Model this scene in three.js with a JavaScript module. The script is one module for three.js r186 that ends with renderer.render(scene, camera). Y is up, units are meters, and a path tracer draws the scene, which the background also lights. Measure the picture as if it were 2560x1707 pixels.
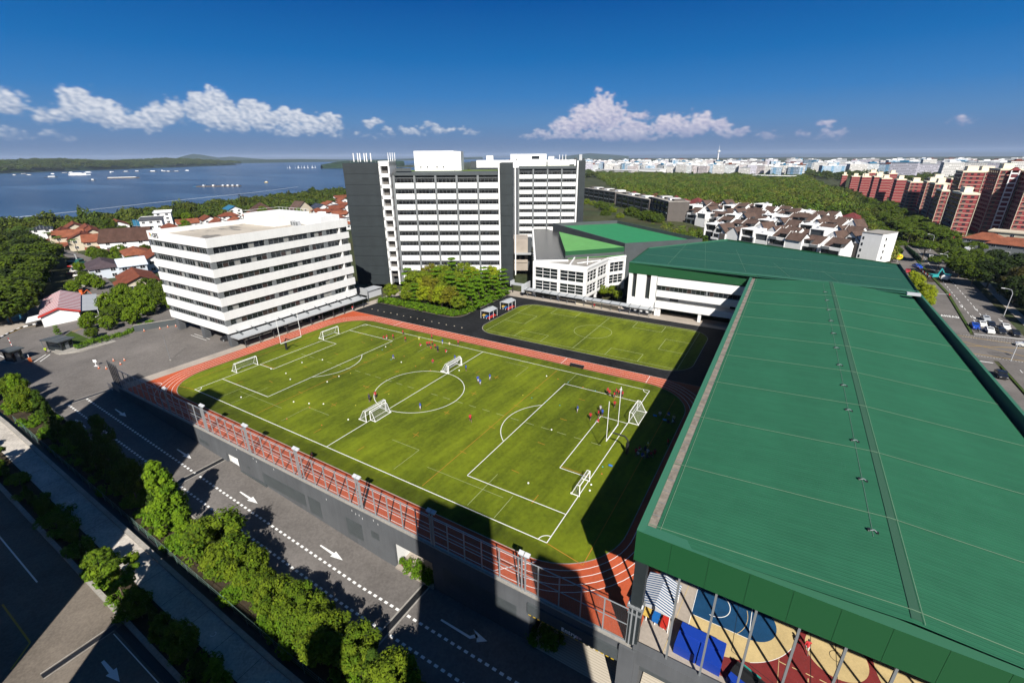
import * as THREE from 'three';
import { mergeGeometries } from 'three/addons/utils/BufferGeometryUtils.js';
import { MarchingCubes } from 'three/addons/objects/MarchingCubes.js';
import { FontLoader } from 'three/addons/loaders/FontLoader.js';
import { TextGeometry } from 'three/addons/geometries/TextGeometry.js';

// ---------------------------------------------------------------- camera, sky, sun, exposure
const scene = new THREE.Scene();
const EXPOSURE = 1.75;
const camera = new THREE.PerspectiveCamera(72.47, 1024 / 682, 0.5, 30000);
camera.position.set(60.317, 44.74, 63.657);
camera.up.set(-0.1836, 0.9289, -0.3217);
camera.lookAt(60.317 - 0.4767 * 100, 44.74 - 0.37 * 100, 63.657 - 0.7973 * 100);
const SUN = new THREE.Vector3(0.456, 0.652, 0.605).normalize();
const sun = new THREE.DirectionalLight(new THREE.Color(1, 0.95, 0.87), 5);
sun.position.copy(SUN).multiplyScalar(500); sun.target.position.set(0, 0, 0);
sun.castShadow = true; sun.shadow.radius = 1; sun.shadow.mapSize.set(4096, 4096);
Object.assign(sun.shadow.camera, { left: -420, right: 420, top: 420, bottom: -420, near: 1, far: 1400 });
scene.add(sun, sun.target);
const renderer = new THREE.WebGLRenderer({ antialias: true });
renderer.toneMapping = THREE.LinearToneMapping;
renderer.toneMappingExposure = EXPOSURE;
renderer.shadowMap.enabled = true;

// ---------------------------------------------------------------- random numbers and noise
function rng(seed) { let a = seed >>> 0; return () => { a = (a + 0x6D2B79F5) >>> 0; let t = Math.imul(a ^ (a >>> 15), 1 | a); t = (t + Math.imul(t ^ (t >>> 7), 61 | t)) ^ t; return ((t ^ (t >>> 14)) >>> 0) / 4294967296; }; }
function hash2(x, y, s) { let h = Math.imul(x, 374761393) ^ Math.imul(y, 668265263) ^ Math.imul(s, 1274126177); h = Math.imul(h ^ (h >>> 13), 1274126177); return ((h ^ (h >>> 16)) >>> 0) / 4294967296; }
function vnoise(x, y, s = 1, px = 0, py = 0) {            // value noise, periodic when px, py are given
  const xi = Math.floor(x), yi = Math.floor(y), fx = x - xi, fy = y - yi, u = fx * fx * (3 - 2 * fx), v = fy * fy * (3 - 2 * fy);
  const w = (i, p) => p ? ((i % p) + p) % p : i;
  const a = hash2(w(xi, px), w(yi, py), s), b = hash2(w(xi + 1, px), w(yi, py), s), c = hash2(w(xi, px), w(yi + 1, py), s), d = hash2(w(xi + 1, px), w(yi + 1, py), s);
  return a + (b - a) * u + (c - a) * v + (a - b - c + d) * u * v;
}
function fbm(x, y, o = 4, s = 1, px = 0, py = 0) { let r = 0, a = 0.5, t = 0; for (let i = 0; i < o; i++) { r += a * vnoise(x, y, s + i, px, py); t += a; a *= 0.5; x *= 2; y *= 2; px *= 2; py *= 2; } return r / t; }
const lerp = (a, b, t) => a + (b - a) * t, clamp = (x, a = 0, b = 1) => Math.min(b, Math.max(a, x));
const sstep = (a, b, x) => { const t = clamp((x - a) / (b - a)); return t * t * (3 - 2 * t); };

// ---------------------------------------------------------------- the sky: air and cumulus low over the horizon
{
  const W = 2048, H = 2048, data = new Float32Array(W * H * 4);
  const stops = [[-90, .05, .08, .10], [-1, .16, .22, .33], [0, .17, .245, .40], [1.5, .14, .24, .43], [3.5, .10, .25, .50], [6, .042, .21, .52], [9.5, .010, .155, .465], [14.5, .002, .092, .36], [30, .006, .066, .22], [90, .012, .064, .17]];  // zenith stop greyer than natural air: added fill that lifts the shade
  // cumulus banks as puffs: azimuth, elevation, half-width, half-height (degrees), strength
  const puffs = [[-165.5, 4.2, 1.9, 1.0, 1], [-162, 3.4, 1.6, .7, .8], [-160.4, 4.4, 1.15, 1.25, 1], [-159, 3.5, 1.7, 1.1, 1], [-157.5, 3.0, 1.6, .9, .95], [-155.4, 3.3, 1.2, .9, .9], [-153.8, 4.0, 1.3, 1.1, .95],
    [-151.6, 4.4, 1.3, 1.2, 1], [-150.3, 4.6, 1.2, 1.4, 1.05], [-149.6, 3.3, 2.4, .95, 1], [-147.2, 4.3, 1.1, 1.0, 1], [-146.2, 3.4, 1.6, .9, 1], [-144.0, 3.7, 1.2, .85, 1], [-142.4, 3.1, 1.4, .8, 1], [-140.6, 3.5, 1.2, .85, 1.05], [-143, 2.5, 3.4, .55, .8],
    [-135.9, 3.3, 1.0, .5, .95], [-134, 2.7, .7, .35, .6], [-131.6, 2.5, 1.1, .5, .75], [-129.6, 3.1, .9, .45, .8], [-128, 2.7, 1.3, .4, .7], [-126, 2.7, 1.2, .25, .5],
    [-117, 2.0, 2.6, .5, .6], [-114.6, 2.9, 1.7, 1.1, .9], [-112.6, 3.8, 1.6, 1.3, 1], [-110.9, 4.9, 1.35, 1.5, .95], [-110, 3.6, 1.9, 1.6, 1], [-107.5, 3.9, 2.0, .55, .7], [-107, 2.6, 2.6, .8, .8], [-103.6, 2.9, 1.6, 1.0, .95], [-101.6, 2.6, 1.4, 1.0, .9], [-100.2, 3.1, 1.2, 1.0, .95], [-98.4, 2.6, 1.3, .8, .85], [-97, 2.0, 1.6, .5, .7], [-109, 1.9, 5.5, .6, .8],
    [-94, 1.5, .9, .4, .4], [-91.4, 1.7, .8, .35, .4], [-89.3, 2.5, .9, .55, .7], [-88.6, 1.6, 1.4, .5, .6], [-79.5, 2.5, 1.0, .5, .45], [-163, 1.8, 1.6, .25, .5], [-166, 2.0, 1.6, .4, .6], [-137, 2.1, 2.4, .25, .45]];
  const rr = rng(77);
  for (let a = -70; a < 190; a += 7 + rr() * 9) for (let k = 0; k < 4; k++) puffs.push([a + rr() * 6 - (a > 180 ? 360 : 0), 2.2 + rr() * 2.2, .9 + rr() * 1.2, .5 + rr() * .7, .7 + rr() * .3]);
  for (let j = 0; j < H; j++) {
    const el = ((j + .5) / H - .5) * 180;
    let k = 0; while (k < stops.length - 2 && el > stops[k + 1][0]) k++;
    const s0 = stops[k], s1 = stops[k + 1], t = clamp((el - s0[0]) / (s1[0] - s0[0]));
    const base = [lerp(s0[1], s1[1], t), lerp(s0[2], s1[2], t), lerp(s0[3], s1[3], t)];
    for (let i = 0; i < W; i++) {
      const az = ((i + .5) / W - .5) * 360, o = (j * W + i) * 4;
      let c = base;
      if (el > .4 && el < 8.5) {
        const wx = az + (fbm(az * 1.1, el * 1.1, 3, 5) - .5) * 1.6, we = el + (fbm(az * 1.3 + 40, el * 1.3, 3, 9) - .5) * 1.1;
        let d = 0, top = 0;
        for (const p of puffs) {
          const dx = (wx - p[0]) / (p[2] * 1.15); if (dx > 1.5 || dx < -1.5) continue;
          const dy = (we - p[1]) / (we > p[1] ? p[3] * 1.2 : p[3] * .95), q = 1 - dx * dx - dy * dy;
          if (q > -1) { const g = (q * .8 + .2) * p[4]; if (g > d) d = g; if (q > 0) top = Math.max(top, clamp(.5 + dy * .55) * p[4]); }
        }
        if (d > -.6) {
          const f = fbm(az * 2.6, el * 3.2, 5, 21), f2 = fbm(az * 5 + 9, el * 6, 4, 31);
          const al = sstep(.12, .5, d * .85 + (f - .5) * .95 + (f2 - .5) * .4) * (d > 0 ? 1 : 0) * clamp(sstep(.6, 2.0, el));
          if (al > 0) {
            const li = clamp(.12 + top * .75 + (fbm(az * 3.4 + .25, el * 4 + .3, 4, 41) - fbm(az * 3.4 - .1, el * 4 - .1, 4, 41)) * 1.5 + (f2 - .5) * .5);
            const warm = sstep(-128, -112, az) * (1 - sstep(-70, -60, az));
            const hi = [lerp(.80, .76, warm), lerp(.82, .72, warm), lerp(.88, .80, warm)], lo = [lerp(.20, .34, warm), lerp(.30, .36, warm), lerp(.48, .55, warm)];
            const haze = 1 - .55 * (1 - sstep(1, 3.4, el)), A = al * .93 * haze;
            c = base.map((b, n) => lerp(b, lerp(lo[n], hi[n], li), A));
          }
        }
      }
      data[o] = c[0] / EXPOSURE; data[o + 1] = c[1] / EXPOSURE; data[o + 2] = c[2] / EXPOSURE; data[o + 3] = 1;
    }
  }
  const t = new THREE.DataTexture(data, W, H, THREE.RGBAFormat, THREE.FloatType);
  t.mapping = THREE.EquirectangularReflectionMapping; t.magFilter = THREE.LinearFilter; t.minFilter = THREE.LinearFilter; t.wrapS = THREE.RepeatWrapping; t.needsUpdate = true;
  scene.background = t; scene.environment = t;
}

// ---------------------------------------------------------------- helpers: naming, grouping
const taken = {};
function numbered(n) { const k = taken[n] = (taken[n] ?? -1) + 1; return k ? n + '_' + String(k).padStart(3, '0') : n; }
function tag(o, label, category, group, kind) { o.userData = { label, category }; if (group) o.userData.group = group; if (kind) o.userData.kind = kind; return o; }
function thing(name, label, category, [x, y, z] = [0, 0, 0], turn = 0, group) { const o = new THREE.Group(); o.name = numbered(name); o.position.set(x, y, z); o.rotation.y = turn; scene.add(o); return tag(o, label, category, group); }
function fuse(g) { if (!Array.isArray(g)) return g; if (g.length === 1) return g[0]; return mergeGeometries(g.map(q => q.index ? q.toNonIndexed() : q)); }
function obj(name, g, mat, parent) { const m = new THREE.Mesh(fuse(g), mat); if (parent) { m.name = name; parent.add(m); } else { m.name = numbered(name); scene.add(m); } return m; }
function struct(name, g, mat, label) { const m = obj(name, g, mat); m.userData = { kind: 'structure', label, category: name.split('_').pop() }; return m; }
function dup(root, [x, y, z], turn, label, scl) { const r = root.clone(); r.name = numbered(root.name.replace(/_\d\d\d$/, '')); scene.add(r); r.position.set(x, y, z); r.rotation.y = turn; if (scl) r.scale.set(...scl); r.userData = { ...root.userData }; if (label) r.userData.label = label; return r; }
const ORD = ['first', 'second', 'third', 'fourth', 'fifth', 'sixth', 'seventh', 'eighth', 'ninth', 'tenth', 'eleventh', 'twelfth', 'thirteenth', 'fourteenth', 'fifteenth', 'sixteenth', 'seventeenth', 'eighteenth', 'nineteenth', 'twentieth', 'twenty-first', 'twenty-second', 'twenty-third', 'twenty-fourth', 'twenty-fifth', 'twenty-sixth', 'twenty-seventh', 'twenty-eighth', 'twenty-ninth', 'thirtieth'];

// ---------------------------------------------------------------- helpers: geometry (uv in metres)
function uvm(g) {
  const p = g.attributes.position, n = g.attributes.normal, uv = new Float32Array(p.count * 2);
  for (let i = 0; i < p.count; i++) {
    const ax = Math.abs(n.getX(i)), ay = Math.abs(n.getY(i)), az = Math.abs(n.getZ(i));
    if (ay >= ax && ay >= az) { uv[2 * i] = p.getX(i); uv[2 * i + 1] = p.getZ(i); } else if (ax > az) { uv[2 * i] = p.getZ(i); uv[2 * i + 1] = p.getY(i); } else { uv[2 * i] = p.getX(i); uv[2 * i + 1] = p.getY(i); }
  }
  g.setAttribute('uv', new THREE.BufferAttribute(uv, 2)); return g;
}
function bx(x0, x1, y0, y1, z0, z1) { const g = new THREE.BoxGeometry(Math.abs(x1 - x0), Math.abs(y1 - y0), Math.abs(z1 - z0)); g.translate((x0 + x1) / 2, (y0 + y1) / 2, (z0 + z1) / 2); return uvm(g); }
const V3 = (x, y, z) => new THREE.Vector3(x, y, z);
function bar(a, b, w, h = w) { // square bar from a to b
  const A = V3(...a), B = V3(...b), L = A.distanceTo(B), g = new THREE.BoxGeometry(w, h, L), q = new THREE.Quaternion(), d = B.clone().sub(A).normalize();
  const m = new THREE.Matrix4().lookAt(V3(0, 0, 0), d.clone().negate(), Math.abs(d.y) > .99 ? V3(1, 0, 0) : V3(0, 1, 0)); g.applyMatrix4(m); g.translate((A.x + B.x) / 2, (A.y + B.y) / 2, (A.z + B.z) / 2); return uvm(g);
}
function rod(a, b, r, r2 = r, n = 6) { const A = V3(...a), B = V3(...b), L = A.distanceTo(B), g = new THREE.CylinderGeometry(r2, r, L, n, 1); g.applyQuaternion(new THREE.Quaternion().setFromUnitVectors(V3(0, 1, 0), B.clone().sub(A).normalize())); g.translate((A.x + B.x) / 2, (A.y + B.y) / 2, (A.z + B.z) / 2); return uvm(g); }
// triangles given as a flat list of points
function tris(list) { const g = new THREE.BufferGeometry(); g.setAttribute('position', new THREE.BufferAttribute(new Float32Array(list.flat()), 3)); g.computeVertexNormals(); return uvm(g); }
function quad(a, b, c, d) { return tris([a, b, c, a, c, d]); }
// horizontal polygon sheet from [x, z] points, y a number or a function of x, z
function sheet(pts, y = 0) {
  const s = new THREE.Shape(pts.map(([x, z]) => new THREE.Vector2(x, -z))), g = new THREE.ShapeGeometry(s); g.rotateX(-Math.PI / 2);
  const p = g.attributes.position; for (let i = 0; i < p.count; i++) p.setY(i, typeof y === 'function' ? y(p.getX(i), p.getZ(i)) : y);
  g.computeVertexNormals(); return uvm(g);
}
function prism(pts, y0, y1) { // vertical prism over [x, z] outline
  const s = new THREE.Shape(pts.map(([x, z]) => new THREE.Vector2(x, -z))), g = new THREE.ExtrudeGeometry(s, { depth: y1 - y0, bevelEnabled: false }); g.rotateX(-Math.PI / 2); g.translate(0, y0, 0); return uvm(g);
}
function rrect(x0, x1, z0, z1, r, n = 14) { const o = []; for (const [cx, cz, a0] of [[x1 - r, z1 - r, 0], [x0 + r, z1 - r, 1], [x0 + r, z0 + r, 2], [x1 - r, z0 + r, 3]]) for (let i = 0; i <= n; i++) { const a = (a0 + i / n) * Math.PI / 2; o.push([cx + r * Math.cos(a), cz + r * Math.sin(a)]); } return o; }
function upward(l) { for (let i = 0; i < l.length; i += 3) { const [a, b, c] = [l[i], l[i + 1], l[i + 2]]; if ((b[2] - a[2]) * (c[0] - a[0]) - (b[0] - a[0]) * (c[2] - a[2]) < 0) { l[i + 1] = c; l[i + 2] = b; } } return l; }
function band(A, B, y, closed = true) { const l = [], n = A.length; for (let i = 0; i < (closed ? n : n - 1); i++) { const j = (i + 1) % n, a = [A[i][0], y, A[i][1]], b = [A[j][0], y, A[j][1]], c = [B[j][0], y, B[j][1]], d = [B[i][0], y, B[i][1]]; l.push(a, c, b, a, d, c); } return tris(upward(l)); }
function stripe(x0, z0, x1, z1, w, y) { const d = Math.hypot(x1 - x0, z1 - z0), nx = -(z1 - z0) / d * w / 2, nz = (x1 - x0) / d * w / 2, g = band([[x0 + nx, z0 + nz], [x1 + nx, z1 + nz]], [[x0 - nx, z0 - nz], [x1 - nx, z1 - nz]], 0, false), p = g.attributes.position, f = typeof y === 'function' ? y : () => y; for (let i = 0; i < p.count; i++) p.setY(i, f(p.getX(i), p.getZ(i))); return g; }
function arcline(cx, cz, r, a0, a1, w, y, n = 48) { const A = [], B = []; for (let i = 0; i <= n; i++) { const a = a0 + (a1 - a0) * i / n; A.push([cx + (r + w / 2) * Math.cos(a), cz + (r + w / 2) * Math.sin(a)]); B.push([cx + (r - w / 2) * Math.cos(a), cz + (r - w / 2) * Math.sin(a)]); } return band(A, B, y, false); }

// ---------------------------------------------------------------- materials
const enc = c => Math.round(255 * clamp(c <= .0031308 ? c * 12.92 : 1.055 * Math.pow(c, 1 / 2.4) - .055));
function tex(w, h, fn, sx = 1, sy = sx, linear = false) { // fn(u, v) -> [r, g, b] linear; repeats every sx by sy metres
  const d = new Uint8Array(w * h * 4);
  for (let j = 0; j < h; j++) for (let i = 0; i < w; i++) { const c = fn((i + .5) / w, (j + .5) / h), o = (j * w + i) * 4; for (let k = 0; k < 3; k++) d[o + k] = linear ? Math.round(255 * clamp(c[k])) : enc(c[k]); d[o + 3] = 255; }
  const t = new THREE.DataTexture(d, w, h); t.wrapS = t.wrapT = THREE.RepeatWrapping; t.magFilter = THREE.LinearFilter; t.minFilter = THREE.LinearFilter; if (!linear) t.colorSpace = THREE.SRGBColorSpace; t.repeat.set(1 / sx, 1 / sy); t.needsUpdate = true; return t;
}
const col = (r, g, b) => new THREE.Color().setRGB(r, g, b);
const M = {}, BRIGHT = new Set(['line', 'white', 'wallwhite', 'rail', 'creamroof']);
function mat(name, c, rough = .8, extra = {}) { return M[name] = new THREE.MeshPhysicalMaterial({ specularIntensity: rough >= .79 ? .3 : 1, color: col(...c).multiplyScalar(BRIGHT.has(name) ? 1 : .74), roughness: rough, side: THREE.DoubleSide, ...extra }); }
// a mottled map: c times 1 + amp * noise, fine and coarse
function mottle(c, amp, size, seed, fine = 40, res = 512, tint = [0, 0, 0]) { return tex(res, res, (u, v) => { const a = fbm(u * 4, v * 4, 4, seed, 4, 4) - .5, b = fbm(u * fine, v * fine, 2, seed + 9, fine, fine) - .5, k = 1 + amp * (a * 1.6 + b), m = (fbm(u * 3, v * 3, 3, seed + 17, 3, 3) - .5) * 2; return c.map((q, i) => q * k + tint[i] * m); }, size); }
const white = [1, 1, 1];
mat('asphalt', white, .92, { map: mottle([.175, .160, .150], .34, 22, 3, 90, 1024, [.006, .005, .004]) });
mat('drive', white, .92, { map: mottle([.17, .145, .12], .4, 14, 14, 80, 1024, [.008, .006, .004]) });
mat('black', white, .8, { map: mottle([.017, .018, .020], .9, 30, 5, 60, 1024) });
mat('track', white, .85, { map: mottle([.50, .10, .04], .24, 18, 7, 80, 1024, [.02, .004, .002]) });
mat('beige', white, .85, { map: mottle([.40, .35, .30], .2, 9, 11, 50) });
mat('concrete', white, .9, { map: mottle([.34, .32, .29], .35, 7, 13, 40) });
mat('path', white, .9, { map: mottle([.52, .48, .43], .45, 12, 23, 60, 1024, [.03, .028, .024]) });
mat('line', [.66, .66, .64], .75);
mat('turfline', [.42, .48, .25], .8);
mat('orange', [.45, .20, .03], .8);
mat('soil', white, .95, { map: mottle([.05, .038, .024], .6, 5, 61) });
mat('lawn', white, .95, { map: mottle([.05, .085, .015], .6, 9, 63, 70, 512, [.015, .005, 0]) });
mat('wallwhite', white, .75, { map: tex(512, 512, (u, v) => { const k = 1 + (fbm(u * 40, v * 2, 3, 27, 40, 2) - .5) * .09 + (fbm(u * 5, v * 5, 4, 29, 5, 5) - .5) * .10; return [.66 * k, .66 * k, .655 * k]; }, 11) });
mat('white', [.72, .72, .72], .5);
mat('cream', white, .8, { map: mottle([.62, .55, .43], .12, 8, 71) });
mat('greywall', white, .85, { map: tex(512, 512, (u, v) => { const s = fbm(u * 24, v * 2, 3, 81, 24, 2), a = fbm(u * 4, v * 4, 4, 82, 4, 4), k = 1 + (s - .5) * .22 + (a - .5) * .35; return [.115 * k, .122 * k, .132 * k]; }, 12) });
mat('panelgrey', white, .7, { map: mottle([.07, .082, .088], .2, 6, 83) });
mat('dark', white, .55, { map: mottle([.022, .030, .034], .25, 8, 87) });
mat('darkgrey', [.055, .065, .072], .6);
mat('midgrey', [.2, .215, .225], .6);
mat('steel', [.42, .44, .46], .45, { metalness: .3 });
mat('paleSteel', [.55, .57, .6], .5);
mat('blacksteel', [.015, .016, .018], .5);
mat('rail', [.6, .61, .62], .5);
mat('glass', [.014, .018, .022], .06, { metalness: 0 });
mat('glassB', [.03, .035, .042], .1);
mat('glassC', [.05, .035, .035], .12);
mat('interior', [.16, .15, .14], .9);
const ribs = (c, n, size, seed, vert) => tex(512, 512, (u, v) => { const w = vert ? u : v, a = fbm(u * 5, v * 5, 4, seed, 5, 5) - .5, st = (vert ? fbm(u * 36, v * 3, 3, seed + 5, 36, 3) : fbm(u * 3, v * 36, 3, seed + 5, 3, 36)) - .5, t = Math.abs((w * n) % 1 - .5) * 2, k = 1 + a * .22 + st * .18 + (t > .82 ? -.05 : 0); return c.map(q => q * k); }, size);
const bumpRibs = (n, size, vert) => tex(512, 512, (u, v) => { const w = vert ? u : v, t = Math.abs((w * n) % 1 - .5) * 2, k = t > .8 ? 1 : 0; return [k, k, k]; }, size, size, true);
mat('roofgreen', white, .8, { map: ribs([.026, .135, .072], 24, 9, 101), bumpMap: bumpRibs(24, 9), bumpScale: .012 });
mat('roofgreen2', white, .8, { map: ribs([.022, .104, .070], 24, 9, 103, true), bumpMap: bumpRibs(24, 9, true), bumpScale: .035 });
mat('fascia', [.008, .085, .026], .55);
mat('lip', [.035, .155, .09], .6);
mat('roofbright', white, .7, { map: ribs([.022, .24, .085], 16, 10, 107, true) });
mat('rooflight', white, .7, { map: ribs([.13, .38, .10], 14, 12, 109, true) });
mat('solar', white, .25, { map: tex(512, 512, (u, v) => { const g = (u * 3) % 1 < .05 || (v * 6) % 1 < .22 ? 1 : 0, k = .7 + .6 * fbm(u * 6, v * 6, 3, 121, 6, 6); return g ? [.17, .17, .165] : [.03 * k, .031 * k, .034 * k]; }, 10) });
mat('canopy', white, .6, { map: mottle([.42, .44, .46], .15, 6, 131) });
const tile = (c, seed) => tex(512, 512, (u, v) => { const r = Math.floor(v * 24), q = (u * 24 + (r % 2) * .5), k = .78 + .3 * hash2(Math.floor(q) % 24, r, seed) + (fbm(u * 4, v * 4, 3, seed, 4, 4) - .5) * .5, e = (v * 24) % 1 < .14 ? .75 : 1; return c.map(x => x * k * e); }, 8);
const tileBump = tex(256, 256, (u, v) => { const k = (v * 24) % 1 * .7 + .3 * Math.abs(Math.sin(u * 24 * Math.PI)); return [k, k, k]; }, 8, 8, true);
mat('terracotta', white, .85, { map: tile([.23, .072, .04], 141), bumpMap: tileBump, bumpScale: .05 });
mat('terracotta2', white, .85, { map: tile([.29, .10, .055], 142), bumpMap: tileBump, bumpScale: .05 });
mat('browntile', white, .85, { map: tile([.10, .055, .042], 143), bumpMap: tileBump, bumpScale: .05 });
mat('purpletile', white, .8, { map: tile([.10, .075, .085], 144), bumpMap: tileBump, bumpScale: .05 });
mat('redtile', white, .85, { map: tile([.19, .045, .045], 145), bumpMap: tileBump, bumpScale: .05 });
mat('brownroof', white, .85, { map: tile([.13, .085, .068], 146), bumpMap: tileBump, bumpScale: .05 });
mat('bluetile', [.03, .17, .30], .6);
mat('bark', white, .95, { map: mottle([.16, .125, .09], .4, 2, 151) });

// ================================================================ the setting: terrain, sea, island, roads
const rd = x => -1.2 - 6 * clamp((x + 60) / 80);                           // the access road ramps down beside the podium
const plazaY = (x, z) => lerp(-.06, rd(x), sstep(6, 31, z));               // forecourt falls gently towards the road
function landY(x, z) {                                                      // open country round the campus
  const base = lerp(-2, -7, sstep(-40, 40, x + (z < -75 ? 0 : 60) * 0));
  if (x < -57 && z < 60 && x > -140) return Math.min(-1.6, base);
  return x < -250 ? lerp(base, -6, sstep(-250, -430, x)) : base;
}
const coast = [[-470, 3000], [-470, 300], [-452, -50], [-448, -130], [-486, -250], [-525, -430], [-600, -620], [-900, -1150], [-1500, -1900], [-2050, -1980], [-2250, -2080], [-2600, -2900], [-3600, -6000]];
function coastX(z) { for (let i = 0; i < coast.length - 1; i++) if (z <= coast[i][1] && z >= coast[i + 1][1]) return lerp(coast[i][0], coast[i + 1][0], (coast[i][1] - z) / (coast[i][1] - coast[i + 1][1])); return z > 3000 ? -470 : -3600; }
mat('ground', white, .95, { map: mottle([.055, .062, .026], .6, 60, 201, 60, 512, [.02, .008, .004]) });
{
  const xs = [], zs = [], add = (a, v0, v1, s) => { for (let v = v0; v < v1 - 1e-6; v += s) a.push(v); };
  add(xs, -9000, -1000, 400); add(xs, -1000, -300, 25); add(xs, -300, 200, 8); add(xs, 200, 1000, 80); add(xs, 1000, 9001, 800);
  add(zs, -9000, -1400, 380); add(zs, -1400, -400, 50); add(zs, -400, 120, 8); add(zs, 120, 1000, 80); add(zs, 1000, 9001, 1000);
  const P = [], I = [], nx = xs.length;
  for (const z of zs) for (const x of xs) {
    let y = landY(x, z);
    if (x > -62 && x < 97 && z > -78 && z < 36) y = -9.5;                  // under the podium
    else if (x >= -150 && x < 130 && z >= 26) y = rd(x) - 1;
    else if (x > -150 && x <= -57 && z > -60) y = -2.4;
    const c = x - coastX(z); if (c < 12) y = lerp(y, -16, clamp((12 - c) / 30));
    P.push(x, y, z);
  }
  for (let j = 0; j < zs.length - 1; j++) for (let i = 0; i < nx - 1; i++) { const a = j * nx + i; I.push(a, a + nx, a + 1, a + 1, a + nx, a + nx + 1); }
  const g = new THREE.BufferGeometry(); g.setAttribute('position', new THREE.Float32BufferAttribute(P, 3)); g.setIndex(I); g.computeVertexNormals(); uvm(g);
  struct('ground', g, M.ground, 'grassy ground of the whole district reaching the horizon');
}
mat('water', white, .22, { map: tex(1024, 512, (u, v) => { const k = .75 + .9 * sstep(.42, .75, fbm(u * 5, v * 14, 4, 211, 5, 14)); return [.036 * k, .066 * k, .105 * k]; }, 1600, 900), bumpMap: tex(512, 512, (u, v) => { const k = fbm(u * 32, v * 20, 4, 213, 32, 20); return [k, k, k]; }, 60, 60, true), bumpScale: .55 });
struct('water', sheet([[-15000, 6000], [-300, 6000], [-300, -12000], [-15000, -12000]], -10), M.water, 'dark blue strait between the coast and the wooded island');

// strip along the ramping road
function ramp(x0, x1, z0, z1, dy, m, name, label, kind = struct) {
  const xs = [x0, ...[-60, -40, -20, 0, 20].filter(v => v > x0 && v < x1), x1], l = [];
  for (let i = 0; i < xs.length - 1; i++) { const a = [xs[i], rd(xs[i]) + dy, z0], b = [xs[i + 1], rd(xs[i + 1]) + dy, z0], c = [xs[i + 1], rd(xs[i + 1]) + dy, z1], d = [xs[i], rd(xs[i]) + dy, z1]; l.push(a, c, b, a, d, c); }
  return kind(name, tris(upward(l)), m, label);
}
function rampBox(x0, x1, z0, z1, h, dy = 0) { // kerb or wall that follows the ramp
  const xs = [x0, ...[-60, 20].filter(v => v > x0 && v < x1), x1], l = [];
  const q = (a, b, c, d) => l.push(a, b, c, a, c, d);
  for (let i = 0; i < xs.length - 1; i++) {
    const A = xs[i], B = xs[i + 1], ya = rd(A) + dy, yb = rd(B) + dy;
    q([A, ya + h, z0], [A, ya + h, z1], [B, yb + h, z1], [B, yb + h, z0]); q([A, ya - .6, z1], [B, yb - .6, z1], [B, yb + h, z1], [A, ya + h, z1]); q([B, yb - .6, z0], [A, ya - .6, z0], [A, ya + h, z0], [B, yb + h, z0]);
    if (!i) q([A, ya - .6, z0], [A, ya - .6, z1], [A, ya + h, z1], [A, ya + h, z0]); if (i === xs.length - 2) q([B, yb - .6, z1], [B, yb - .6, z0], [B, yb + h, z0], [B, yb + h, z1]);
  }
  return tris(l);
}
const flat = l => tris(upward(l));
// ---- forecourt by the gate
{
  const l = [], xs = [], zs = []; for (let x = -140; x <= -52; x += 4) xs.push(x); for (let z = -16; z <= 42; z += 2) zs.push(z);
  for (let i = 0; i < xs.length - 1; i++) for (let j = 0; j < zs.length - 1; j++) { const f = (x, z) => [x, plazaY(x, z), z], a = f(xs[i], zs[j]), b = f(xs[i + 1], zs[j]), c = f(xs[i + 1], zs[j + 1]), d = f(xs[i], zs[j + 1]); if (xs[i] >= -56.5 && zs[j] < 30) continue; if (xs[i] >= -60 && zs[j] >= 30) continue; l.push(a, c, b, a, d, c); }
  struct('forecourt', tris(upward(l)), M.asphalt, 'grey asphalt forecourt inside the school gate');
}
const road = ramp(-60.2, 110, 30.6, 40.9, .01, M.asphalt, 'access_road', 'grey access road ramping down beside the retaining wall');
ramp(-140, -60.2, 41.9, 46.4, -.25, M.soil, 'planting_verge', 'planted verge beside the forecourt');
ramp(-75, 110, 41.1, 46.2, -.02, M.soil, 'planting_bed', 'long soil bed under the roadside trees');
ramp(-140, 110, 46.2, 47.2, -.5, M.blacksteel, 'drain_channel', 'dark open drain beside the concrete path');
ramp(-140, 110, 47.2, 50.75, .0, M.path, 'footpath', 'pale stained concrete footpath between two hedges');
ramp(-140, 110, 50.75, 53.6, -.05, M.soil, 'hedge_bed', 'soil bed between the footpath and the lower drive');
ramp(-140, 110, 54.05, 66, .0, M.drive, 'driveway', 'brown grey lower driveway in the tower shadow');
struct('kerb_strip', [rampBox(-75, 110, 40.9, 41.1, .14), rampBox(-140, 110, 47.2, 47.75, .32)], M.concrete, 'pale concrete kerbs following the footpath and road');
struct('kerb_wall', rampBox(-140, 110, 53.55, 54.05, .35), M.concrete, 'pale concrete kerb wall along the lower driveway');
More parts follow.
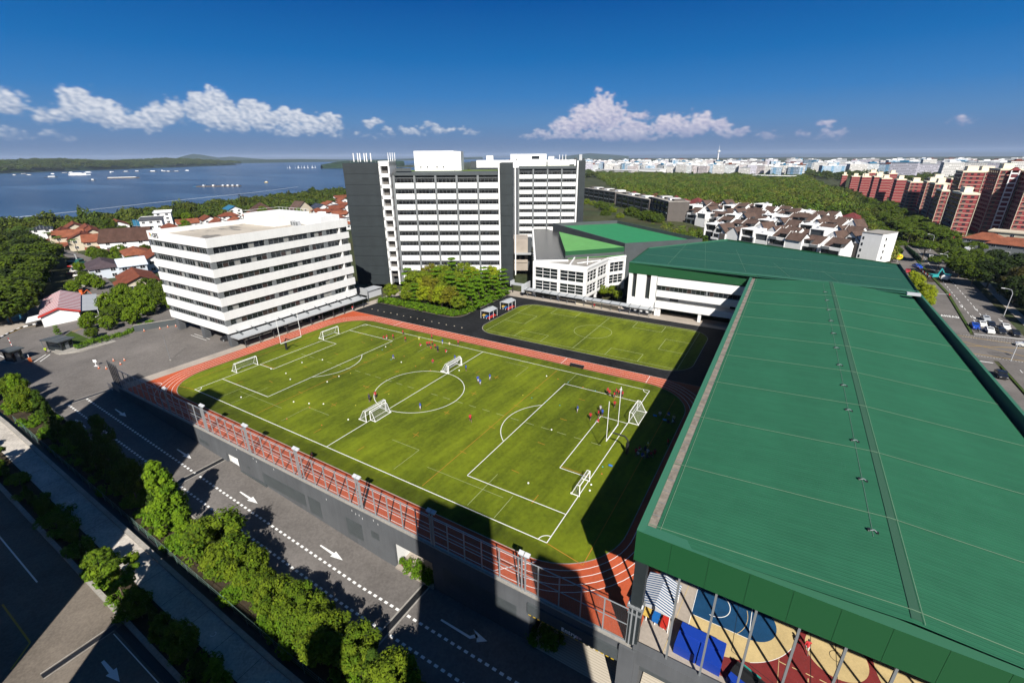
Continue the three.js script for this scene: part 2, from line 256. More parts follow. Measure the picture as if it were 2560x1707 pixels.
{
  const y = d => x => rd(x) + d, W = [];
  for (let x = -59; x < 60; x += .95) for (const z of [35.65, 38.6]) if (Math.abs(x + 18.4) > .6 && Math.abs(x - 27.6) > .6) W.push(stripe(x, z, x + .5, z, .32, y(.016)));
  // straight arrow: shaft and head; pointing along +x (s = 1) or -x
  const arrow = (x, z, s, L = 4.6, f = rd) => { const Y = q => f(q) + .018, P = q => [q[0], Y(q[0]), q[1]]; const h = L * .42; W.push(flat([P([x, z - .1]), P([x, z + .1]), P([x + s * (L - h), z + .17]), P([x, z - .1]), P([x + s * (L - h), z + .17]), P([x + s * (L - h), z - .17])]), flat([P([x + s * (L - h), z - .5]), P([x + s * (L - h), z + .5]), P([x + s * L, z])])); };
  arrow(-50.3, 34.2, 1); arrow(-27.5, 34, 1); arrow(-8.5, 34.1, 1); arrow(10.6, 34.1, 1); arrow(-47.5, 40, -1); arrow(-22, 40.1, -1, 4); arrow(18, 40.1, -1);
  { const x = 32.3, z = 34, P = (a, b) => [x + a, rd(x + a) + .018, z + b]; W.push(flat([P(0, -.12), P(0, .12), P(4.4, .2), P(0, -.12), P(4.4, .2), P(4.2, -.1), P(4.2, -.1), P(4.4, .2), P(5.2, -.45), P(4.2, -.1), P(5.2, -.45), P(4.7, -.7), P(4.1, -1.0), P(6.3, -.6), P(5.3, .15), P(4.1, -1.0), P(5.3, .15), P(4.9, -.45)])); }
  const dm = obj('painted_marking', W, M.line, road);
  for (const x of [-59.7, -18.4, 27.6]) { obj('drain_grating', [stripe(x, 30.9, x, 40.85, .75, y(.014))], M.blacksteel, road); obj('drain_edge', [stripe(x - .5, 30.9, x - .5, 40.85, .22, y(.02)), stripe(x + .5, 30.9, x + .5, 40.85, .22, y(.02))], M.concrete, road); }
}
{ // lower driveway: markings, drain, joints
  const y = d => x => rd(x) + d, D = scene.getObjectByName('driveway');
  obj('painted_marking', [stripe(-45, 57.2, -13.5, 57.2, .16, y(.016)), stripe(1.7, 55.2, 40, 55.2, .1, y(.016))], M.line, D);
  obj('drain_grating', [stripe(.9, 54.6, .9, 61.2, .6, y(.012)), stripe(1.3, 54.5, 40, 54.5, .8, y(.012))], M.blacksteel, D);
  obj('drain_edge', [stripe(.45, 54.6, .45, 61.2, .12, y(.02)), stripe(1.35, 55, 1.35, 61.2, .12, y(.02))], M.concrete, D);
  obj('yellow_line', [stripe(-13, 60.5, -4.6, 60.5, .18, y(.016)), stripe(-4.6, 60.5, -2.6, 62.6, .18, y(.016))], mat('yellowpaint', [.5, .3, .02], .7), D);
  const P = (x, z) => [x, rd(x) + .02, z], A = (x, z, s) => flat([P(x, z - .14), P(x, z + .14), P(x + s * 2, z + .2), P(x, z - .14), P(x + s * 2, z + .2), P(x + s * 2, z - .2), P(x + s * 2, z - .5), P(x + s * 2, z + .5), P(x + s * 3.9, z)]);
  obj('painted_arrow', A(4.2, 57.2, 1), M.line, D); obj('painted_arrow', A(7, 61.6, -1), M.line, D);
  const fp = scene.getObjectByName('footpath'); obj('expansion_joint', Array.from({ length: 22 }, (_, i) => stripe(-60 + i * 5.2, 47.8, -60 + i * 5.2, 50.7, .05, y(.006))), M.blacksteel, fp);
  obj('painted_number', [-27, -12.5, 11, 21].map(x => fuse([arcline(x, 49.2, .28, 0, 6.283, .09, rd(x) + .012, 18), stripe(x - .5, 49.6, x - .2, 49.1, .08, rd(x) + .012)])), M.line, fp);
}

// ---------------------------------------------------------------- campus podium: paving, track, pitches
struct('podium_slab', [bx(-57, 54.4, -.6, -.02, -76, 30.6), bx(54.4, 88.6, -.6, -.024, -73, 30.6)], M.beige, 'beige paved podium that carries the pitches');
struct('running_path', sheet([[-53.6, -30.4], [53.4, -30.4], [53.4, -69], [-53.6, -69]], -.014), M.black, 'black asphalt circulation round the small pitch');
const track = struct('running_track', sheet([[-53.8, 30.55], [54.3, 30.55], [54.3, -30.3], [-53.8, -30.3]], -.008), M.track, 'brick red running track round the main pitch');
const TX0 = -49.1, TX1 = 49.1, TZ = 26.3, TR = 9.5;
{
  const ring = (o, w, y) => band(rrect(TX0 - o - w / 2, TX1 + o + w / 2, -TZ - o - w / 2, TZ + o + w / 2, TR + o + w / 2), rrect(TX0 - o + w / 2, TX1 + o - w / 2, -TZ - o + w / 2, TZ + o - w / 2, TR + o - w / 2), y);
  for (const o of [.98, 1.96, 2.94, 3.9]) obj('lane_line', ring(o, .075, -.003), M.line, track);
  obj('inner_kerb', band(rrect(TX0 - .12, TX1 + .12, -TZ - .12, TZ + .12, TR + .12), rrect(TX0, TX1, -TZ, TZ, TR), .045), M.concrete, track);
  obj('start_line', [stripe(19.5, -30.2, 19.6, -26.4, .09, -.002), stripe(39.2, -30.2, 39.3, -26.4, .09, -.002), stripe(-33, -30.2, -33, -26.4, .09, -.002), stripe(37.5, 30.2, 41.2, 26.5, .09, -.002)], M.line, track);
  obj('throwing_circle', [arcline(-50.5, 26.6, 1.25, 0, 6.283, .08, -.001), stripe(-51.6, 26.4, -49.4, 26.8, .07, -.001), stripe(-50.3, 25.5, -50.7, 27.7, .07, -.001)], M.line, track);
}
// turf: one map over the whole pitch, brushed across in uneven streaks
function turfMap(seed, w, h, W, H) { return tex(w, h, (u, v) => {
  const x = u * W, z = v * H, s1 = fbm(x * .55, z * .10, 3, seed), s2 = fbm(x * 1.9 + z * .2, z * .28, 3, seed + 3), p = fbm(x * .12, z * .12, 4, seed + 7), f = hash2(Math.floor(u * w), Math.floor(v * h), seed), f2 = fbm(x * 2.6, z * 2.2, 2, seed + 12);
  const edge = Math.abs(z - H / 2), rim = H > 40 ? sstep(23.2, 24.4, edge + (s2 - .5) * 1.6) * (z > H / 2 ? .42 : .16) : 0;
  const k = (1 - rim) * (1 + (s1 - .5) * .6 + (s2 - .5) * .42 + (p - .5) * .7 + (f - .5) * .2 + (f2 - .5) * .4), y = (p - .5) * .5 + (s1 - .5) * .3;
  return [(.118 + y * .05) * k, (.152 + y * .03) * k, .007 * k];
}, W, H); }
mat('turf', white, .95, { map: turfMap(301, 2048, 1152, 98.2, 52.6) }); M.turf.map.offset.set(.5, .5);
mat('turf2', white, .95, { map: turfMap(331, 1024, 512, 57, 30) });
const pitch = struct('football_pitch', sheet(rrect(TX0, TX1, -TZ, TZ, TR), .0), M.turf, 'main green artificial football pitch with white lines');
{
  const W = .12, Y = .006, L = 41.01, Z = 23.29, w = [], r = (x0, x1, z0, z1, sides = 'lrnf') => { if (sides.includes('l')) w.push(stripe(x0, z0, x0, z1, W, Y)); if (sides.includes('r')) w.push(stripe(x1, z0, x1, z1, W, Y)); if (sides.includes('f')) w.push(stripe(x0, z0, x1, z0, W, Y)); if (sides.includes('n')) w.push(stripe(x0, z1, x1, z1, W, Y)); };
  r(-L, L, -Z, Z); w.push(stripe(0, -Z, 0, Z, W, Y)); w.push(arcline(0, 0, 9.15, 0, 6.2832, W, Y, 96));
  for (const s of [-1, 1]) {
    w.push(stripe(s * (L - 16.3), -17.56, s * (L - 16.3), 17.56, W, Y), stripe(s * L, 17.56, s * (L - 16.3), 17.56, W, Y), stripe(s * L, -17.56, s * (L - 16.3), -17.56, W, Y), stripe(s * (L - 5.03), -8.85, s * (L - 5.03), 8.85, W, Y), stripe(s * L, 8.85, s * (L - 5.03), 8.85, W, Y), stripe(s * L, -8.85, s * (L - 5.03), -8.85, W, Y));
    const a = Math.acos(5.76 / 9.15), c = s * (L - 10.54); w.push(s > 0 ? arcline(c, 0, 9.15, Math.PI - a, Math.PI + a, W, Y) : arcline(c, 0, 9.15, -a, a, W, Y));
    for (const t of [-1, 1]) { const q = Math.atan2(-t, -s); w.push(arcline(s * L, t * Z, 1.2, q - Math.PI / 4, q + Math.PI / 4, W, Y, 10)); }
  }
  obj('white_line_marking', w, M.line, pitch);
  const o = [], t = [];
  for (const s of [-1, 1]) { o.push(stripe(s * 46.2, -22.6, s * 46.2, 24.2, .1, .004), stripe(s * 46.2, 24.2, s * 41.1, 23.35, .1, .004), stripe(s * 20.4, -22.8, s * 20.4, 22.8, .09, .004)); for (const z of [-13, -4.4, 4.4, 13]) for (const x of [10.5, 20.6, 30.5]) { o.push(stripe(s * x - .7, z, s * x + .7, z + .1, .1, .004)); if (x < 20) o.push(stripe(s * x - .1, z - .8, s * x + .1, z + .8, .1, .004)); } for (const z of [-17, 0, 17]) o.push(stripe(s * 36, z - 1, s * 36, z + 1, .1, .004), stripe(s * 5.4, z + 3, s * 5.4, z + 4.6, .1, .004)); o.push(stripe(s * 36, 8.4, s * 40.8, 8.5, .1, .004)); }
  obj('orange_line_marking', o, M.orange, pitch);
  for (let x = -38; x < 40; x += 3.15) if (Math.abs(x) > 1) t.push(stripe(x, 0, x + 1.7, 0, .09, .0045));
  for (const s of [-1, 1]) { for (const z of [-21, 16.2]) t.push(stripe(s * 8, z, s * 14, z, .06, .0045), stripe(s * 14, z, s * 14, z + 5.8, .06, .0045)); t.push(stripe(s * 25, -23, s * 25, -18, .06, .0045), stripe(s * 33, 18, s * 33, 23, .06, .0045), stripe(s * 28.5, 15, s * 28.5, 22.8, .06, .0045), stripe(s * 18, 19, s * 32, 19, .05, .0045)); }
  obj('faint_line_marking', t, M.turfline, pitch);
}
const pitch2 = struct('small_pitch', sheet(rrect(-10.8, 46.2, -64.6, -34.9, 6), -.004), M.turf2, 'smaller green artificial pitch behind the track');
{
  obj('kerb', band(rrect(-10.95, 46.35, -64.75, -34.75, 6.15), rrect(-10.8, 46.2, -64.6, -34.9, 6), .03), M.concrete, pitch2);
  const W = .1, Y = .003, w = [], X0 = -7.9, X1 = 43.5, Z0 = -63.5, Z1 = -36.5;
  w.push(stripe(X0, Z0, X1, Z0, W, Y), stripe(X0, Z1, X1, Z1, W, Y), stripe(X0, Z0, X0, Z1, W, Y), stripe(X1, Z0, X1, Z1, W, Y), stripe(18.1, Z0, 18.1, Z1, W, Y), arcline(18.1, -50.1, 5.1, 0, 6.283, W, Y));
  for (const [x, s] of [[X0, 1], [X1, -1]]) w.push(stripe(x, -54.1, x + s * 6.7, -54.1, W, Y), stripe(x, -46.4, x + s * 6.7, -46.4, W, Y), stripe(x + s * 6.7, -54.1, x + s * 6.7, -46.4, W, Y));
  for (const x of [1, 26.5]) for (const [z, s] of [[Z0, 1], [Z1, -1]]) w.push(stripe(x, z, x, z + s * 4.8, W, Y), stripe(x + 8, z, x + 8, z + s * 4.8, W, Y), stripe(x, z + s * 4.8, x + 8, z + s * 4.8, W, Y));
  obj('pale_line_marking', w, M.turfline, pitch2);
}
// raised planting bed of the courtyard grove
const bedPts = [[-53.1, -40.4], [-24, -40.2], [-22.3, -40.7], [-20.9, -42.2], [-20.5, -44], [-20.6, -70], [-30, -76], [-53, -76]];
{ const b = struct('courtyard_bed', prism(bedPts, -.3, .12), M.soil, 'planting bed under the courtyard grove'); obj('bed_kerb', band(bedPts.map(([x, z]) => [x + (x > -30 ? .15 : -.15), z + (z > -60 ? .15 : 0)]), bedPts, .16), M.concrete, b); }

// ================================================================ campus buildings
const font = await new FontLoader().loadAsync('fonts/droid/droid_sans_bold.typeface.json');
function text(str, size, depth = .03) { const g = new TextGeometry(str, { font, size, depth, curveSegments: 3, bevelEnabled: false }); g.computeBoundingBox(); return uvm(g); }
mat('blind', [.30, .30, .285], .7);
const paneMats = [M.glass, M.glassB, M.glass, M.glass, M.glassC, M.glass, M.glassB, M.blind];

{ // ---- seven-storey white office block on stilts
  const t = thing('office_building', 'white office block with ribbon windows standing on dark grey stilts', 'building', [-57, 0, 6.2]), X = -28.3, Z = -41.6, r = rng(5);
  const bands = [[25.1, 26], [21.7, 23.5], [17.95, 19.95], [14.35, 16.4], [10.73, 12.8], [7.16, 9.23], [3.6, 5.55]];
  bands.forEach(([a, b]) => obj('spandrel_band', bx(X, 0, a, b, Z, 0), M.wallwhite, t));
  obj('parapet', [bx(X, 0, 26, 27.3, -.4, 0), bx(X, 0, 26, 27.3, Z, Z + .4), bx(X, X + .4, 26, 27.3, Z + .4, -.4), bx(-.4, 0, 26, 27.3, Z + .4, -.4)], M.wallwhite, t);
  obj('roof_deck', bx(X + .4, -.4, 26, 26.06, Z + .4, -.4), mat('roofdeck', white, .95, { map: tex(512, 512, (u, v) => { const k = 1 + (fbm(u * 4, v * 4, 4, 401, 4, 4) - .5) * .4, s = sstep(.6, .72, fbm(u * 5 + .3, v * 9, 5, 405, 5, 9)); return [.50, .45, .38].map(c => lerp(c * k, .13, s * .75)); }, 26, 26) }), t);
  const paneS = new THREE.BoxGeometry(1.16, 1.12, .04), tranS = new THREE.BoxGeometry(1.16, .34, .04), paneE = new THREE.BoxGeometry(.04, 1.12, 1.36), tranE = new THREE.BoxGeometry(.04, .34, 1.36);
  for (let f = 0; f < 6; f++) {
    const y0 = bands[f + 1][1], y1 = bands[f][0], ym = y0 + 1.14, fr = [], cs = [];
    obj('window_back', bx(X + .9, -.9, y0, y1, Z + .9, -.9), M.interior, t);
    const put = (g, m, x, y, z) => { const o = new THREE.Mesh(g, m); o.name = 'window_pane'; o.position.set(x, y, z); t.add(o); };
    for (const [a, b] of [[-.95, -13], [-13.8, -26.2], [-27, -28.2]]) {
      const n = Math.max(1, Math.round((a - b) / 1.22)), w = (a - b) / n;
      for (let i = 0; i < n; i++) { const o = new THREE.Mesh(paneS, paneMats[Math.floor(r() * 8)]); o.name = 'window_pane'; o.position.set(a - (i + .5) * w, (y0 + y1) / 2, -.42); o.scale.set((w - .07) / 1.16, (y1 - y0) / 1.14, 1); t.add(o); }
      for (let i = 0; i <= n; i++) fr.push(bx(a - i * w - .035, a - i * w + .035, y0, y1, -.42, -.34)); fr.push(bx(b, a, ym, ym + .06, -.41, -.33), bx(b, a, y0, y0 + .08, -.41, -.3));
    }
    for (const [a, b] of [[-1.3, -14.3], [-15.4, -27.2], [-28.2, -32.3], [-33.6, -37.4], [-39.3, -41.2]]) {
      const n = Math.max(1, Math.round((a - b) / 1.42)), w = (a - b) / n;
      for (let i = 0; i < n; i++) { const o = new THREE.Mesh(paneE, paneMats[Math.floor(r() * 8)]); o.name = 'window_pane'; o.position.set(-.42, (y0 + y1) / 2, a - (i + .5) * w); o.scale.set(1, (y1 - y0) / 1.14, (w - .08) / 1.36); t.add(o); }
      for (let i = 0; i <= n; i++) fr.push(bx(-.42, -.34, y0, y1, a - i * w - .035, a - i * w + .035)); fr.push(bx(-.41, -.33, ym, ym + .06, b, a), bx(-.41, -.3, y0, y0 + .08, b, a));
    }
    obj('window_frame', fr, M.midgrey, t);
    obj('corner_column', bx(-.95, -.12, y0, y1, -1.3, -.12), M.midgrey, t);
    for (const [a, b] of [[-13.8, -13], [-27, -26.2]]) obj('column', bx(a, b, y0, y1, -.9, -.15), M.midgrey, t);
    for (const [a, b] of [[-15.4, -14.3], [-28.2, -27.2], [-33.6, -32.3]]) obj('column', bx(-.9, -.15, y0, y1, a, b), M.midgrey, t);
    obj('fin_wall', bx(-.9, -.1, y0, y1, -38.6, -38.2), M.wallwhite, t);
  }
  for (const x of [-1.1, -13.6, -26.6]) for (const z of [-1.2, -13, -24.5, -36]) obj('stilt', bx(x - .75, x + .75, -1, 3.6, z - .75, z + .75), M.greywall, t);
  obj('lobby_wall', bx(X + 4, -8, 0, 3.6, Z + 2, -18), M.darkgrey, t);
  const pr = obj('plant_room', [bx(-27.3, -12.6, 26.06, 29.2, -38, -26)], M.wallwhite, t);
  obj('railing', [...Array.from({ length: 9 }, (_, i) => bx(-27.2 + i * 1.8, -27.14 + i * 1.8, 29.2, 30, -38, -37.94)), bx(-27.2, -12.7, 29.95, 30, -38, -37.94), bx(-27.2, -12.7, 29.95, 30, -26.1, -26.04), bx(-27.2, -27.14, 29.95, 30, -38, -26.1)], M.rail, pr);
  obj('stair_head', [bx(-12.6, -2.4, 26.06, 28.6, -40.8, -34), bx(-6.5, -4.6, 28.6, 29.6, -38, -36.5)], M.wallwhite, t);
  for (let i = 0; i < 3; i++) { const a = obj('condenser', bx(-10.4 + i * 1.2, -9.4 + i * 1.2, 26.06, 27.5, -30.6, -29.6), M.paleSteel, t); obj('fan_grille', bx(-10.3 + i * 1.2, -9.5 + i * 1.2, 26.3, 27.3, -29.6, -29.56), M.midgrey, a); }
  obj('pipe_rack', [bx(-6, -2, 26.4, 26.5, -32, -31.4), bx(-6, -5.9, 26.06, 26.4, -32, -31.4), bx(-2.1, -2, 26.06, 26.4, -32, -31.4)], M.rail, t);
  const tg = text('OFS', 1.15, .05); tg.translate(-25.4, 25.75, .02); obj('letter', tg, mat('letter', [.02, .02, .025], .5), t);
  [[.5, .03, .02], [.55, .2, .01], [.55, .45, .02], [.03, .3, .06], [.02, .1, .45]].forEach((c, i) => obj('emblem_stroke', tris([[-27.1 + i * .28, 26.9 - i * .12, .03], [-26.95 + i * .28, 25.7, .03], [-26.8 + i * .28, 27 - i * .16, .03]]), new THREE.MeshStandardMaterial({ color: col(...c), roughness: .6, side: THREE.DoubleSide }), t));
  // walkway canopy along the track side
  const c = thing('walkway_canopy', 'long pale metal walkway canopy beside the white office block', 'canopy', [-57, 0, 6.2]);
  obj('roof_sheet', [quad([.2, 3.2, -.2], [3.6, 2.9, -.2], [3.6, 2.9, -42], [.2, 3.2, -42]), quad([.2, 3.08, -.2], [3.6, 2.78, -.2], [3.6, 2.78, -42], [.2, 3.08, -42]), bx(3.55, 3.75, 2.75, 2.98, -42, -.2), bx(.2, 3.6, 2.74, 2.98, -.3, -.18)], M.canopy, c);
  for (let i = 0; i < 11; i++) { const z = -2 - i * 3.9; obj('strut', [bar([.05, 4.0, z], [2.2, 3.25, z - .2], .14), bar([.05, 3.7, z - .5], [1.8, 3.25, z - .6], .1)], M.darkgrey, c); obj('post', bx(2.9, 3.05, 0, 2.9, z - .08, z + .08), M.darkgrey, c); }
  const g = thing('gateway_canopy', 'square grey portal canopy between office block and grove', 'canopy', [-57, 0, -36]);
  obj('roof_sheet', bx(-3.6, .4, 3.5, 3.7, -10, -3.4), M.canopy, g); obj('side_panel', bx(-.1, .1, 1.1, 3.5, -9.8, -3.4), M.paleSteel, g); obj('front_panel', bx(-4.2, .3, 2.2, 4.6, -3.5, -3.3), M.canopy, g);
  for (const [x, z] of [[-3.8, -3.6], [.2, -3.6], [.2, -9.8], [-3.8, -9.8]]) obj('post', bx(x - .12, x + .12, 0, 3.5, z - .12, z + .12), M.darkgrey, g);
}

// ---- classroom slabs, turned 29 degrees to the pitch
function classroomBlock(o) {
  const t = thing('classroom_block', o.label, 'building', o.pos, .511), r = rng(o.seed), n = o.rows, D = o.depth;
  obj('body', bx(o.u0, o.u1, 0, 38.7, -D, -1.9), M.darkgrey, t);
  obj('roof_slab', [bx(o.b[0][0] - .3, o.b.at(-1)[1] + .3, 38.7, 39.3, -D, -.2), quad([o.b[0][0] - .3, 38.9, .1], [o.b.at(-1)[1] + .3, 38.9, .1], [o.b.at(-1)[1] + .3, 39.9, -2.6], [o.b[0][0] - .3, 39.9, -2.6]), bx(o.b[0][0] - .3, o.b.at(-1)[1] + .3, 38.6, 38.95, -.5, .12)], M.panelgrey, t);
  obj('roof_lawn', bx(o.b[0][0], o.b.at(-1)[1], 39.3, 39.95, -D + 1, -2.6), mat('rooflawn', white, .95, { map: mottle([.13, .19, .035], .3, 8, 411) }), t);
  for (let i = 0; i <= o.b.length; i++) { const x = i === 0 ? o.b[0][0] - .35 : i === o.b.length ? o.b.at(-1)[1] + .35 : (o.b[i - 1][1] + o.b[i][0]) / 2; obj('pier', bx(x - .36, x + .36, 0, 38.7, -2, .05), M.midgrey, t); }
  const W = o.b[0][1] - o.b[0][0];
  const gs = uvm(new THREE.BoxGeometry(W, 1.9, .3)), gf = fuse([bx(-W / 2, W / 2, 1.52, 1.68, -.9, -.1), bx(-W / 2, W / 2, 1.2, 1.26, -.15, -.05), ...Array.from({ length: 5 }, (_, i) => bx(-W / 2 + W * (i + .5) / 5 - .03, -W / 2 + W * (i + .5) / 5 + .03, 0, 1.26, -.18, -.12)), bx(-W / 2, W / 2, .8, .84, -.2, -.14)]), gw = new THREE.BoxGeometry(W / 5 - .1, 1.55, .05);
  for (let k = 0; k < n; k++) for (const [a, b] of o.b) {
    const T = o.T - 3.66 * k, m = (a + b) / 2, s = new THREE.Mesh(gs, M.wallwhite); s.name = 'spandrel'; s.position.set(m, T - .95, -.17); s.scale.x = (b - a) / W; t.add(s);
    const f = new THREE.Mesh(gf, M.midgrey); f.name = 'sunshade_rail'; f.position.set(m, T, 0); f.scale.x = (b - a) / W; t.add(f);
    const w = new THREE.Group(); w.name = 'window'; w.position.set(m, T, 0); t.add(w);
    for (let i = 0; i < 5; i++) { const p = new THREE.Mesh(gw, paneMats[Math.floor(r() * 8)]); p.name = 'pane'; p.position.set(-W / 2 + W * (i + .5) / 5, .85, -1.85); w.add(p); }
    const fl = obj('corridor_floor', bx(a, b, T - 1.75, T - 1.6, -1.9, -.32), M.panelgrey, t);
  }
  return t;
}
function clad(t, x0, x1, z0, z1, top, n = 12) { // dark tower clad in stacked panels
  obj('core', bx(x0 + .1, x1 - .1, 0, top - .1, z0 + .1, z1 - .1), M.blacksteel, t);
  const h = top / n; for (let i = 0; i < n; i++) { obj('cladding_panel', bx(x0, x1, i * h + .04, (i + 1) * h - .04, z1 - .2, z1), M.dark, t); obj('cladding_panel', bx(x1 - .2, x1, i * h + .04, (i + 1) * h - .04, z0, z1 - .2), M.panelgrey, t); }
}
{
  const A = classroomBlock({ label: 'ten-storey white and dark classroom slab behind the courtyard grove', pos: [-31.8, 0, -81.65], seed: 11, u0: -41, u1: 4, depth: 17, T: 36.2, rows: 10, b: [[-36.3, -29.75], [-28.95, -22.3], [-21.55, -14.9], [-14.1, -7.4], [-6.7, 0]] });
  clad(A, -53.6, -41.2, -15, 1.5, 42.9);
  const w = []; for (let i = 0; i < 11; i++) { const y = 41.8 - i * 3.66; w.push(bx(-41.15, -37.4, y, y + 1.2, -8, 1.5)); obj('stair_landing', bx(-40.5, -37.9, y - 2.45, y, -.4, -.3), M.interior, A); obj('stair_flight', bx(-38.4, -37.9, y - 2.4, y - .05, .2, .6), M.blacksteel, A); }
  w.push(bx(-41.15, -40.5, 0, 43, -8, 1.5), bx(-37.9, -37.4, 0, 43, -8, 1.5), bx(-41.15, -37.4, 42.9, 43.4, -8, 1.5)); obj('stair_tower_wall', w, M.wallwhite, A);
  clad(A, .7, 5, -14, .3, 42.6); obj('edge_fin', bx(5.6, 6, 0, 42.4, -14, -13), M.wallwhite, A);
  obj('edge_fin', bx(.15, .6, 0, 42.5, -1, .3), M.wallwhite, A);
  const ph = obj('penthouse', bx(-30, -15.8, 39.3, 46.6, -14, -5), M.wallwhite, A); obj('penthouse_wing', bx(-15.8, -13.4, 39.3, 46.4, -14, -6), M.wallwhite, A);
  for (const x of [-28, -25.6, -22.2, -19.9]) obj('vent', bx(x, x + .45, 41, 41.5, -5, -4.95), M.blacksteel, ph); obj('window', bx(-15.8, -15.75, 43.5, 45.3, -8, -6.6), M.glassB, ph);
  obj('roof_railing', [bx(-36, -30.5, 39.95, 41, -1.4, -1.34), bx(-36, -35.9, 39.95, 41, -10, -1.3)], M.panelgrey, A);
  for (let i = 0; i < 6; i++) obj('antenna', rod([-50.6 + i * 1.15, 43.2, -2 - (i % 2)], [-50.6 + i * 1.15, 46, -2 - (i % 2)], .2, .2, 8), M.white, A);
  for (let i = 0; i < 4; i++) obj('antenna', rod([-39.5 + i * .8, 43.4, -6], [-39.5 + i * .8, 46.1, -6], .12, .12, 6), M.white, A);
  obj('mast', [rod([-46, 42.9, -3], [-46, 44.8, -3], .06), bar([-52, 43.6, -2], [-43, 43.6, -2], .06), ...[-52, -49, -46, -43].map(x => bx(x - .05, x + .05, 42.9, 43.7, -2.05, -1.95))], M.midgrey, A);
  const k = 1.44, pb = [60.317 + (-31.8 - 60.317) * k, 0, 63.657 + (-81.65 - 63.657) * k];
  const B = classroomBlock({ label: 'farther white and dark classroom slab behind the first slab', pos: pb, seed: 12, u0: -14, u1: 43, depth: 16, T: 36, rows: 10, b: [[10.8, 17.3], [18.2, 24.5], [25.3, 31.6], [32.4, 39.1]] });
  clad(B, 40.2, 43.6, -17, .4, 42.4); obj('edge_fin', bx(39.4, 40.1, 0, 42.4, -1, .3), M.wallwhite, B);
  obj('left_wing', bx(-14, 10.2, 0, 38.6, -16, -.4), M.greywall, B);
  const ph2 = obj('penthouse', bx(6.3, 24.4, 39.3, 45.6, -13, -4), M.wallwhite, B); obj('window', bx(17, 20.8, 43.2, 44.6, -4, -3.95), M.glassB, ph2); obj('vent', bx(9.2, 9.7, 42.6, 43.4, -4, -3.95), M.blacksteel, ph2);
  obj('plant_screen', [bx(24.4, 39.3, 39.3, 42.7, -13, -4.5), bx(25.5, 28.4, 42.7, 44.4, -10, -7), bx(-11, 6.3, 39.3, 42.8, -13, -4.5), bx(-6, -2.6, 42.8, 45, -10, -6)], M.wallwhite, B);
  obj('louvre', [bx(-13.9, -11, 39.4, 42.4, -4.4, -4.3), bx(24, 25, 39.6, 42, -4.4, -4.3), bx(36, 38.4, 39.5, 40.6, -4.4, -4.3)], M.darkgrey, B);
  for (const x of [31, 32.6, 34.2, 41.2, 41.7, 42.2]) obj('antenna', rod([x, 42.4, -6], [x, 45.2, -6], .16, .16, 6), M.white, B);
  obj('water_tank', [bx(38.6, 40, 42.5, 43.6, -8, -6.5), bx(42.9, 43.8, 42.5, 43.4, -8, -7)], M.darkgrey, B);
}

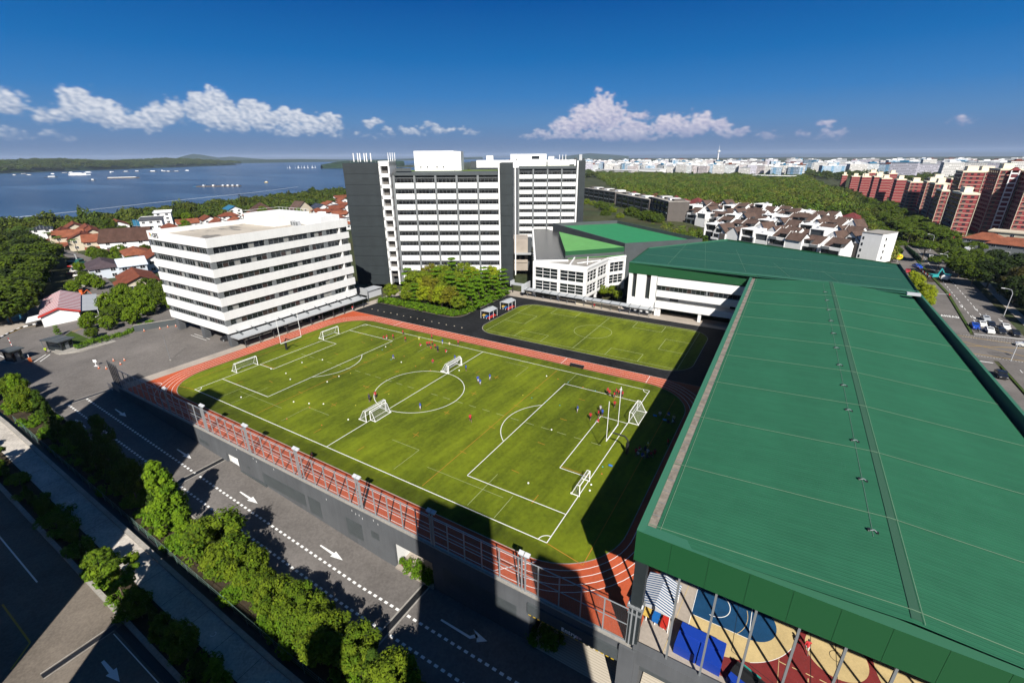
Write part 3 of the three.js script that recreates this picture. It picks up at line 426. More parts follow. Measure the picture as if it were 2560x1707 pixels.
{ // ---- the big green-roofed sports hall
  const t = thing('sports_hall', 'huge ribbed green roofed open sports hall beside the pitch', 'building', [53.4, 0, 31.3]);
  const N = 31.3, F = -72; const L = z => 53.4 + (z - N) * .0075 - 53.4, Rg = z => 72.1 + (z - N) * .018 - 53.4, Rt = z => 89 + (z - N) * .017 - 53.4, lz = z => z - N;
  const P = (x, y, z) => [x, y, lz(z)];
  obj('roof_sheet', [quad(P(L(N) + 1.38, 14.45, N - .25), P(Rg(N), 15.45, N - .25), P(Rg(F), 15.45, F), P(L(F) + 1.38, 14.45, F)), quad(P(Rg(N), 15.45, N - .25), P(Rt(N) - 1.2, 14.5, N - .25), P(Rt(F) - 1.2, 14.5, F), P(Rg(F), 15.45, F))], M.roofgreen, t);
  obj('ceiling', quad(P(L(N) + .3, 13.7, N - .3), P(Rt(N), 13.7, N - .3), P(Rt(F), 13.7, F), P(L(F) + .3, 13.7, F)), M.midgrey, t);
  obj('fascia_backing', bx(.02, Rt(N) - .02, 11.34, 14.6, -.25, -.04), M.blacksteel, t); for (let i = 0; i < 12; i++) { const a = i * Rt(N) / 12, b = (i + 1) * Rt(N) / 12; obj('fascia_panel', bx(a + .012, b - .012, 11.3, 14.62, -.04, 0), M.fascia, t); }
  obj('fascia_cap', quad(P(0, 14.64, N + .02), P(Rt(N), 14.64, N + .02), P(Rt(N), 14.6, N - 1.1), P(0, 14.6, N - 1.1)), M.lip, t);
  obj('side_fascia', [quad(P(L(N), 11.3, N), P(L(N), 14.7, N), P(L(F), 14.7, F), P(L(F), 11.3, F)), quad(P(L(N) + .3, 11.3, N), P(L(N) + .3, 14.5, N), P(L(F) + .3, 14.5, F), P(L(F) + .3, 11.3, F)), quad(P(L(N), 11.3, N), P(L(N) + .3, 11.3, N), P(L(F) + .3, 11.3, F), P(L(F), 11.3, F))], M.fascia, t);
  obj('edge_lip', [quad(P(L(N), 14.7, N), P(L(N) + .62, 14.62, N), P(L(F) + .62, 14.62, F), P(L(F), 14.7, F)), quad(P(L(N) + .62, 14.62, N), P(L(N) + .62, 14.3, N), P(L(F) + .62, 14.3, F), P(L(F) + .62, 14.62, F))], M.lip, t);
  const gut = obj('gutter', quad(P(L(N) + .6, 14.36, N - .3), P(L(N) + 1.42, 14.4, N - .3), P(L(F) + 1.42, 14.4, F), P(L(F) + .6, 14.36, F)), mat('gutter', white, .9, { map: mottle([.26, .225, .19], .55, 6, 431, 30, 512, [.03, .03, .03]) }), t);
  for (let z = N - 1; z > F; z -= 1.9) obj('gutter_strap', bx(L(z) + .6, L(z) + 1.4, 14.41, 14.44, lz(z) - .03, lz(z) + .03), M.midgrey, gut);
  obj('right_parapet', [quad(P(Rt(N) - 1.3, 14.5, N), P(Rt(N) - 1.1, 13.7, N), P(Rt(F) - 1.1, 13.7, F), P(Rt(F) - 1.3, 14.5, F))], M.blacksteel, t);
  obj('parapet_wall', [quad(P(Rt(N) - .3, 13.6, N), P(Rt(N) - .3, 15.5, N), P(Rt(F) - .3, 15.5, F), P(Rt(F) - .3, 13.6, F)), quad(P(Rt(N) - .3, 15.5, N), P(Rt(N) + .1, 15.5, N), P(Rt(F) + .1, 15.5, F), P(Rt(F) - .3, 15.5, F)), quad(P(Rt(N) + .1, 10, N), P(Rt(N) + .1, 15.5, N), P(Rt(F) + .1, 15.5, F), P(Rt(F) + .1, 10, F))], M.lip, t);
  obj('box_gutter', quad(P(Rt(N) - 1.3, 13.72, N), P(Rt(N) - .2, 13.72, N), P(Rt(F) - .2, 13.72, F), P(Rt(F) - 1.3, 13.72, F)), M.blacksteel, t);
  obj('ridge_cap', [quad(P(Rg(N) - .1, 15.5, N - .6), P(Rg(N) + .5, 15.49, N - .6), P(Rg(F) + .5, 15.49, F), P(Rg(F) - .1, 15.5, F)), quad(P(Rg(N) - .1, 15.5, N - .6), P(Rg(N) - .16, 15.4, N - .6), P(Rg(F) - .16, 15.4, F), P(Rg(F) - .1, 15.5, F))], mat('ridge', [.04, .11, .07], .85), t);
  const rod1 = mat('conductor', [.17, .28, .18], .7);
  obj('ridge_conductor', bar(P(Rg(N) + .6, 15.52, N - .4), P(Rg(F) + .6, 15.52, F), .035), rod1, t); obj('edge_conductor', bar(P(L(N) + 1.75, 14.52, N - .4), P(L(F) + 1.75, 14.52, F), .04), rod1, t);
  for (let i = 0; i < 9; i++) { const z = 29.9 - i * 11.15 + (i ? 1.1 : 0); obj('cross_conductor', [bar(P(L(z) + .2, 14.5, z), P(Rg(z), 15.52, z), .032), bar(P(Rg(z), 15.54, z), P(Rt(z) - 1.2, 14.6, z), .032)], rod1, t); }
  for (let i = 0; i < 12; i++) { const z = 22.3 - i * 7.58, x = Rg(z) - 1.35, a = obj('roof_anchor', [bar(P(x - .3, 15.42, z + .12), P(x + .1, 15.55, z - .05), .06), bar(P(x + .1, 15.55, z - .05), P(x + .34, 15.44, z + .16), .06)], M.steel, t); obj('anchor_plate', bx(x - .36, x - .18, 15.35, 15.56, lz(z) - .12, lz(z) + .12), M.blacksteel, a); obj('anchor_plate', bx(x + .26, x + .42, 15.35, 15.5, lz(z) - .02, lz(z) + .2), M.blacksteel, a); }
  obj('safety_line', bar(P(Rg(N) - 1.5, 15.42, 23), P(Rg(F) - 1.4, 15.42, F + 2), .018), M.midgrey, t);
  for (let i = 0; i < 10; i++) { const z = 30.2 - i * 11; if (i) obj('column', bx(.25, 1, 0, 13.7, lz(z) - .4, lz(z) + .4), M.greywall, t); }
  obj('corner_column', bx(.1, 1.15, 0, 11.4, -1.4, -.45), M.dark, t); obj('column_bracket', [bx(-.15, 1.3, 5, 5.35, -1.5, -.35), bx(-.05, 1.25, 4.2, 4.4, -1.45, -.4)], M.midgrey, t);
  for (let i = 1; i < 12; i++) { const x = 57.35 + (i - 1) * 3 - 53.4; obj('front_post', bx(x - .09, x + .09, .4, 11.3, -.7, -.5), M.midgrey, t); }
  obj('brace', bar([.6, 11, -1.2], [.6, 0, -11], .3), M.midgrey, t);
  for (let k = 1; k < 9; k++) obj('roof_truss', [bx(1, Rt(0) - .4, 12.6, 13, -k * 11.2 - .2, -k * 11.2 + .2)], M.midgrey, t);
  obj('east_wall', bx(35.1, 35.4, -7, 11.3, -103, 0), M.greywall, t);
  obj('floodlight', bx(31.2, 33.6, 15.4, 15.9, -99.5, -98.3), M.paleSteel, t);
  // sill wall below the posts and the floor below it
  obj('front_sill', [bx(.9, 35.4, -1.6, .42, -.75, -.1), bx(.9, 35.4, .42, .5, -.85, .05)], M.greywall, t);
}
{ // ---- indoor court visible under the roof edge
  const c = struct('sports_court', bx(54.4, 88.4, -.02, 0, -71, 30.5), M.beige, 'indoor sports court floor under the green roof');
  const K = { red: mat('courtred', white, .6, { map: mottle([.19, .022, .022], .3, 5, 811, 50) }), blue: mat('courtblue', white, .55, { map: mottle([.006, .055, .14], .3, 5, 813, 50) }), tan: mat('courttan', white, .6, { map: mottle([.56, .43, .21], .2, 5, 815, 50) }) };
  const arcPts = (cx, cz, r, a0, a1, n = 30) => Array.from({ length: n + 1 }, (_, i) => [cx + r * Math.cos(a0 + (a1 - a0) * i / n), cz + r * Math.sin(a0 + (a1 - a0) * i / n)]);
  obj('red_surface', sheet([[58.4, 29.4], [88, 29.4], [88, 6], [58.4, 6]], .004), K.red, c);
  obj('tan_zone', sheet([[58.4, 27.3], [61.5, 27.5], ...arcPts(61, 20.3, 7.2, 1.1, -1.1), [58.4, 13.5]], .008), K.tan, c);
  obj('blue_key', sheet([[58.4, 24.25], [63.9, 24.25], ...arcPts(63.9, 21.9, 2.35, Math.PI / 2, -Math.PI / 2), [58.4, 19.5]], .012), K.blue, c);
  obj('tan_circle', sheet(arcPts(71.3, 21.7, 2.6, 0, 6.283, 40), .008), K.tan, c); obj('tan_zone', sheet([[84, 27.3], ...arcPts(81.5, 20.3, 7.2, Math.PI - 1.1, Math.PI + 1.1), [84, 13.5]], .008), K.tan, c);
  obj('white_line', [stripe(58.45, 13, 58.45, 29, .06, .016), stripe(58.4, 24.25, 63.9, 24.25, .05, .016), stripe(63.9, 19.5, 63.9, 24.25, .06, .016), arcline(60.3, 21.8, 1.6, -1.6, 1.7, .07, .016), arcline(61, 20.3, 7.2, -1.1, 1.1, .05, .016)], M.line, c);
  obj('black_line', [stripe(62.6, 18, 62.6, 26.4, .05, .018), stripe(62.6, 26.4, 70, 29, .05, .018), stripe(69.2, 15, 69.2, 29, .05, .018), arcline(71.3, 21.9, .55, 0, 6.283, .05, .018), stripe(71.3, 18, 71.3, 29, .05, .018)], M.blacksteel, c);
  obj('tan_line', [stripe(58, 13, 56.9, 30, .06, .016), stripe(66.6, 14, 66.6, 29, .05, .014), arcline(60, 22, 3.6, -.3, 1.9, .06, .017), ...Array.from({ length: 9 }, (_, i) => stripe(65.5 + i * 1.1, 25.2, 66.1 + i * 1.1, 25.25, .09, .014)), ...Array.from({ length: 5 }, (_, i) => stripe(69, 25.6 + i * .7, 69, 26 + i * .7, .08, .014))], K.tan, c);
  const m = thing('gym_mat_trolley', 'stack of bright blue gym mats behind the court sill', 'gym mats', [59.9, 0, 28.1], -.05), b = mat('matblue', [.006, .045, .36], .5);
  obj('mat', bx(-2.1, -.05, 0, 1.1, -1.4, 1.4), b, m); obj('mat', bx(.05, 2.1, 0, 1.1, -1.4, 1.4), b, m); obj('top_mat', bx(-2.05, 2.05, 1.12, 1.22, -1.35, -.2), b, m);
  const m2 = thing('gym_mat_trolley', 'low blue mat on a black trolley near the second court post', 'gym mats', [64.3, 0, 29.2], -.35); obj('frame', [bx(-1.6, 1.6, 0, .5, -.9, .3), bx(-1.5, 1.5, .5, .9, -.9, -.7)], M.blacksteel, m2); obj('mat', bx(-1.5, 1.5, .1, .62, .32, 1.1), b, m2); obj('handle', bx(-1.2, .6, .9, 1, -.95, -.85), mat('teal', [.02, .3, .25], .5), m2); obj('label_plate', bx(0, .35, .62, .66, .5, .7), mat('yellow', [.6, .4, .02], .5), m2);
}

{ // ---- second hall behind, with white classroom front
  const t = thing('assembly_hall', 'wide dark green roofed hall with white banded front', 'building', [20.2, 0, -72.4]), Q = [[20, -72.2], [18.4, -99], [39.4, -131], [88.3, -108], [87.4, -70.4]];
  const l = ([x, z]) => [x - 20.2, z + 72.4], ry = (x, z) => 14.9 - clamp((-72 - z) / 60) * .5, S = Q.map(l);
  obj('roof_sheet', sheet(S.map(([x, z]) => [x, z]), (x, z) => ry(x, z - 72.4)), M.roofgreen2, t);
  obj('front_fascia', [bx(-.2, 34, 12, 15.1, -.2, .15)], M.fascia, t); obj('fascia_cap', bx(-.3, 67, 15.1, 15.16, -1.2, .2), M.lip, t);
  obj('front_gutter', bx(1.2, 66, 14.92, 15.0, -2.2, -1.5), M.blacksteel, t); obj('gutter_lip', bx(.8, 66.4, 14.93, 15.06, -2.6, -2.35), M.lip, t);
  const e = (a, b, h0, h1, m, n) => obj(n, quad([a[0], h0, a[1]], [b[0], h0, b[1]], [b[0], h1, b[1]], [a[0], h1, a[1]]), m, t);
  e(S[0], S[1], 11.8, 15.1, M.fascia, 'side_fascia'); e(S[1], S[2], 11.5, 15, M.lip, 'side_fascia'); e(S[2], S[3], 11.5, 14.9, M.fascia, 'rear_fascia'); e(S[3], S[4], 11.5, 15.3, M.lip, 'side_fascia');
  e(S[1], S[2], -6, 11.5, M.greywall, 'rear_wall'); e(S[2], S[3], -6, 11.5, M.greywall, 'rear_wall'); e(S[3], S[4], -7, 11.5, M.greywall, 'side_wall');
  const rod2 = M.conductor; for (let i = 1; i < 6; i++) obj('cross_conductor', bar([S[0][0] + 10.6 * i + (i - 3) * 0, ry(0, -73) + .06, -.4], [[7, 13.3, 24, 33, 45][i - 1], ry(0, -125) + .06, [-49, -45, -40, -34, -30][i - 1] * 1.05], .04), rod2, t);
  for (const z of [-88, -103]) obj('cross_conductor', bar([0, ry(0, z) + .05, z + 72.4], [66, ry(0, z) + .05, z + 74], .025), rod2, t);
  // white front: tower with slots at its end, then banded storeys
  obj('tower_wall', [bx(0, 1.1, 1.2, 12, -8, 0), bx(2.4, 5.2, 1.2, 12, -8, 0), bx(6.6, 8.4, 1.2, 12, -8, 0), bx(1.1, 6.6, 1.2, 4.6, -8, -.05)], M.wallwhite, t); obj('slot_window', bx(1.1, 2.4, 4.6, 12, -1, -.7), M.glassB, t); obj('slot_window', bx(5.2, 6.6, 4.6, 12, -1, -.7), M.glassB, t);
  obj('core', bx(.3, 66, 2.6, 12.2, -26, -3.4), M.wallwhite, t);
  obj('spandrel_band', bx(8.6, 34, 9.3, 11.7, -3.6, .3), M.wallwhite, t); obj('spandrel_band', bx(8.6, 34, 5.9, 7.8, -3.6, .3), M.wallwhite, t); obj('balcony_front', bx(8.6, 34, 2.5, 4.2, -3.6, .5), M.wallwhite, t);
  obj('balcony_rail', [bx(8.7, 34, 4.75, 4.8, .38, .43), ...Array.from({ length: 18 }, (_, i) => bx(8.8 + i * 1.45, 8.84 + i * 1.45, 4.2, 4.75, .38, .43))], M.rail, t);
  const g = uvm(new THREE.BoxGeometry(1.12, 1.5, .06)); for (let i = 0; i < 21; i++) { if (i === 11) continue; const o = new THREE.Mesh(g, paneMats[i * 7 % 5]); o.name = 'window_pane'; o.position.set(9.3 + i * 1.2, 8.55, -.1); t.add(o); }
  obj('window_frame', [bx(22.2, 22.7, 7.8, 9.3, -.15, .2), bx(8.6, 34, 7.8, 7.9, -.1, .05), ...Array.from({ length: 22 }, (_, i) => bx(8.67 + i * 1.2, 8.73 + i * 1.2, 7.8, 9.3, -.12, -.02))], M.midgrey, t);
  obj('terrace_door', bx(12, 14.4, 4.2, 5.9, -3.3, -3.2), M.glassB, t); obj('terrace_door', bx(28.6, 30, 4.2, 5.9, -3.3, -3.2), M.glassB, t);
  for (const x of [9, 9.9, 21.4, 33.5]) obj('column', bx(x - .4, x + .4, 0, 2.5, -.6, .2), M.wallwhite, t);
  obj('undercroft_wall', bx(8.6, 66, 0, 2.6, -12, -11.6), M.midgrey, t); obj('kiosk', [bx(1, 7.8, 0, 2.1, -1.4, -.5)], M.wallwhite, t); for (const x of [1.3, 3.1, 4.9, 6.8]) obj('kiosk_door', bx(x, x + 1, .1, 1.9, -.5, -.44), M.glassB, t);
}

{ // ---- glazed white pavilion and its angled roofs
  const t = thing('glazed_pavilion', 'white pavilion with large black gridded windows beside the small pitch', 'building', [-13, 0, -73.15]);
  const Q = [[-13, -73.15], [6.2, -73.15], [7.1, -90.5], [11.2, -97.2], [-8, -112], [-30, -118], [-46, -136]].map(([x, z]) => [x + 13, z + 73.15]);
  obj('body', prism([[.5, -.6], [18.6, -.6], [19.4, -17.2], [23.4, -23.8], [4, -40], [-18, -46], [-30, -58], [-26, -50]], 2.2, 10.5), M.interior, t);
  obj('undercroft', prism([[1.5, -5], [17, -5], [18, -17], [20, -22], [4, -38], [-4, -30]], 0, 2.2), M.darkgrey, t);
  const wall = (a, b, nb, withDoor) => { // one facade between two plan points
    const L = Math.hypot(b[0] - a[0], b[1] - a[1]), g = new THREE.Group(); g.name = 'facade'; g.position.set(a[0], 0, a[1]); g.rotation.y = -Math.atan2(b[1] - a[1], b[0] - a[0]); t.add(g);
    obj('white_frame', [bx(0, L, 10.1, 11.6, -.5, .1), bx(0, L, 5.7, 6.7, -.5, .08), bx(0, L, 1.7, 2.6, -.5, .08), ...Array.from({ length: nb + 1 }, (_, i) => bx(i * (L - .9) / nb, i * (L - .9) / nb + .9, 0, 10.1, -.6, .12))], M.wallwhite, g);
    for (let i = 0; i < nb; i++) { const x0 = i * (L - .9) / nb + .9, x1 = (i + 1) * (L - .9) / nb; for (const [y0, y1, nr] of [[2.6, 5.7, 3], [6.7, 10.1, 3]]) { const w = (x1 - x0) / 3, h = (y1 - y0) / nr; for (let k = 0; k < 3 * nr; k++) obj('window_pane', bx(x0 + (k % 3) * w + .04, x0 + (k % 3 + 1) * w - .04, y0 + Math.floor(k / 3) * h + .04, y0 + (Math.floor(k / 3) + 1) * h - .04, -.32, -.28), M.glass, g); obj('glazing_bar', [...[1, 2].map(q => bx(x0 + q * w - .06, x0 + q * w + .06, y0, y1, -.28, -.16)), ...[1, 2].map(q => bx(x0, x1, y0 + q * h - .05, y0 + q * h + .05, -.28, -.17))], M.white, g); } }
  };
  wall(Q[0], Q[1], 2); wall(Q[1], Q[2], 2); wall(Q[2], Q[3], 1);
  const lp = p => p.map(([x, z]) => [x + 13, z + 73.15]);
  obj('roof_terrace', sheet(lp([[-12.6, -73.4], [6, -73.4], [6.9, -90.5], [10.9, -97.2], [-8, -91]]), 11.3), M.concrete, t);
  obj('roof_kerb', [bx(0, 19.2, 11.6, 12, -.5, .1), bar([13, 11.6, -.6], [8.6, 11.6, -16], .4, .5), bar([17, 11.55, -6], [12, 11.55, -19], .35, .4), bar([13.4, 11.5, -6], [18.6, 11.5, -14], .3, .3), bar([19.4, 11.7, -.3], [20.2, 11.7, -17.3], .5, .7), bar([20.2, 11.7, -17.3], [24.2, 11.7, -24], .5, .7)], M.wallwhite, t);
  obj('louvre_roof', sheet(lp([[-12.7, -74.6], [-3.4, -80.4], [-32.6, -135], [-43, -142.6], [-49, -139.6]]), 11.75), M.solar, t);
  obj('louvre_kerb', [bar([.1, 11.7, -1.2], [-36, 11.7, -66.6], .6, .8), bar([.1, 11.75, -1], [9.6, 11.75, -7.2], .5, .6)], M.wallwhite, t);
  obj('ladder', Array.from({ length: 24 }, (_, i) => bar([-.4 - i * 1.45, 12.1, -2.4 - i * 2.65], [-1.1 - i * 1.45, 12.1, -2 - i * 2.65], .12)), M.rail, t);
  // bright green wedge roof
  const A = [-25.9 + 13, 14.5, -120.3 + 73.15], B = [9.85 + 13, 14.5, -98.9 + 73.15], C = [-6.1 + 13, 14, -83.9 + 73.15];
  obj('wedge_roof', tris([A, C, B]), M.rooflight, t); obj('wedge_fascia', [quad(C, B, [B[0], 12.9, B[2]], [C[0], 12.6, C[2]])], M.fascia, t); obj('wedge_side', quad(A, C, [C[0], 11.5, C[2]], [A[0], 11.5, A[2]]), M.fascia, t); obj('clerestory', quad([C[0], 12.6, C[2] + .02], [B[0], 12.9, B[2] + .02], [B[0], 11.6, B[2] + .02], [C[0], 11.5, C[2] + .02]), M.panelgrey, t);
  obj('lower_green_roof', tris([[C[0] - .5, 11.5, C[2] + 1.2], [B[0] + .5, 11.7, B[2] + 1.2], [B[0], 11.75, B[2] - .5], [C[0] - .5, 11.5, C[2] + 1.2], [B[0], 11.75, B[2] - .5], [C[0], 11.6, C[2] - .5]]), M.rooflight, t);
}
{ // ---- theatre box with dark parapets
  const Q = [[-38.5, -140.2], [-15.2, -164], [31.1, -127.1], [8.6, -103.35]].map(([x, z]) => [x - 8.6, z + 103.35]), t = thing('theatre_building', 'dark grey walled theatre box with flat bright green roof', 'building', [8.6, 0, -103.35]);
  const ins = Q.map(([x, z]) => [lerp(x, -4, .02), lerp(z, -30, .02)]);
  for (let i = 0; i < 4; i++) { const a = Q[i], b = Q[(i + 1) % 4], c = ins[i], d = ins[(i + 1) % 4]; obj('parapet_wall', [quad([a[0], -6, a[1]], [b[0], -6, b[1]], [b[0], 15, b[1]], [a[0], 15, a[1]]), quad([c[0], 12, c[1]], [d[0], 12, d[1]], [d[0], 15, d[1]], [c[0], 15, c[1]]), quad([a[0], 15, a[1]], [b[0], 15, b[1]], [d[0], 15, d[1]], [c[0], 15, c[1]])], M.panelgrey, t); }
  obj('roof_sheet', sheet(ins, 13.6), M.roofbright, t);
  const b = thing('link_block', 'narrow beige tiled link block between slab and pavilion', 'building', [-35, 0, -104], .511); obj('wall', bx(-3.4, 2.6, 0, 13, -12, 0), M.beige, b); obj('shadow_gap', bx(2.6, 4.2, 0, 12.4, -10, -1), M.darkgrey, b); obj('bridge', bx(-3, 5.2, 7.2, 7.5, 0, 3), M.canopy, b); obj('balcony_front', bx(-3, 2.4, 3.4, 4.4, .02, .3), M.beige, b); for (let i = 0; i < 2; i++) obj('window', bx(-2.4 + i * 2.3, -1 + i * 2.3, 4.6, 6.2, 0, .05), M.glassB, b);
}
{ // ---- covered walkway in front of pavilion and hall
  const c = thing('walkway_canopy', 'pale metal walkway canopy in front of the glazed pavilion', 'canopy', [-15, 0, -71]);
  obj('roof_sheet', [quad([0, 2.9, -1.3], [44, 2.9, .6], [44, 2.6, 2.6], [0, 2.6, 1]), quad([0, 2.75, -1.3], [44, 2.75, .6], [44, 2.45, 2.6], [0, 2.45, 1])], M.canopy, c);
  for (let i = 0; i < 15; i++) { const x = 1 + i * 3, z = x / 44 * 1.7; obj('purlin', bar([x, 2.98, -1.2 + z], [x, 2.7, .95 + z], .12), M.darkgrey, c); obj('post', bx(x - .07, x + .07, 0, 2.6, z - .5, z - .36), M.midgrey, c); }
  obj('end_panel', bx(-.6, .2, 1.6, 4.2, -1.6, 1.2), M.paleSteel, c); obj('low_wall', bx(19, 33, 0, 1.3, -.2, 0), M.cream, c);
  const d = thing('walkway_canopy', 'short flat canopy at the foot of the dark classroom pillar', 'canopy', [-21, 0, -73]); obj('roof_sheet', bx(-.5, 5.6, 2.9, 3.1, -2.2, .4), M.canopy, d); for (const x of [0, 5]) obj('post', bx(x, x + .15, 0, 2.9, -.2, 0), M.blacksteel, d); obj('end_panel', [bx(-.7, -.5, 2.4, 4.2, -2.2, .4), bx(5.6, 5.8, 2.2, 4.4, -2.4, .6)], M.paleSteel, d);
}

// ================================================================ retaining wall, fence, entry
{
  const t = thing('retaining_wall', 'long grey retaining wall with niches between pitch and access road', 'wall', [-56, 0, 30.6]), W = (x0, x1, y0, y1, d = .38) => bx(x0 + 56, x1 + 56, y0, y1, 0, d);
  const hole = [[-17.1, -13.5, -4.7, -2.5], [22.2, 28.8, -7.2, -2.85], [42.7, 53, -7.4, -2.4]], g = []; let x = -56;
  for (const [a, b, y0, y1] of hole) { g.push(W(x, a, -8.4, -.03), W(a, b, y1, -.03)); if (y0 > -7) g.push(W(a, b, -8.4, y0)); x = b; } g.push(W(x, 54.5, -8.4, -.03)); obj('wall_face', g, M.greywall, t);
  obj('coping', bx(0, 110.5, -.03, .12, -.05, .45), M.concrete, t);
  obj('plinth', [bar([.2, -2.2, .5], [36, -4.6, .5], .5, .5), bx(36, 50, -5.2, -4.7, .38, .6)], M.panelgrey, t);
  for (const [a, b, y0, y1] of [[-25.4, -22.5, -3.1, -2.3], [-6.7, 4, -4.9, -2.6], [4.7, 7.5, -5.6, -2.5], [13, 16.2, -5.65, -2.7], [18, 19.5, -3.9, -2.7], [30.5, 41.1, -4.7, -2.6], [-11, -10.2, -3.4, -3]]) obj('infill_panel', W(a, b, y0, y1, .392), M.panelgrey, t);
  for (const [a, b, y0, y1] of hole.slice(0, 2)) obj('niche_lining', [bx(a + 56, b + 56, y0 - .1, y0, -3, .2), bx(a + 55.8, a + 56, y0, y1, -3, .02), bx(b + 56, b + 56.2, y0, y1, -3, .02), bx(a + 56, b + 56, y0, y1, -3.1, -3), bx(a + 56, b + 56, y1, y1 + .1, -3, .02)], M.wallwhite, t);
  obj('niche_floor', [bx(78.2, 84.8, -7.2, -6.9, -2.9, .6)], M.beige, t);
  obj('paint_chip', [[-13, -.3], [-8.4, -.4], [-7.6, -.7], [-3, -.5], [9.2, -1.1], [14.6, -.7], [15.3, -1.0], [16, -.9], [16.6, -1.2], [18.8, -.5], [19.6, -.8]].map(([x, y]) => W(x, x + .07, y - .3, y, .388)), M.wallwhite, t);
  obj('entry_beam', [bx(98.6, 109.2, -2.5, -1, .38, .62)], M.panelgrey, t);
  const e = text('Entry', .5, .04); e.translate(102.75, -2.3, .63); obj('lettering', e, M.white, t);
  obj('height_sign', [bx(104.4, 104.75, -2.3, -1.95, .63, .66), bx(104.82, 105.1, -2.22, -2, .63, .66)], mat('signpink', [.7, .5, .5], .6), t);
  obj('hazard_stripe', Array.from({ length: 18 }, (_, i) => bx(98.8 + i * .56, 99.1 + i * .56, -2.62, -2.5, .4, .64)), M.yellow, t);
  obj('ramp_floor', [quad([99, -7.15, .7], [109.5, -7.15, .7], [109.5, -5.2, -9], [99, -5.2, -9])], mat('ramp', white, .9, { map: tex(256, 256, (u, v) => { const k = (v * 16) % 1 < .18 ? .62 : 1; return [.48 * k, .43 * k, .35 * k]; }, 4) }), t);
  obj('ramp_wall', [bx(98.4, 98.7, -7.4, -.7, -14, 0), bx(98.4, 110, -7.4, -.7, -14.3, -14)], M.darkgrey, t);
  obj('pier', [bx(109, 110.6, -8.4, -.05, .38, .7)], M.greywall, t);
  // lower wall and louvred band under the hall
  const u = thing('hall_base_wall', 'grey beam and pale ribbed ramp below the court', 'wall', [54.5, 0, 30.55]); obj('beam', bx(0, 34.5, -2.1, -.02, 0, .3), M.greywall, u); obj('under_beam', bx(.6, 34.5, -2.9, -2.1, -.2, .1), M.panelgrey, u); obj('ramp_surface', quad([.7, -7.1, 1.5], [34, -5.5, 1.5], [34, -4.6, -7], [.7, -4.6, -7]), M.ramp, u); obj('back_wall', bx(.5, 34.5, -7.4, -.6, -8, -7.6), M.darkgrey, u); obj('side_pier', bx(-.1, .6, -7.4, -.1, -2, .5), M.greywall, u);
}
{ // fence on the wall: bays with two posts' spacing, each bay a part
  const t = thing('boundary_fence', 'tall grey mesh fence on the retaining wall along the track', 'fence', [-54.2, .1, 30.78]), n = 44, w = 107.7 / n, H = 4.5;
  const post = bx(-.06, .06, 0, H, -.06, .06), r1 = bx(.06, w - .06, H - .08, H, -.04, .04), r2 = bx(.06, w - .06, H * .52, H * .52 + .07, -.035, .035), r3 = bx(.06, w - .06, .06, .14, -.04, .04);
  const wires = []; for (let i = 1; i < 14; i++) wires.push(bx(i * w / 14 - .0025, i * w / 14 + .0025, .1, H, -.0025, .0025)); for (let i = 1; i < 26; i++) wires.push(bx(0, w, i * H / 26 - .0025, i * H / 26 + .0025, -.0025, .0025)); const wg = fuse(wires);
  for (let i = 0; i <= n; i++) { const p = new THREE.Mesh(post, M.steel); p.name = 'post'; p.position.x = i * w; t.add(p); if (i < n) for (const [g, m, nm] of [[r1, M.steel, 'top_rail'], [r2, M.steel, 'middle_rail'], [r3, M.steel, 'bottom_rail'], [wg, M.midgrey, 'wire_mesh']]) { const o = new THREE.Mesh(g, m); o.name = nm; o.position.x = i * w; t.add(o); } }
  const l = thing('fence_return', 'dark framed fence screen at the gate end of the wall', 'fence', [-54.4, .1, 30.7]); for (let i = 0; i < 5; i++) obj('post', bx(-.06 - i * 1.1, .06 - i * 1.1, -1.4, 5 + i * .1, -i * .06 - .06, -i * .06 + .06), M.darkgrey, l); obj('screen', Array.from({ length: 40 }, (_, i) => bx(-4.4, 0, .3 + i * .115, .32 + i * .115, -.15, -.13)), M.darkgrey, l); obj('frame_rail', [bx(-4.4, 0, 5, 5.1, -.18, -.1), bx(-4.4, 0, .1, .2, -.18, -.1), bx(-4.4, 0, 2.5, 2.58, -.18, -.1)], M.darkgrey, l); obj('end_wall', bx(-5.2, -1.4, -1.6, .1, -.6, .1), M.concrete, l); obj('gate_hoop', Array.from({ length: 4 }, (_, i) => rod([-3 - i * .5, -.8, .9], [-3 - i * .5, .6, .9], .03)), M.rail, l);
  // twin-post floodlights
  const f = thing('floodlight_post', 'x', 'floodlight', [41.95, .1, 30.86], 0, 'twin floodlights along the boundary fence'); for (const x of [-.22, .22]) obj('post', bx(x - .07, x + .07, 0, 5, -.07, .07), M.steel, f);
  for (const x of [-.36, .36]) { const h = obj('lamp_head', new THREE.BoxGeometry(.62, .14, .5).rotateX(.5).translate(x, 5.25, -.15), M.paleSteel, f); obj('lamp_glass', new THREE.BoxGeometry(.52, .02, .42).rotateX(.5).translate(x, 5.17, -.2), M.white, h); } obj('bracket', bx(-.5, .5, 5, 5.06, -.1, .1), M.midgrey, f);
  [54, 41.95, 29.15, 16.4, 3.7, -9, -21.6, -34.3].forEach((x, i) => { const lb = ORD[i] + ' twin floodlight post from the sports hall end of the fence'; if (i) dup(f, [x, .1, 30.86], 0, lb); else { f.position.x = x; f.userData.label = lb; } });
}
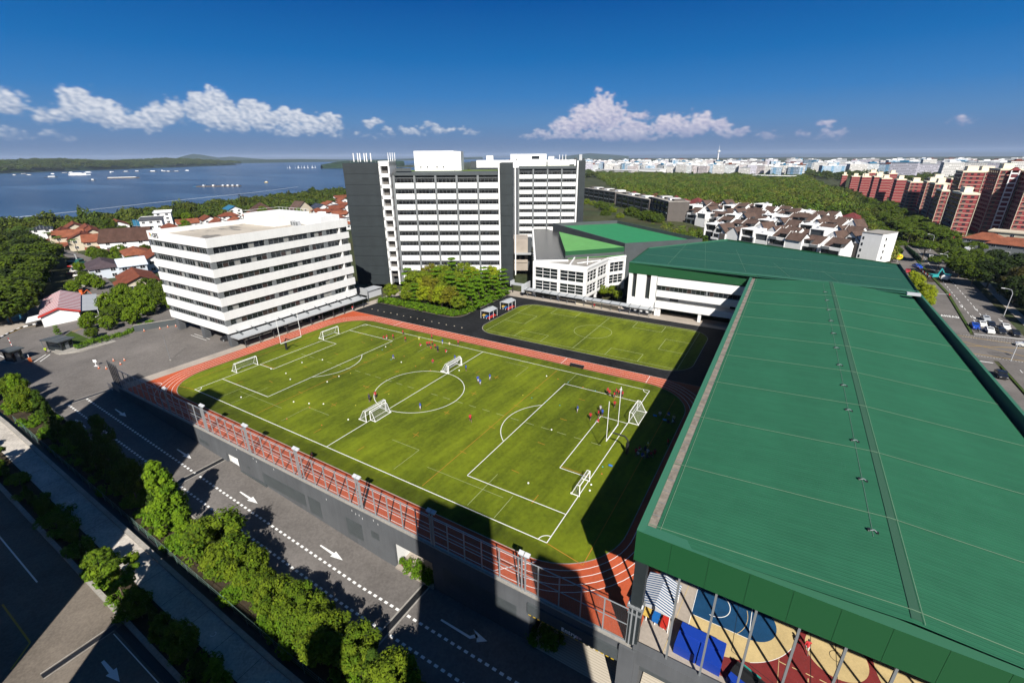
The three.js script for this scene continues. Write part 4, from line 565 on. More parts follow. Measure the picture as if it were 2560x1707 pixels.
{ // low green mesh fence by the footpath
  const t = thing('drain_fence', 'low green wire fence between drain and roadside trees', 'fence', [-60, 0, 46.3]), m = mat('fencegreen', [.12, .2, .18], .5); for (let i = 0; i < 44; i++) { const x = -60 + i * 2.6; obj('post', bx(i * 2.6 - .03, i * 2.6 + .03, rd(x) - .5, rd(x) + 1.1, -.03, .03), m, t); if (i) obj('mesh_panel', [bar([i * 2.6 - 2.6, rd(x - 2.6) + 1.05, 0], [i * 2.6, rd(x) + 1.05, 0], .03), bar([i * 2.6 - 2.6, rd(x - 2.6) + .55, 0], [i * 2.6, rd(x) + .55, 0], .02), bar([i * 2.6 - 2.6, rd(x - 2.6) + .1, 0], [i * 2.6, rd(x) + .1, 0], .02), ...Array.from({ length: 8 }, (_, k) => bar([i * 2.6 - 2.6 + k * .32, rd(x - 2.6 + k * .32), 0], [i * 2.6 - 2.6 + k * .32, rd(x - 2.6 + k * .32) + 1.05, 0], .012))], m, t); }
}

// ================================================================ pitch furniture
const net = (a, b, c, d, s = .22) => { // net between corner points a-b (one edge) and d-c (opposite edge)
  const g = [], A = V3(...a), B = V3(...b), C = V3(...c), D = V3(...d), n = Math.max(2, Math.round(A.distanceTo(B) / s)), m = Math.max(2, Math.round(A.distanceTo(D) / s)); for (let i = 0; i <= n; i++) g.push(bar(A.clone().lerp(B, i / n).toArray(), D.clone().lerp(C, i / n).toArray(), .012)); for (let i = 0; i <= m; i++) g.push(bar(A.clone().lerp(D, i / m).toArray(), B.clone().lerp(C, i / m).toArray(), .012)); return g; };
function goal(w, h, d0, d1) { // w along z, mouth at x = 0, depth towards -x
  const t = thing('football_goal', 'x', 'goal', [0, 0, 0], 0, 'portable white football goals'), r = .075, Z = w / 2;
  for (const s of [-1, 1]) { obj('upright', rod([0, 0, s * Z], [0, h, s * Z], r, r, 8), M.white, t); obj('side_frame', [rod([0, h, s * Z], [-d0, h, s * Z], .05), rod([-d0, h, s * Z], [-d1, .05, s * Z], .05), rod([-d1, .05, s * Z], [0, .05, s * Z], .06)], M.white, t); obj('wheel', new THREE.CylinderGeometry(.14, .14, .1, 10).rotateX(Math.PI / 2).translate(-d1, .14, s * Z * 1.03), M.white, t); }
  obj('crossbar', rod([0, h, -Z], [0, h, Z], r, r, 8), M.white, t); obj('back_bar', [rod([-d1, .06, -Z], [-d1, .06, Z], .06), rod([-d0, h, -Z], [-d0, h, Z], .03)], M.white, t);
  obj('net', [...net([-d0, h, -Z], [-d0, h, Z], [-d1, .05, Z], [-d1, .05, -Z]), ...net([0, h, -Z], [0, h, Z], [-d0, h, Z], [-d0, h, -Z]), ...[-1, 1].flatMap(s => net([0, h, s * Z], [-d0, h, s * Z], [-d1, .05, s * Z], [0, .05, s * Z]))], mat('net', [.45, .47, .45], .8), t); return t;
}
{
  const a = goal(5, 2.15, .5, 1.75); a.position.set(-41.2, 0, 11.7); a.userData.label = 'white portable goal on the left goal line nearer the road wall';
  dup(a, [-41.2, 0, -11.65], 0, 'white portable goal on the office-side goal line farther from the wall'); a.userData.label = 'white portable goal on the office-side goal line nearer the wall';
  dup(a, [-.1, 0, 11.9], 0, 'larger goal of the back-to-back pair at the near circle edge'); dup(a, [0, 0, -11.7], 0, 'larger goal of the back-to-back pair at the far circle edge'); dup(a, [41.1, 0, -11.7], Math.PI, 'white goal on the hall-side goal line near the red shirted group');
  const b = goal(3.8, 1.85, .45, 1.2); b.position.set(.1, 0, 11.65); b.rotation.y = Math.PI; b.userData.label = 'smaller goal of the back-to-back pair at the near circle edge';
  dup(b, [.3, 0, -11.7], Math.PI, 'smaller goal of the back-to-back pair at the far circle edge', [1.3, 1, 1.28]); dup(b, [41.15, 0, 11.5], Math.PI, 'small white goal on the hall-side goal line nearer the wall');
  const mk = s => { const t = thing('gridiron_goalpost', s < 0 ? 'tall white gridiron uprights on black gooseneck beside the office block' : 'tall white gridiron uprights on black gooseneck at the hall end', 'goalpost', [s * 43.7, 0, 0], s < 0 ? 0 : Math.PI); obj('post_pad', rod([0, 0, 0], [0, 1.9, 0], .27, .27, 12), M.blacksteel, t); obj('gooseneck', [rod([0, 1.9, 0], [0, 2.4, 0], .13, .13, 8), rod([0, 2.4, 0], [.5, 3, 0], .13, .13, 8), rod([.5, 3, 0], [2.6, 3.05, 0], .12, .12, 8)], M.blacksteel, t); obj('crossbar', rod([2.65, 3.05, -2.8], [2.65, 3.05, 2.8], .085, .085, 8), M.white, t); for (const z of [-2.8, 2.8]) obj('upright', rod([2.65, 3.05, z], [2.65, 10.1, z], .05, .05, 8), M.white, t); }; mk(-1); mk(1);
  // footballs and marker cones
  const ball = new THREE.IcosahedronGeometry(.14, 2), cone = new THREE.LatheGeometry([[.0, .09], [.035, .09], [.1, .02], [.12, 0]].map(p => new THREE.Vector2(...p)), 12), ck = { o: mat('coneorange', [.6, .12, .02], .6), y: mat('coneyellow', [.6, .55, .05], .6), c: mat('conecyan', [.02, .4, .5], .6) };
  const near = (x, z) => (Math.hypot(x, z) < 9 ? 'inside the centre circle' : x < -24 ? 'in the office-side penalty area' : x > 24 ? 'in the hall-side penalty area' : z > 14 ? 'close to the near touchline' : z < -14 ? 'close to the far touchline' : x < 0 ? 'in midfield towards the office block' : 'in midfield towards the sports hall');
  const nb = {}; const uq = s => { const k = nb[s] = (nb[s] ?? -1) + 1; return k ? ORD[k] + ' ' + s : s; };
  for (const [x, z] of [[-23.1, -13.5], [-13, -8.4], [-3.5, 15.6], [30.2, 0], [19.8, -18.7], [-31.1, 9], [-27.6, 10.4], [-33.1, 3.4], [-30.3, -.1], [-36.2, 9.2], [-29, 20.5], [-18.1, 16.4], [-14.9, 15.3], [-12.3, 14], [-19.6, 4.1], [-19.6, 7.2], [41.7, 10.3], [42, 11.6], [1.5, -11.5], [33.6, 14.6]]) tag(obj('football', ball.clone().translate(x, .14, z), M.white), uq('white football lying ' + near(x, z)), 'ball', 'footballs on the pitch');
  for (const [x, z, c] of [[-30, -15.4, 'o'], [-23.2, -15.5, 'o'], [-21.3, -8.9, 'o'], [-15, -11.5, 'o'], [-8.7, -8.5, 'o'], [-4.4, -8.6, 'o'], [-11.4, 4.5, 'o'], [19.5, -8.7, 'y'], [21.6, -8.6, 'c'], [24.7, -8.7, 'c'], [27.7, -8.7, 'c'], [22.5, -18.8, 'o'], [25, -18.6, 'c'], [28.6, -18, 'o'], [31.4, -17.8, 'c'], [-16.4, -8.5, 'c'], [-22.7, -11.9, 'c'], [-13.7, 21, 'o'], [-6.3, 19.2, 'o'], [-13.7, 16.1, 'o'], [-18.8, 1.6, 'y'], [-4.3, 4.5, 'y'], [-6.6, 11.1, 'y'], [42.1, 7, 'o'], [41.6, 5.3, 'c']]) tag(obj('marker_cone', cone.clone().translate(x, .005, z), ck[c]), uq({ o: 'orange', y: 'yellow', c: 'cyan' }[c] + ' disc cone ' + near(x, z)), 'cone', 'disc cones on the pitch');
  // small studs beside the black path and the black bench by the track
  const st = new THREE.CylinderGeometry(.12, .16, .1, 8); for (let i = 0; i < 14; i++) tag(obj('path_stud', st.clone().translate(-50 + i * 2.7, .04, -34.6 + (i % 3) * .1 - (i > 8 ? (i - 8) * .05 : 0)), M.cream), ORD[i] + ' pale stud from the office end of the black path', 'stud', 'studs on the black path');
  const h = thing('hurdle_bench', 'low dark bench on the inner track edge beyond the far touchline', 'bench', [23.6, 0, -26.3]); obj('seat', bx(-1.7, 1.7, .35, .45, -.25, .25), M.blacksteel, h); for (const x of [-1.4, 1.4]) obj('leg', bx(x - .06, x + .06, 0, .35, -.2, .2), M.blacksteel, h); obj('back', bx(-1.7, 1.7, .45, .75, -.28, -.22), M.blacksteel, h);
}
{ // team shelters: grey vaulted roof on four posts over rows of seats
  const seatC = [mat('seatred', [.5, .03, .02], .5), mat('seatyellow', [.6, .42, .1], .5), mat('seatblue', [.01, .13, .42], .5)];
  const mk = (label, x, z, turn, roofMat) => {
    const t = thing('team_shelter', label, 'shelter', [x, 0, z], turn), A = [], B = []; const l = []; for (let i = 0; i < 8; i++) { const a = i / 8, b = (i + 1) / 8, f = q => [(q - .5) * 3.4, 2.35 + .55 * (1 - Math.abs(q - .5) * 2)]; const [x0, y0] = f(a), [x1, y1] = f(b); l.push([x0, y0, -2.2], [x1, y1, 2.2], [x1, y1, -2.2], [x0, y0, -2.2], [x0, y0, 2.2], [x1, y1, 2.2]); }
    obj('roof', tris(l), roofMat, t); obj('gable', [tris([[-1.7, 2.35, 2.2], [1.7, 2.35, 2.2], [0, 2.9, 2.2]]), tris([[-1.7, 2.35, -2.2], [1.7, 2.35, -2.2], [0, 2.9, -2.2]])], M.paleSteel, t);
    for (const sx of [-1, 1]) for (const sz of [-1, 0, 1]) obj('post', rod([sx * 1.55, 0, sz * 2.05], [sx * 1.55, 2.4, sz * 2.05], .05), M.white, t);
    for (let r = 0; r < 3; r++) { const y = .25 + r * .25, x0 = 1.1 - r * .9; const b = obj('bench_row', [bx(x0 - .35, x0 + .3, y, y + .07, -2, 2)], seatC[[0, 2, 1][r]], t); obj('bench_leg', [-1.8, 0, 1.8].map(z => bx(x0 - .05, x0 + .05, 0, y, z - .05, z + .05)), M.white, b); for (let k = 0; k < 6; k++) obj('seat_back', bx(x0 - .36, x0 - .3, y + .07, y + .42, -1.95 + k * .67, -1.4 + k * .67), seatC[[0, 2, 1][r]], t); }
  };
  mk('grey roofed team shelter nearer the main track', -13.4, -46.4, 0, M.canopy); mk('grey roofed team shelter farther up the black path', -13, -56.6, 0, M.canopy);
  const stripeM = mat('stripes', white, .7, { map: tex(64, 64, (u, v) => (v * 4) % 1 < .5 ? [.72, .72, .72] : [.04, .10, .22], 1.2) });
  mk('blue and white striped shelter beside the hall corner column', 55.3, 25.6, -.03, stripeM);
}

// ================================================================ people
function bodyGeo(pose) { // joints -> tapered capsules -> one skin
  const J = pose, caps = [], C = (a, b, r1, r2, c) => caps.push([V3(...a), V3(...b), r1, r2, c]);
  C(J.hip, J.chest, .15, .16, 1); C(J.chest, J.neck, .15, .075, 1); C(J.neck, J.head, .06, .07, 0); C(J.head, [J.head[0], J.head[1] + .1, J.head[2]], .105, .1, 0);
  for (const s of ['l', 'r']) { C(J.hip, J[s + 'hip'], .14, .115, 2); C(J[s + 'hip'], J[s + 'knee'], .105, .075, 2); C(J[s + 'knee'], J[s + 'ankle'], .066, .045, 0); C(J[s + 'ankle'], J[s + 'toe'], .05, .04, 3); C(J.neck, J[s + 'sh'], .07, .08, 1); C(J[s + 'sh'], J[s + 'el'], .068, .05, 1); C(J[s + 'el'], J[s + 'wr'], .045, .034, 0); C(J[s + 'wr'], J[s + 'ha'], .036, .03, 0); }
  const sd = (p, [a, b, r1, r2]) => { const ab = b.clone().sub(a), t = clamp(p.clone().sub(a).dot(ab) / ab.lengthSq()); return p.distanceTo(a.clone().addScaledVector(ab, t)) - lerp(r1, r2, t); };
  const N = 44, mc = new MarchingCubes(N, M.white, false, false, 30000), half = 1.0, p = V3(0, 0, 0); mc.isolation = 0;
  for (let k = 0; k < N; k++) for (let j = 0; j < N; j++) for (let i = 0; i < N; i++) { p.set((i / N * 2 - 1) * half, (j / N * 2 - 1) * half + .9, (k / N * 2 - 1) * half); let d = 9; for (const c of caps) { const q = sd(p, c), h = clamp(.5 + .5 * (d - q) / .04); d = lerp(d, q, h) - .04 * h * (1 - h); } mc.field[i + j * N + k * N * N] = -d; }
  mc.update(); const n = mc.count, pos = new Float32Array(n * 3), reg = new Uint8Array(n);
  for (let i = 0; i < n; i++) { p.set(mc.positionArray[3 * i] * half, mc.positionArray[3 * i + 1] * half + .9, mc.positionArray[3 * i + 2] * half); pos.set([p.x, p.y, p.z], 3 * i); }
  for (let i = 0; i < n; i += 3) { p.set((pos[3 * i] + pos[3 * i + 3] + pos[3 * i + 6]) / 3, (pos[3 * i + 1] + pos[3 * i + 4] + pos[3 * i + 7]) / 3, (pos[3 * i + 2] + pos[3 * i + 5] + pos[3 * i + 8]) / 3); let b = 9, c = 0; for (const q of caps) { const d = sd(p, q); if (d < b) { b = d; c = q[4]; } } reg[i] = reg[i + 1] = reg[i + 2] = c; }
  const h = V3(...J.head), hair = new THREE.SphereGeometry(.125, 10, 8, 0, Math.PI * 2, 0, 1.9).rotateX(-.35).translate(h.x, h.y + .06, h.z - .015); return { pos, reg, hair };
}
const base = { hip: [0, .95, 0], chest: [0, 1.3, 0], neck: [0, 1.5, 0], head: [0, 1.62, .02], lhip: [.1, .9, 0], rhip: [-.1, .9, 0], lknee: [.11, .5, .03], rknee: [-.11, .5, .03], lankle: [.11, .1, 0], rankle: [-.11, .1, 0], ltoe: [.13, .05, .16], rtoe: [-.13, .05, .16], lsh: [.2, 1.44, 0], rsh: [-.2, 1.44, 0], lel: [.27, 1.17, -.02], rel: [-.27, 1.17, -.02], lwr: [.28, .93, .06], rwr: [-.28, .93, .06], lha: [.28, .83, .09], rha: [-.28, .83, .09] };
const POSES = { stand: base, walk: { ...base, lknee: [.1, .52, .16], lankle: [.1, .14, .1], ltoe: [.1, .1, .26], rknee: [-.1, .5, -.08], rankle: [-.1, .14, -.32], rtoe: [-.1, .06, -.2], lel: [.27, 1.18, -.14], lwr: [.26, .98, -.1], lha: [.25, .9, -.04], rel: [-.27, 1.2, .12], rwr: [-.22, 1.06, .28], rha: [-.2, 1.04, .36] },
  run: { ...base, chest: [0, 1.28, .06], neck: [0, 1.48, .1], head: [0, 1.6, .14], lknee: [.1, .62, .32], lankle: [.1, .28, .12], ltoe: [.1, .2, .26], rknee: [-.1, .5, -.1], rankle: [-.1, .22, -.42], rtoe: [-.1, .1, -.44], lsh: [.2, 1.42, .06], rsh: [-.2, 1.42, .06], lel: [.3, 1.2, -.16], lwr: [.24, 1.1, .06], lha: [.22, 1.12, .14], rel: [-.28, 1.2, .22], rwr: [-.2, 1.28, .42], rha: [-.18, 1.34, .48] },
  sit: { ...base, hip: [0, .16, -.15], chest: [0, .5, -.12], neck: [0, .72, -.08], head: [0, .85, -.04], lhip: [.1, .15, -.12], rhip: [-.1, .15, -.12], lknee: [.2, .34, .22], rknee: [-.2, .34, .22], lankle: [.08, .07, .36], rankle: [-.08, .07, .38], ltoe: [.1, .05, .52], rtoe: [-.1, .05, .54], lsh: [.19, .64, -.1], rsh: [-.19, .64, -.1], lel: [.28, .42, .02], rel: [-.28, .42, .02], lwr: [.2, .38, .2], rwr: [-.2, .38, .2], lha: [.15, .36, .28], rha: [-.15, .36, .28] } };
const KIT = { red: [[.5, .02, .025], [.03, .03, .04]], redw: [[.5, .02, .025], [.6, .6, .6]], blue: [[.02, .08, .42], [.6, .6, .62]], blued: [[.02, .08, .42], [.02, .03, .06]], navy: [[.012, .02, .055], [.015, .015, .02]], white: [[.62, .62, .6], [.1, .1, .1]], vest: [[.45, .62, .02], [.05, .05, .07]], yellow: [[.6, .5, .25], [.5, .5, .5]] };
const bodies = {}, kitGeo = {}, hairM = mat('hair', [.012, .01, .009], .7), bodyM = new THREE.MeshStandardMaterial({ vertexColors: true, color: col(.74, .74, .74), roughness: .85, side: THREE.DoubleSide });
function person(pose, kit, x, y, z, turn, h, label) {
  bodies[pose] ??= bodyGeo(POSES[pose]); const key = pose + kit;
  if (!kitGeo[key]) { const b = bodies[pose], c = new Float32Array(b.reg.length * 3), pal = [[.28, .16, .10], ...KIT[kit], [.15, .15, .15]]; b.reg.forEach((r, i) => c.set(pal[r], 3 * i)); const g = new THREE.BufferGeometry(); g.setAttribute('position', new THREE.BufferAttribute(b.pos, 3)); g.setAttribute('color', new THREE.BufferAttribute(c, 3)); g.computeVertexNormals(); kitGeo[key] = g; }
  const t = thing('person', label, 'person', [x, y, z], turn); const s = h / 1.75; t.scale.setScalar(s); obj('body', kitGeo[key], bodyM, t); obj('hair', bodies[pose].hair, hairM, t); return t;
}
{
  const r = rng(91), nm = { red: 'red shirt and black shorts', redw: 'red shirt and white shorts', blue: 'blue shirt and white shorts', blued: 'blue shirt and dark shorts', navy: 'dark navy clothes', white: 'white shirt', yellow: 'cream shirt' }, ps = { stand: 'standing', walk: 'walking', run: 'running', sit: 'sitting on the turf' };
  const L = [['sit', 'red', -28.1, -17.8, 'just inside the office-side penalty corner'], ['stand', 'redw', -26.4, -17.3, 'by the office-side penalty corner'], ['stand', 'red', -25.2, -18.4, 'at the office-side penalty corner'], ['stand', 'red', -25.3, -22.2, 'alone near the far touchline'], ['walk', 'red', -21.3, -18.8, 'between penalty corner and yellow cone'], ['stand', 'red', -16.3, -23.4, 'on the far touchline'], ['sit', 'redw', -16, -18.6, 'apart from the red cluster'], ['stand', 'red', -14, -18.9, 'at the head of the red cluster'], ['stand', 'red', -13.7, -19.4, 'second in the red cluster'], ['stand', 'red', -13.3, -20, 'behind the red cluster'], ['sit', 'red', -12.4, -18.5, 'at the foot of the red cluster'], ['walk', 'red', -11.3, -18.7, 'beside the navy clad adult'], ['sit', 'redw', -7.8, -18.6, 'beyond the navy clad adult'], ['sit', 'red', -6.6, -12.1, 'in front of the far goal pair'], ['stand', 'red', -7.8, -23.6, 'at the track edge'], ['walk', 'red', -5.3, 7.1, 'behind the near goal pair'], ['run', 'red', 16.3, 4.9, 'alone in midfield right of the circle'],
    ['stand', 'blue', -11.5, -21.9, 'by the far touchline'], ['stand', 'navy', -9.5, -17.5, 'coaching the red cluster'], ['run', 'blue', -15.6, -8.5, 'chasing across midfield'], ['stand', 'blued', -2.6, -15.4, 'inside the far goal'], ['stand', 'blued', 2.9, -12.2, 'beside the far goal pair'], ['walk', 'blue', 8.5, -8.8, 'left of the blue trio'], ['stand', 'blue', 9.6, -8, 'nearest of the blue trio'], ['walk', 'blue', 10.1, -11, 'farthest of the blue trio'], ['stand', 'blue', 5.5, 6.1, 'inside the centre circle'], ['stand', 'blue', 31.7, -7.9, 'alone in the hall-side penalty area'], ['stand', 'navy', -5.3, 8.7, 'beside the near goal pair'], ['sit', 'yellow', -10.1, -22.9, 'on the far touchline'],
    ['stand', 'red', 34.1, -17.5, 'leftmost of the group on the penalty line'], ['walk', 'red', 34.7, -16.9, 'second of the group on the penalty line'], ['stand', 'red', 35.8, -16.6, 'nearest of the group on the penalty line'], ['stand', 'red', 35.7, -18.1, 'amid the penalty line group'], ['walk', 'red', 36.2, -17.9, 'fifth of the group on the penalty line'], ['stand', 'white', 36.4, -18.7, 'behind the group on the penalty line'], ['stand', 'red', 37.1, -17.7, 'rightmost of the group on the penalty line'], ['walk', 'red', 37.1, -13.1, 'between the tall uprights and the group'], ['walk', 'red', 34.8, -6.6, 'leftmost by the six yard corner'], ['stand', 'red', 35.7, -8.2, 'in the huddle at the six yard corner'], ['sit', 'redw', 36.2, -6.6, 'at the six yard corner'], ['stand', 'blued', 36.2, -8.9, 'in the huddle at the six yard corner'], ['stand', 'white', 35.4, -10.1, 'behind the huddle at the six yard corner'],
    ['sit', 'white', 45.3, -14.6, 'in the roof shade beside the blue bag'], ['sit', 'blue', 46.7, -15.2, 'in the roof shade far side'], ['sit', 'yellow', 47.8, -14.6, 'in the roof shade by the track'], ['sit', 'navy', 47.3, -12.6, 'in the roof shade near side'], ['sit', 'white', 48, -13.2, 'in the roof shade by the inner kerb'], ['sit', 'red', 44.9, -1.1, 'first in the seated shade circle'], ['sit', 'redw', 45.3, -1.9, 'second in the seated shade circle'], ['sit', 'navy', 46, -2.3, 'third in the seated shade circle'], ['sit', 'white', 46.6, -1.9, 'fourth in the seated shade circle'], ['sit', 'blue', 46.2, -.3, 'fifth in the seated shade circle'], ['sit', 'red', 47.3, -1.2, 'sixth in the seated shade circle'], ['sit', 'white', 45.4, -.3, 'seventh in the seated shade circle'], ['sit', 'navy', 46.9, -.5, 'eighth in the seated shade circle'], ['sit', 'red', 47.6, -2.2, 'ninth in the seated shade circle'], ['stand', 'red', 48.9, -5.2, 'on the shaded inner track edge'], ['walk', 'red', 10.8, -69.7, 'on the beige walkway beyond the small pitch'], ['walk', 'redw', -54.2, -30.5, 'by the gateway canopy'], ['run', 'redw', 68.8, 22.9, 'dribbling on the red indoor court'], ['walk', 'white', -55.2, -19, 'under the office canopy']];
  for (const [p, k, x, z, w] of L) person(p, k, x, .01, z, r() * 6.28, k === 'navy' && p === 'stand' ? 1.78 : 1.5 + r() * .15, ('person in ' + nm[k] + ' ' + ps[p].replace(' on the turf', '') + ' ' + w).split(' ').slice(0, 16).join(' '));
  person('walk', 'vest', -97.6, plazaY(-97.6, 30.4), 30.6, 1.2, 1.75, 'guard in lime yellow vest walking between the gate booths'); person('stand', 'navy', -89, plazaY(-89, 4), 4.2, 2, 1.7, 'person in dark clothes standing by the forecourt cones');
  const bag = (l, x, z, c) => { const t = thing('sports_bag', l, 'bag', [x, .01, z]); const m = new THREE.MeshStandardMaterial({ color: col(...c), roughness: .8 }); obj('bag_body', new THREE.CapsuleGeometry(.16, .4, 4, 8).rotateZ(Math.PI / 2).translate(0, .16, 0), m, t); obj('strap', new THREE.TorusGeometry(.17, .015, 4, 12, Math.PI).translate(0, .26, 0), M.blacksteel, t); };
  bag('blue sports bag lying at the shade line', 42.6, 4.6, [.02, .12, .4]); bag('light blue bag among seated children in shade', 46.5, -13.2, [.1, .3, .6]); bag('blue bag beside the seated white shirt', 44.6, -13.8, [.03, .2, .55]);
  const c = (l, x, y, z, m) => { const t = thing('traffic_cone', l, 'cone', [x, y, z]); obj('base', bx(-.2, .2, 0, .05, -.2, .2), m, t); const b = obj('cone_body', new THREE.LatheGeometry([[.16, .05], [.03, .72], [0, .72]].map(q => new THREE.Vector2(...q)), 12), m, t); obj('white_collar', new THREE.CylinderGeometry(.082, .112, .16, 12).translate(0, .4, 0), M.white, b); return t; };
  [[-74.8, 27.9], [-72.8, 27.15], [-76.5, 24.3], [-72.5, 24.4], [-74.2, 22.9]].forEach(([x, z], i) => c('orange traffic cone in forecourt ring, ' + ORD[i] + ' from the road', x, plazaY(x, z), z, M.coneorange));
  [[-91.2, 11.3], [-89, 8.3], [-88.5, 6.5], [-87.2, 5], [-82, 1]].forEach(([x, z], i) => c('orange traffic cone before the stilts, ' + ORD[i] + ' from the hedge', x, plazaY(x, z), z, M.coneorange)); c('tall orange cone beside the far track turf kerb near the wall', 0, .01, 26.1, M.coneorange); c('yellow cone standing near the far touchline', -19.4, .01, -21.9, M.coneyellow); c('yellow cone in the roof shade beside seated children', 46, .01, -4.1, M.coneyellow);
  const s = thing('notice_stand', 'small white notice board on a stand in the forecourt', 'sign', [-77, plazaY(-77, 27.6), 27.6], .6); obj('board', bx(-.4, .4, 1, 1.6, -.03, .03), M.white, s); obj('pole', bx(-.05, .05, 0, 1, -.05, .05), M.white, s); obj('foot', bx(-.4, .4, 0, .06, -.25, .25), M.white, s);
  const lp = thing('flag_pole', 'thin grey pole standing in the forecourt near the track', 'pole', [-63.6, plazaY(-63.6, 17.5), 17.5]); obj('pole_shaft', rod([0, 0, 0], [-.1, 6.4, 0], .06, .04), M.midgrey, lp); obj('pole_foot', rod([0, 0, 0], [0, .15, 0], .25, .2, 10), M.concrete, lp);
}

// ================================================================ vegetation
const leafM = new THREE.MeshPhysicalMaterial({ vertexColors: true, color: col(.66, .72, .72), roughness: .9, side: THREE.DoubleSide, transmission: .2, specularIntensity: .25, thickness: 0 }), farLeafM = new THREE.MeshPhysicalMaterial({ specularIntensity: .2, vertexColors: true, color: col(.76, .78, .78), roughness: .95, side: THREE.DoubleSide });
function crownGeo({ seed, rx = 3, ry = 3, clumps = 40, n = 2600, leaf = .28, shape = 'round', c = [.07, .12, .02], c2 = [.12, .15, .03], rc = .3, y0 = 0 }) {
  const r = rng(seed), P = [], C = [], I = [], gs = () => (r() + r() + r() - 1.5) * 1.15, cl = [];
  for (let i = 0; i < clumps; i++) {
    const a = r() * 6.283, h = r(); let x, y, z, R = rc * rx * (.65 + r() * .7);
    if (shape === 'cone') { const w = Math.pow(1 - h, .75) * .85 + .12; const q = Math.sqrt(.25 + .75 * r()); x = Math.cos(a) * rx * w * q; z = Math.sin(a) * rx * w * q; y = h * ry * 2; R *= .55 + w * .5; }
    else if (shape === 'umbrella') { const q = Math.sqrt(r()); x = Math.cos(a) * rx * q; z = Math.sin(a) * rx * q; y = ry * (1.15 + .55 * (1 - q * q) + (r() - .5) * .35); }
    else if (shape === 'layer') { const k = Math.floor(r() * 6) / 6, w = (1 - k * .8), q = Math.sqrt(.15 + .85 * r()); x = Math.cos(a) * rx * w * q; z = Math.sin(a) * rx * w * q; y = ry * 2 * (k * .95 + .08) + q * w * .3; }
    else { const u = r() * 2 - 1, s = Math.sqrt(1 - u * u), q = .5 + .45 * Math.sqrt(r()); x = Math.cos(a) * s * rx * q; z = Math.sin(a) * s * rx * q; y = ry + u * ry * q * (u < 0 ? .8 : 1); }
    cl.push([x, y + y0, z, R, r()]);
  }
  for (let i = 0; i < n; i++) {
    const k = cl[Math.floor(r() * clumps)]; let dx = gs(), dy = gs() * .85, dz = gs(); const d = Math.hypot(dx, dy, dz) || 1, q = k[3] * (.62 + .45 * r()) / d, flat = shape === 'layer' ? .35 : shape === 'umbrella' ? .5 : 1;
    const x = k[0] + dx * q, y = k[1] + dy * q * flat, z = k[2] + dz * q;
    const N = V3(dx / d + gs() * .55, dy / d + .55 + gs() * .5, dz / d + gs() * .55).normalize(), T = V3(gs(), gs(), gs()).cross(N).normalize(), B = N.clone().cross(T), s = leaf * (.65 + .7 * r()), o = P.length / 3;
    for (const [u, v] of [[-1, 0], [0, -.55], [1, 0], [0, .55]]) P.push(x + (T.x * u + B.x * v) * s, y + (T.y * u + B.y * v) * s, z + (T.z * u + B.z * v) * s);
    const m = clamp(k[4] * .8 + r() * .4 - .1), w = .72 + .55 * r(); for (let j = 0; j < 4; j++) C.push(lerp(c[0], c2[0], m) * w, lerp(c[1], c2[1], m) * w, lerp(c[2], c2[2], m) * w); I.push(o, o + 1, o + 2, o, o + 2, o + 3);
  }
  const g = new THREE.BufferGeometry(); g.setAttribute('position', new THREE.Float32BufferAttribute(P, 3)); g.setAttribute('color', new THREE.Float32BufferAttribute(C, 3)); g.setIndex(I); g.computeVertexNormals(); return g;
}
function trunkGeo(h, r0, spread, seed, limbs = 5) { const r = rng(seed), g = [rod([0, -.3, 0], [.1, h, .05], r0, r0 * .62, 8)]; for (let i = 0; i < limbs; i++) { const a = i / limbs * 6.283 + r(), y = h * (.72 + .28 * r()); g.push(rod([.08, y, .04], [Math.cos(a) * spread * .6, y + spread * (.5 + .5 * r()), Math.sin(a) * spread * .6], r0 * .45, r0 * .15, 5)); } return fuse(g); }
const KIND = {};
function kind(name, opt, th, tr, spread, mt = leafM) { KIND[name] = [0, 1, 2].slice(0, opt.v ?? 2).map(i => ({ crown: crownGeo({ ...opt, seed: opt.seed + i * 13, y0: th }), trunk: trunkGeo(th + opt.ry * .7, tr, spread, opt.seed + i), H: th + opt.ry * 2, mt })); }
kind('hedge', { seed: 500, rx: 2.5, ry: 2.4, clumps: 70, n: 9500, leaf: .145, rc: .25, c: [.075, .14, .0054], c2: [.17, .21, .0090], v: 3 }, .6, .12, 1.2);
kind('glossy', { seed: 520, rx: 2.4, ry: 3.9, clumps: 90, n: 9000, leaf: .19, rc: .27, shape: 'cone', c: [.10, .19, .0054], c2: [.19, .28, .0090], v: 2 }, .4, .16, 1.2);
kind('darkcone', { seed: 540, rx: 2.5, ry: 4.4, clumps: 80, n: 7500, leaf: .19, rc: .28, shape: 'cone', c: [.04, .085, .0063], c2: [.075, .12, .0090], v: 2 }, .5, .16, 1.2);
kind('feather', { seed: 560, rx: 2.6, ry: 2.6, clumps: 34, n: 4200, leaf: .2, rc: .24, shape: 'umbrella', c: [.08, .15, .0063], c2: [.16, .22, .0090], v: 2 }, 1.2, .12, 1.6);
kind('olive', { seed: 580, rx: 2.9, ry: 3, clumps: 60, n: 5200, leaf: .19, rc: .27, c: [.15, .21, .010], c2: [.25, .285, .013], v: 3 }, 2.6, .14, 1.6);
kind('brownish', { seed: 600, rx: 2.8, ry: 2.9, clumps: 56, n: 4800, leaf: .19, rc: .27, c: [.19, .17, .0135], c2: [.26, .235, .0135], v: 2 }, 2.6, .14, 1.6);
kind('lime', { seed: 620, rx: 2.6, ry: 2.8, clumps: 56, n: 4800, leaf: .19, rc: .27, c: [.27, .32, .0090], c2: [.36, .38, .0135], v: 2 }, 2.2, .13, 1.5);
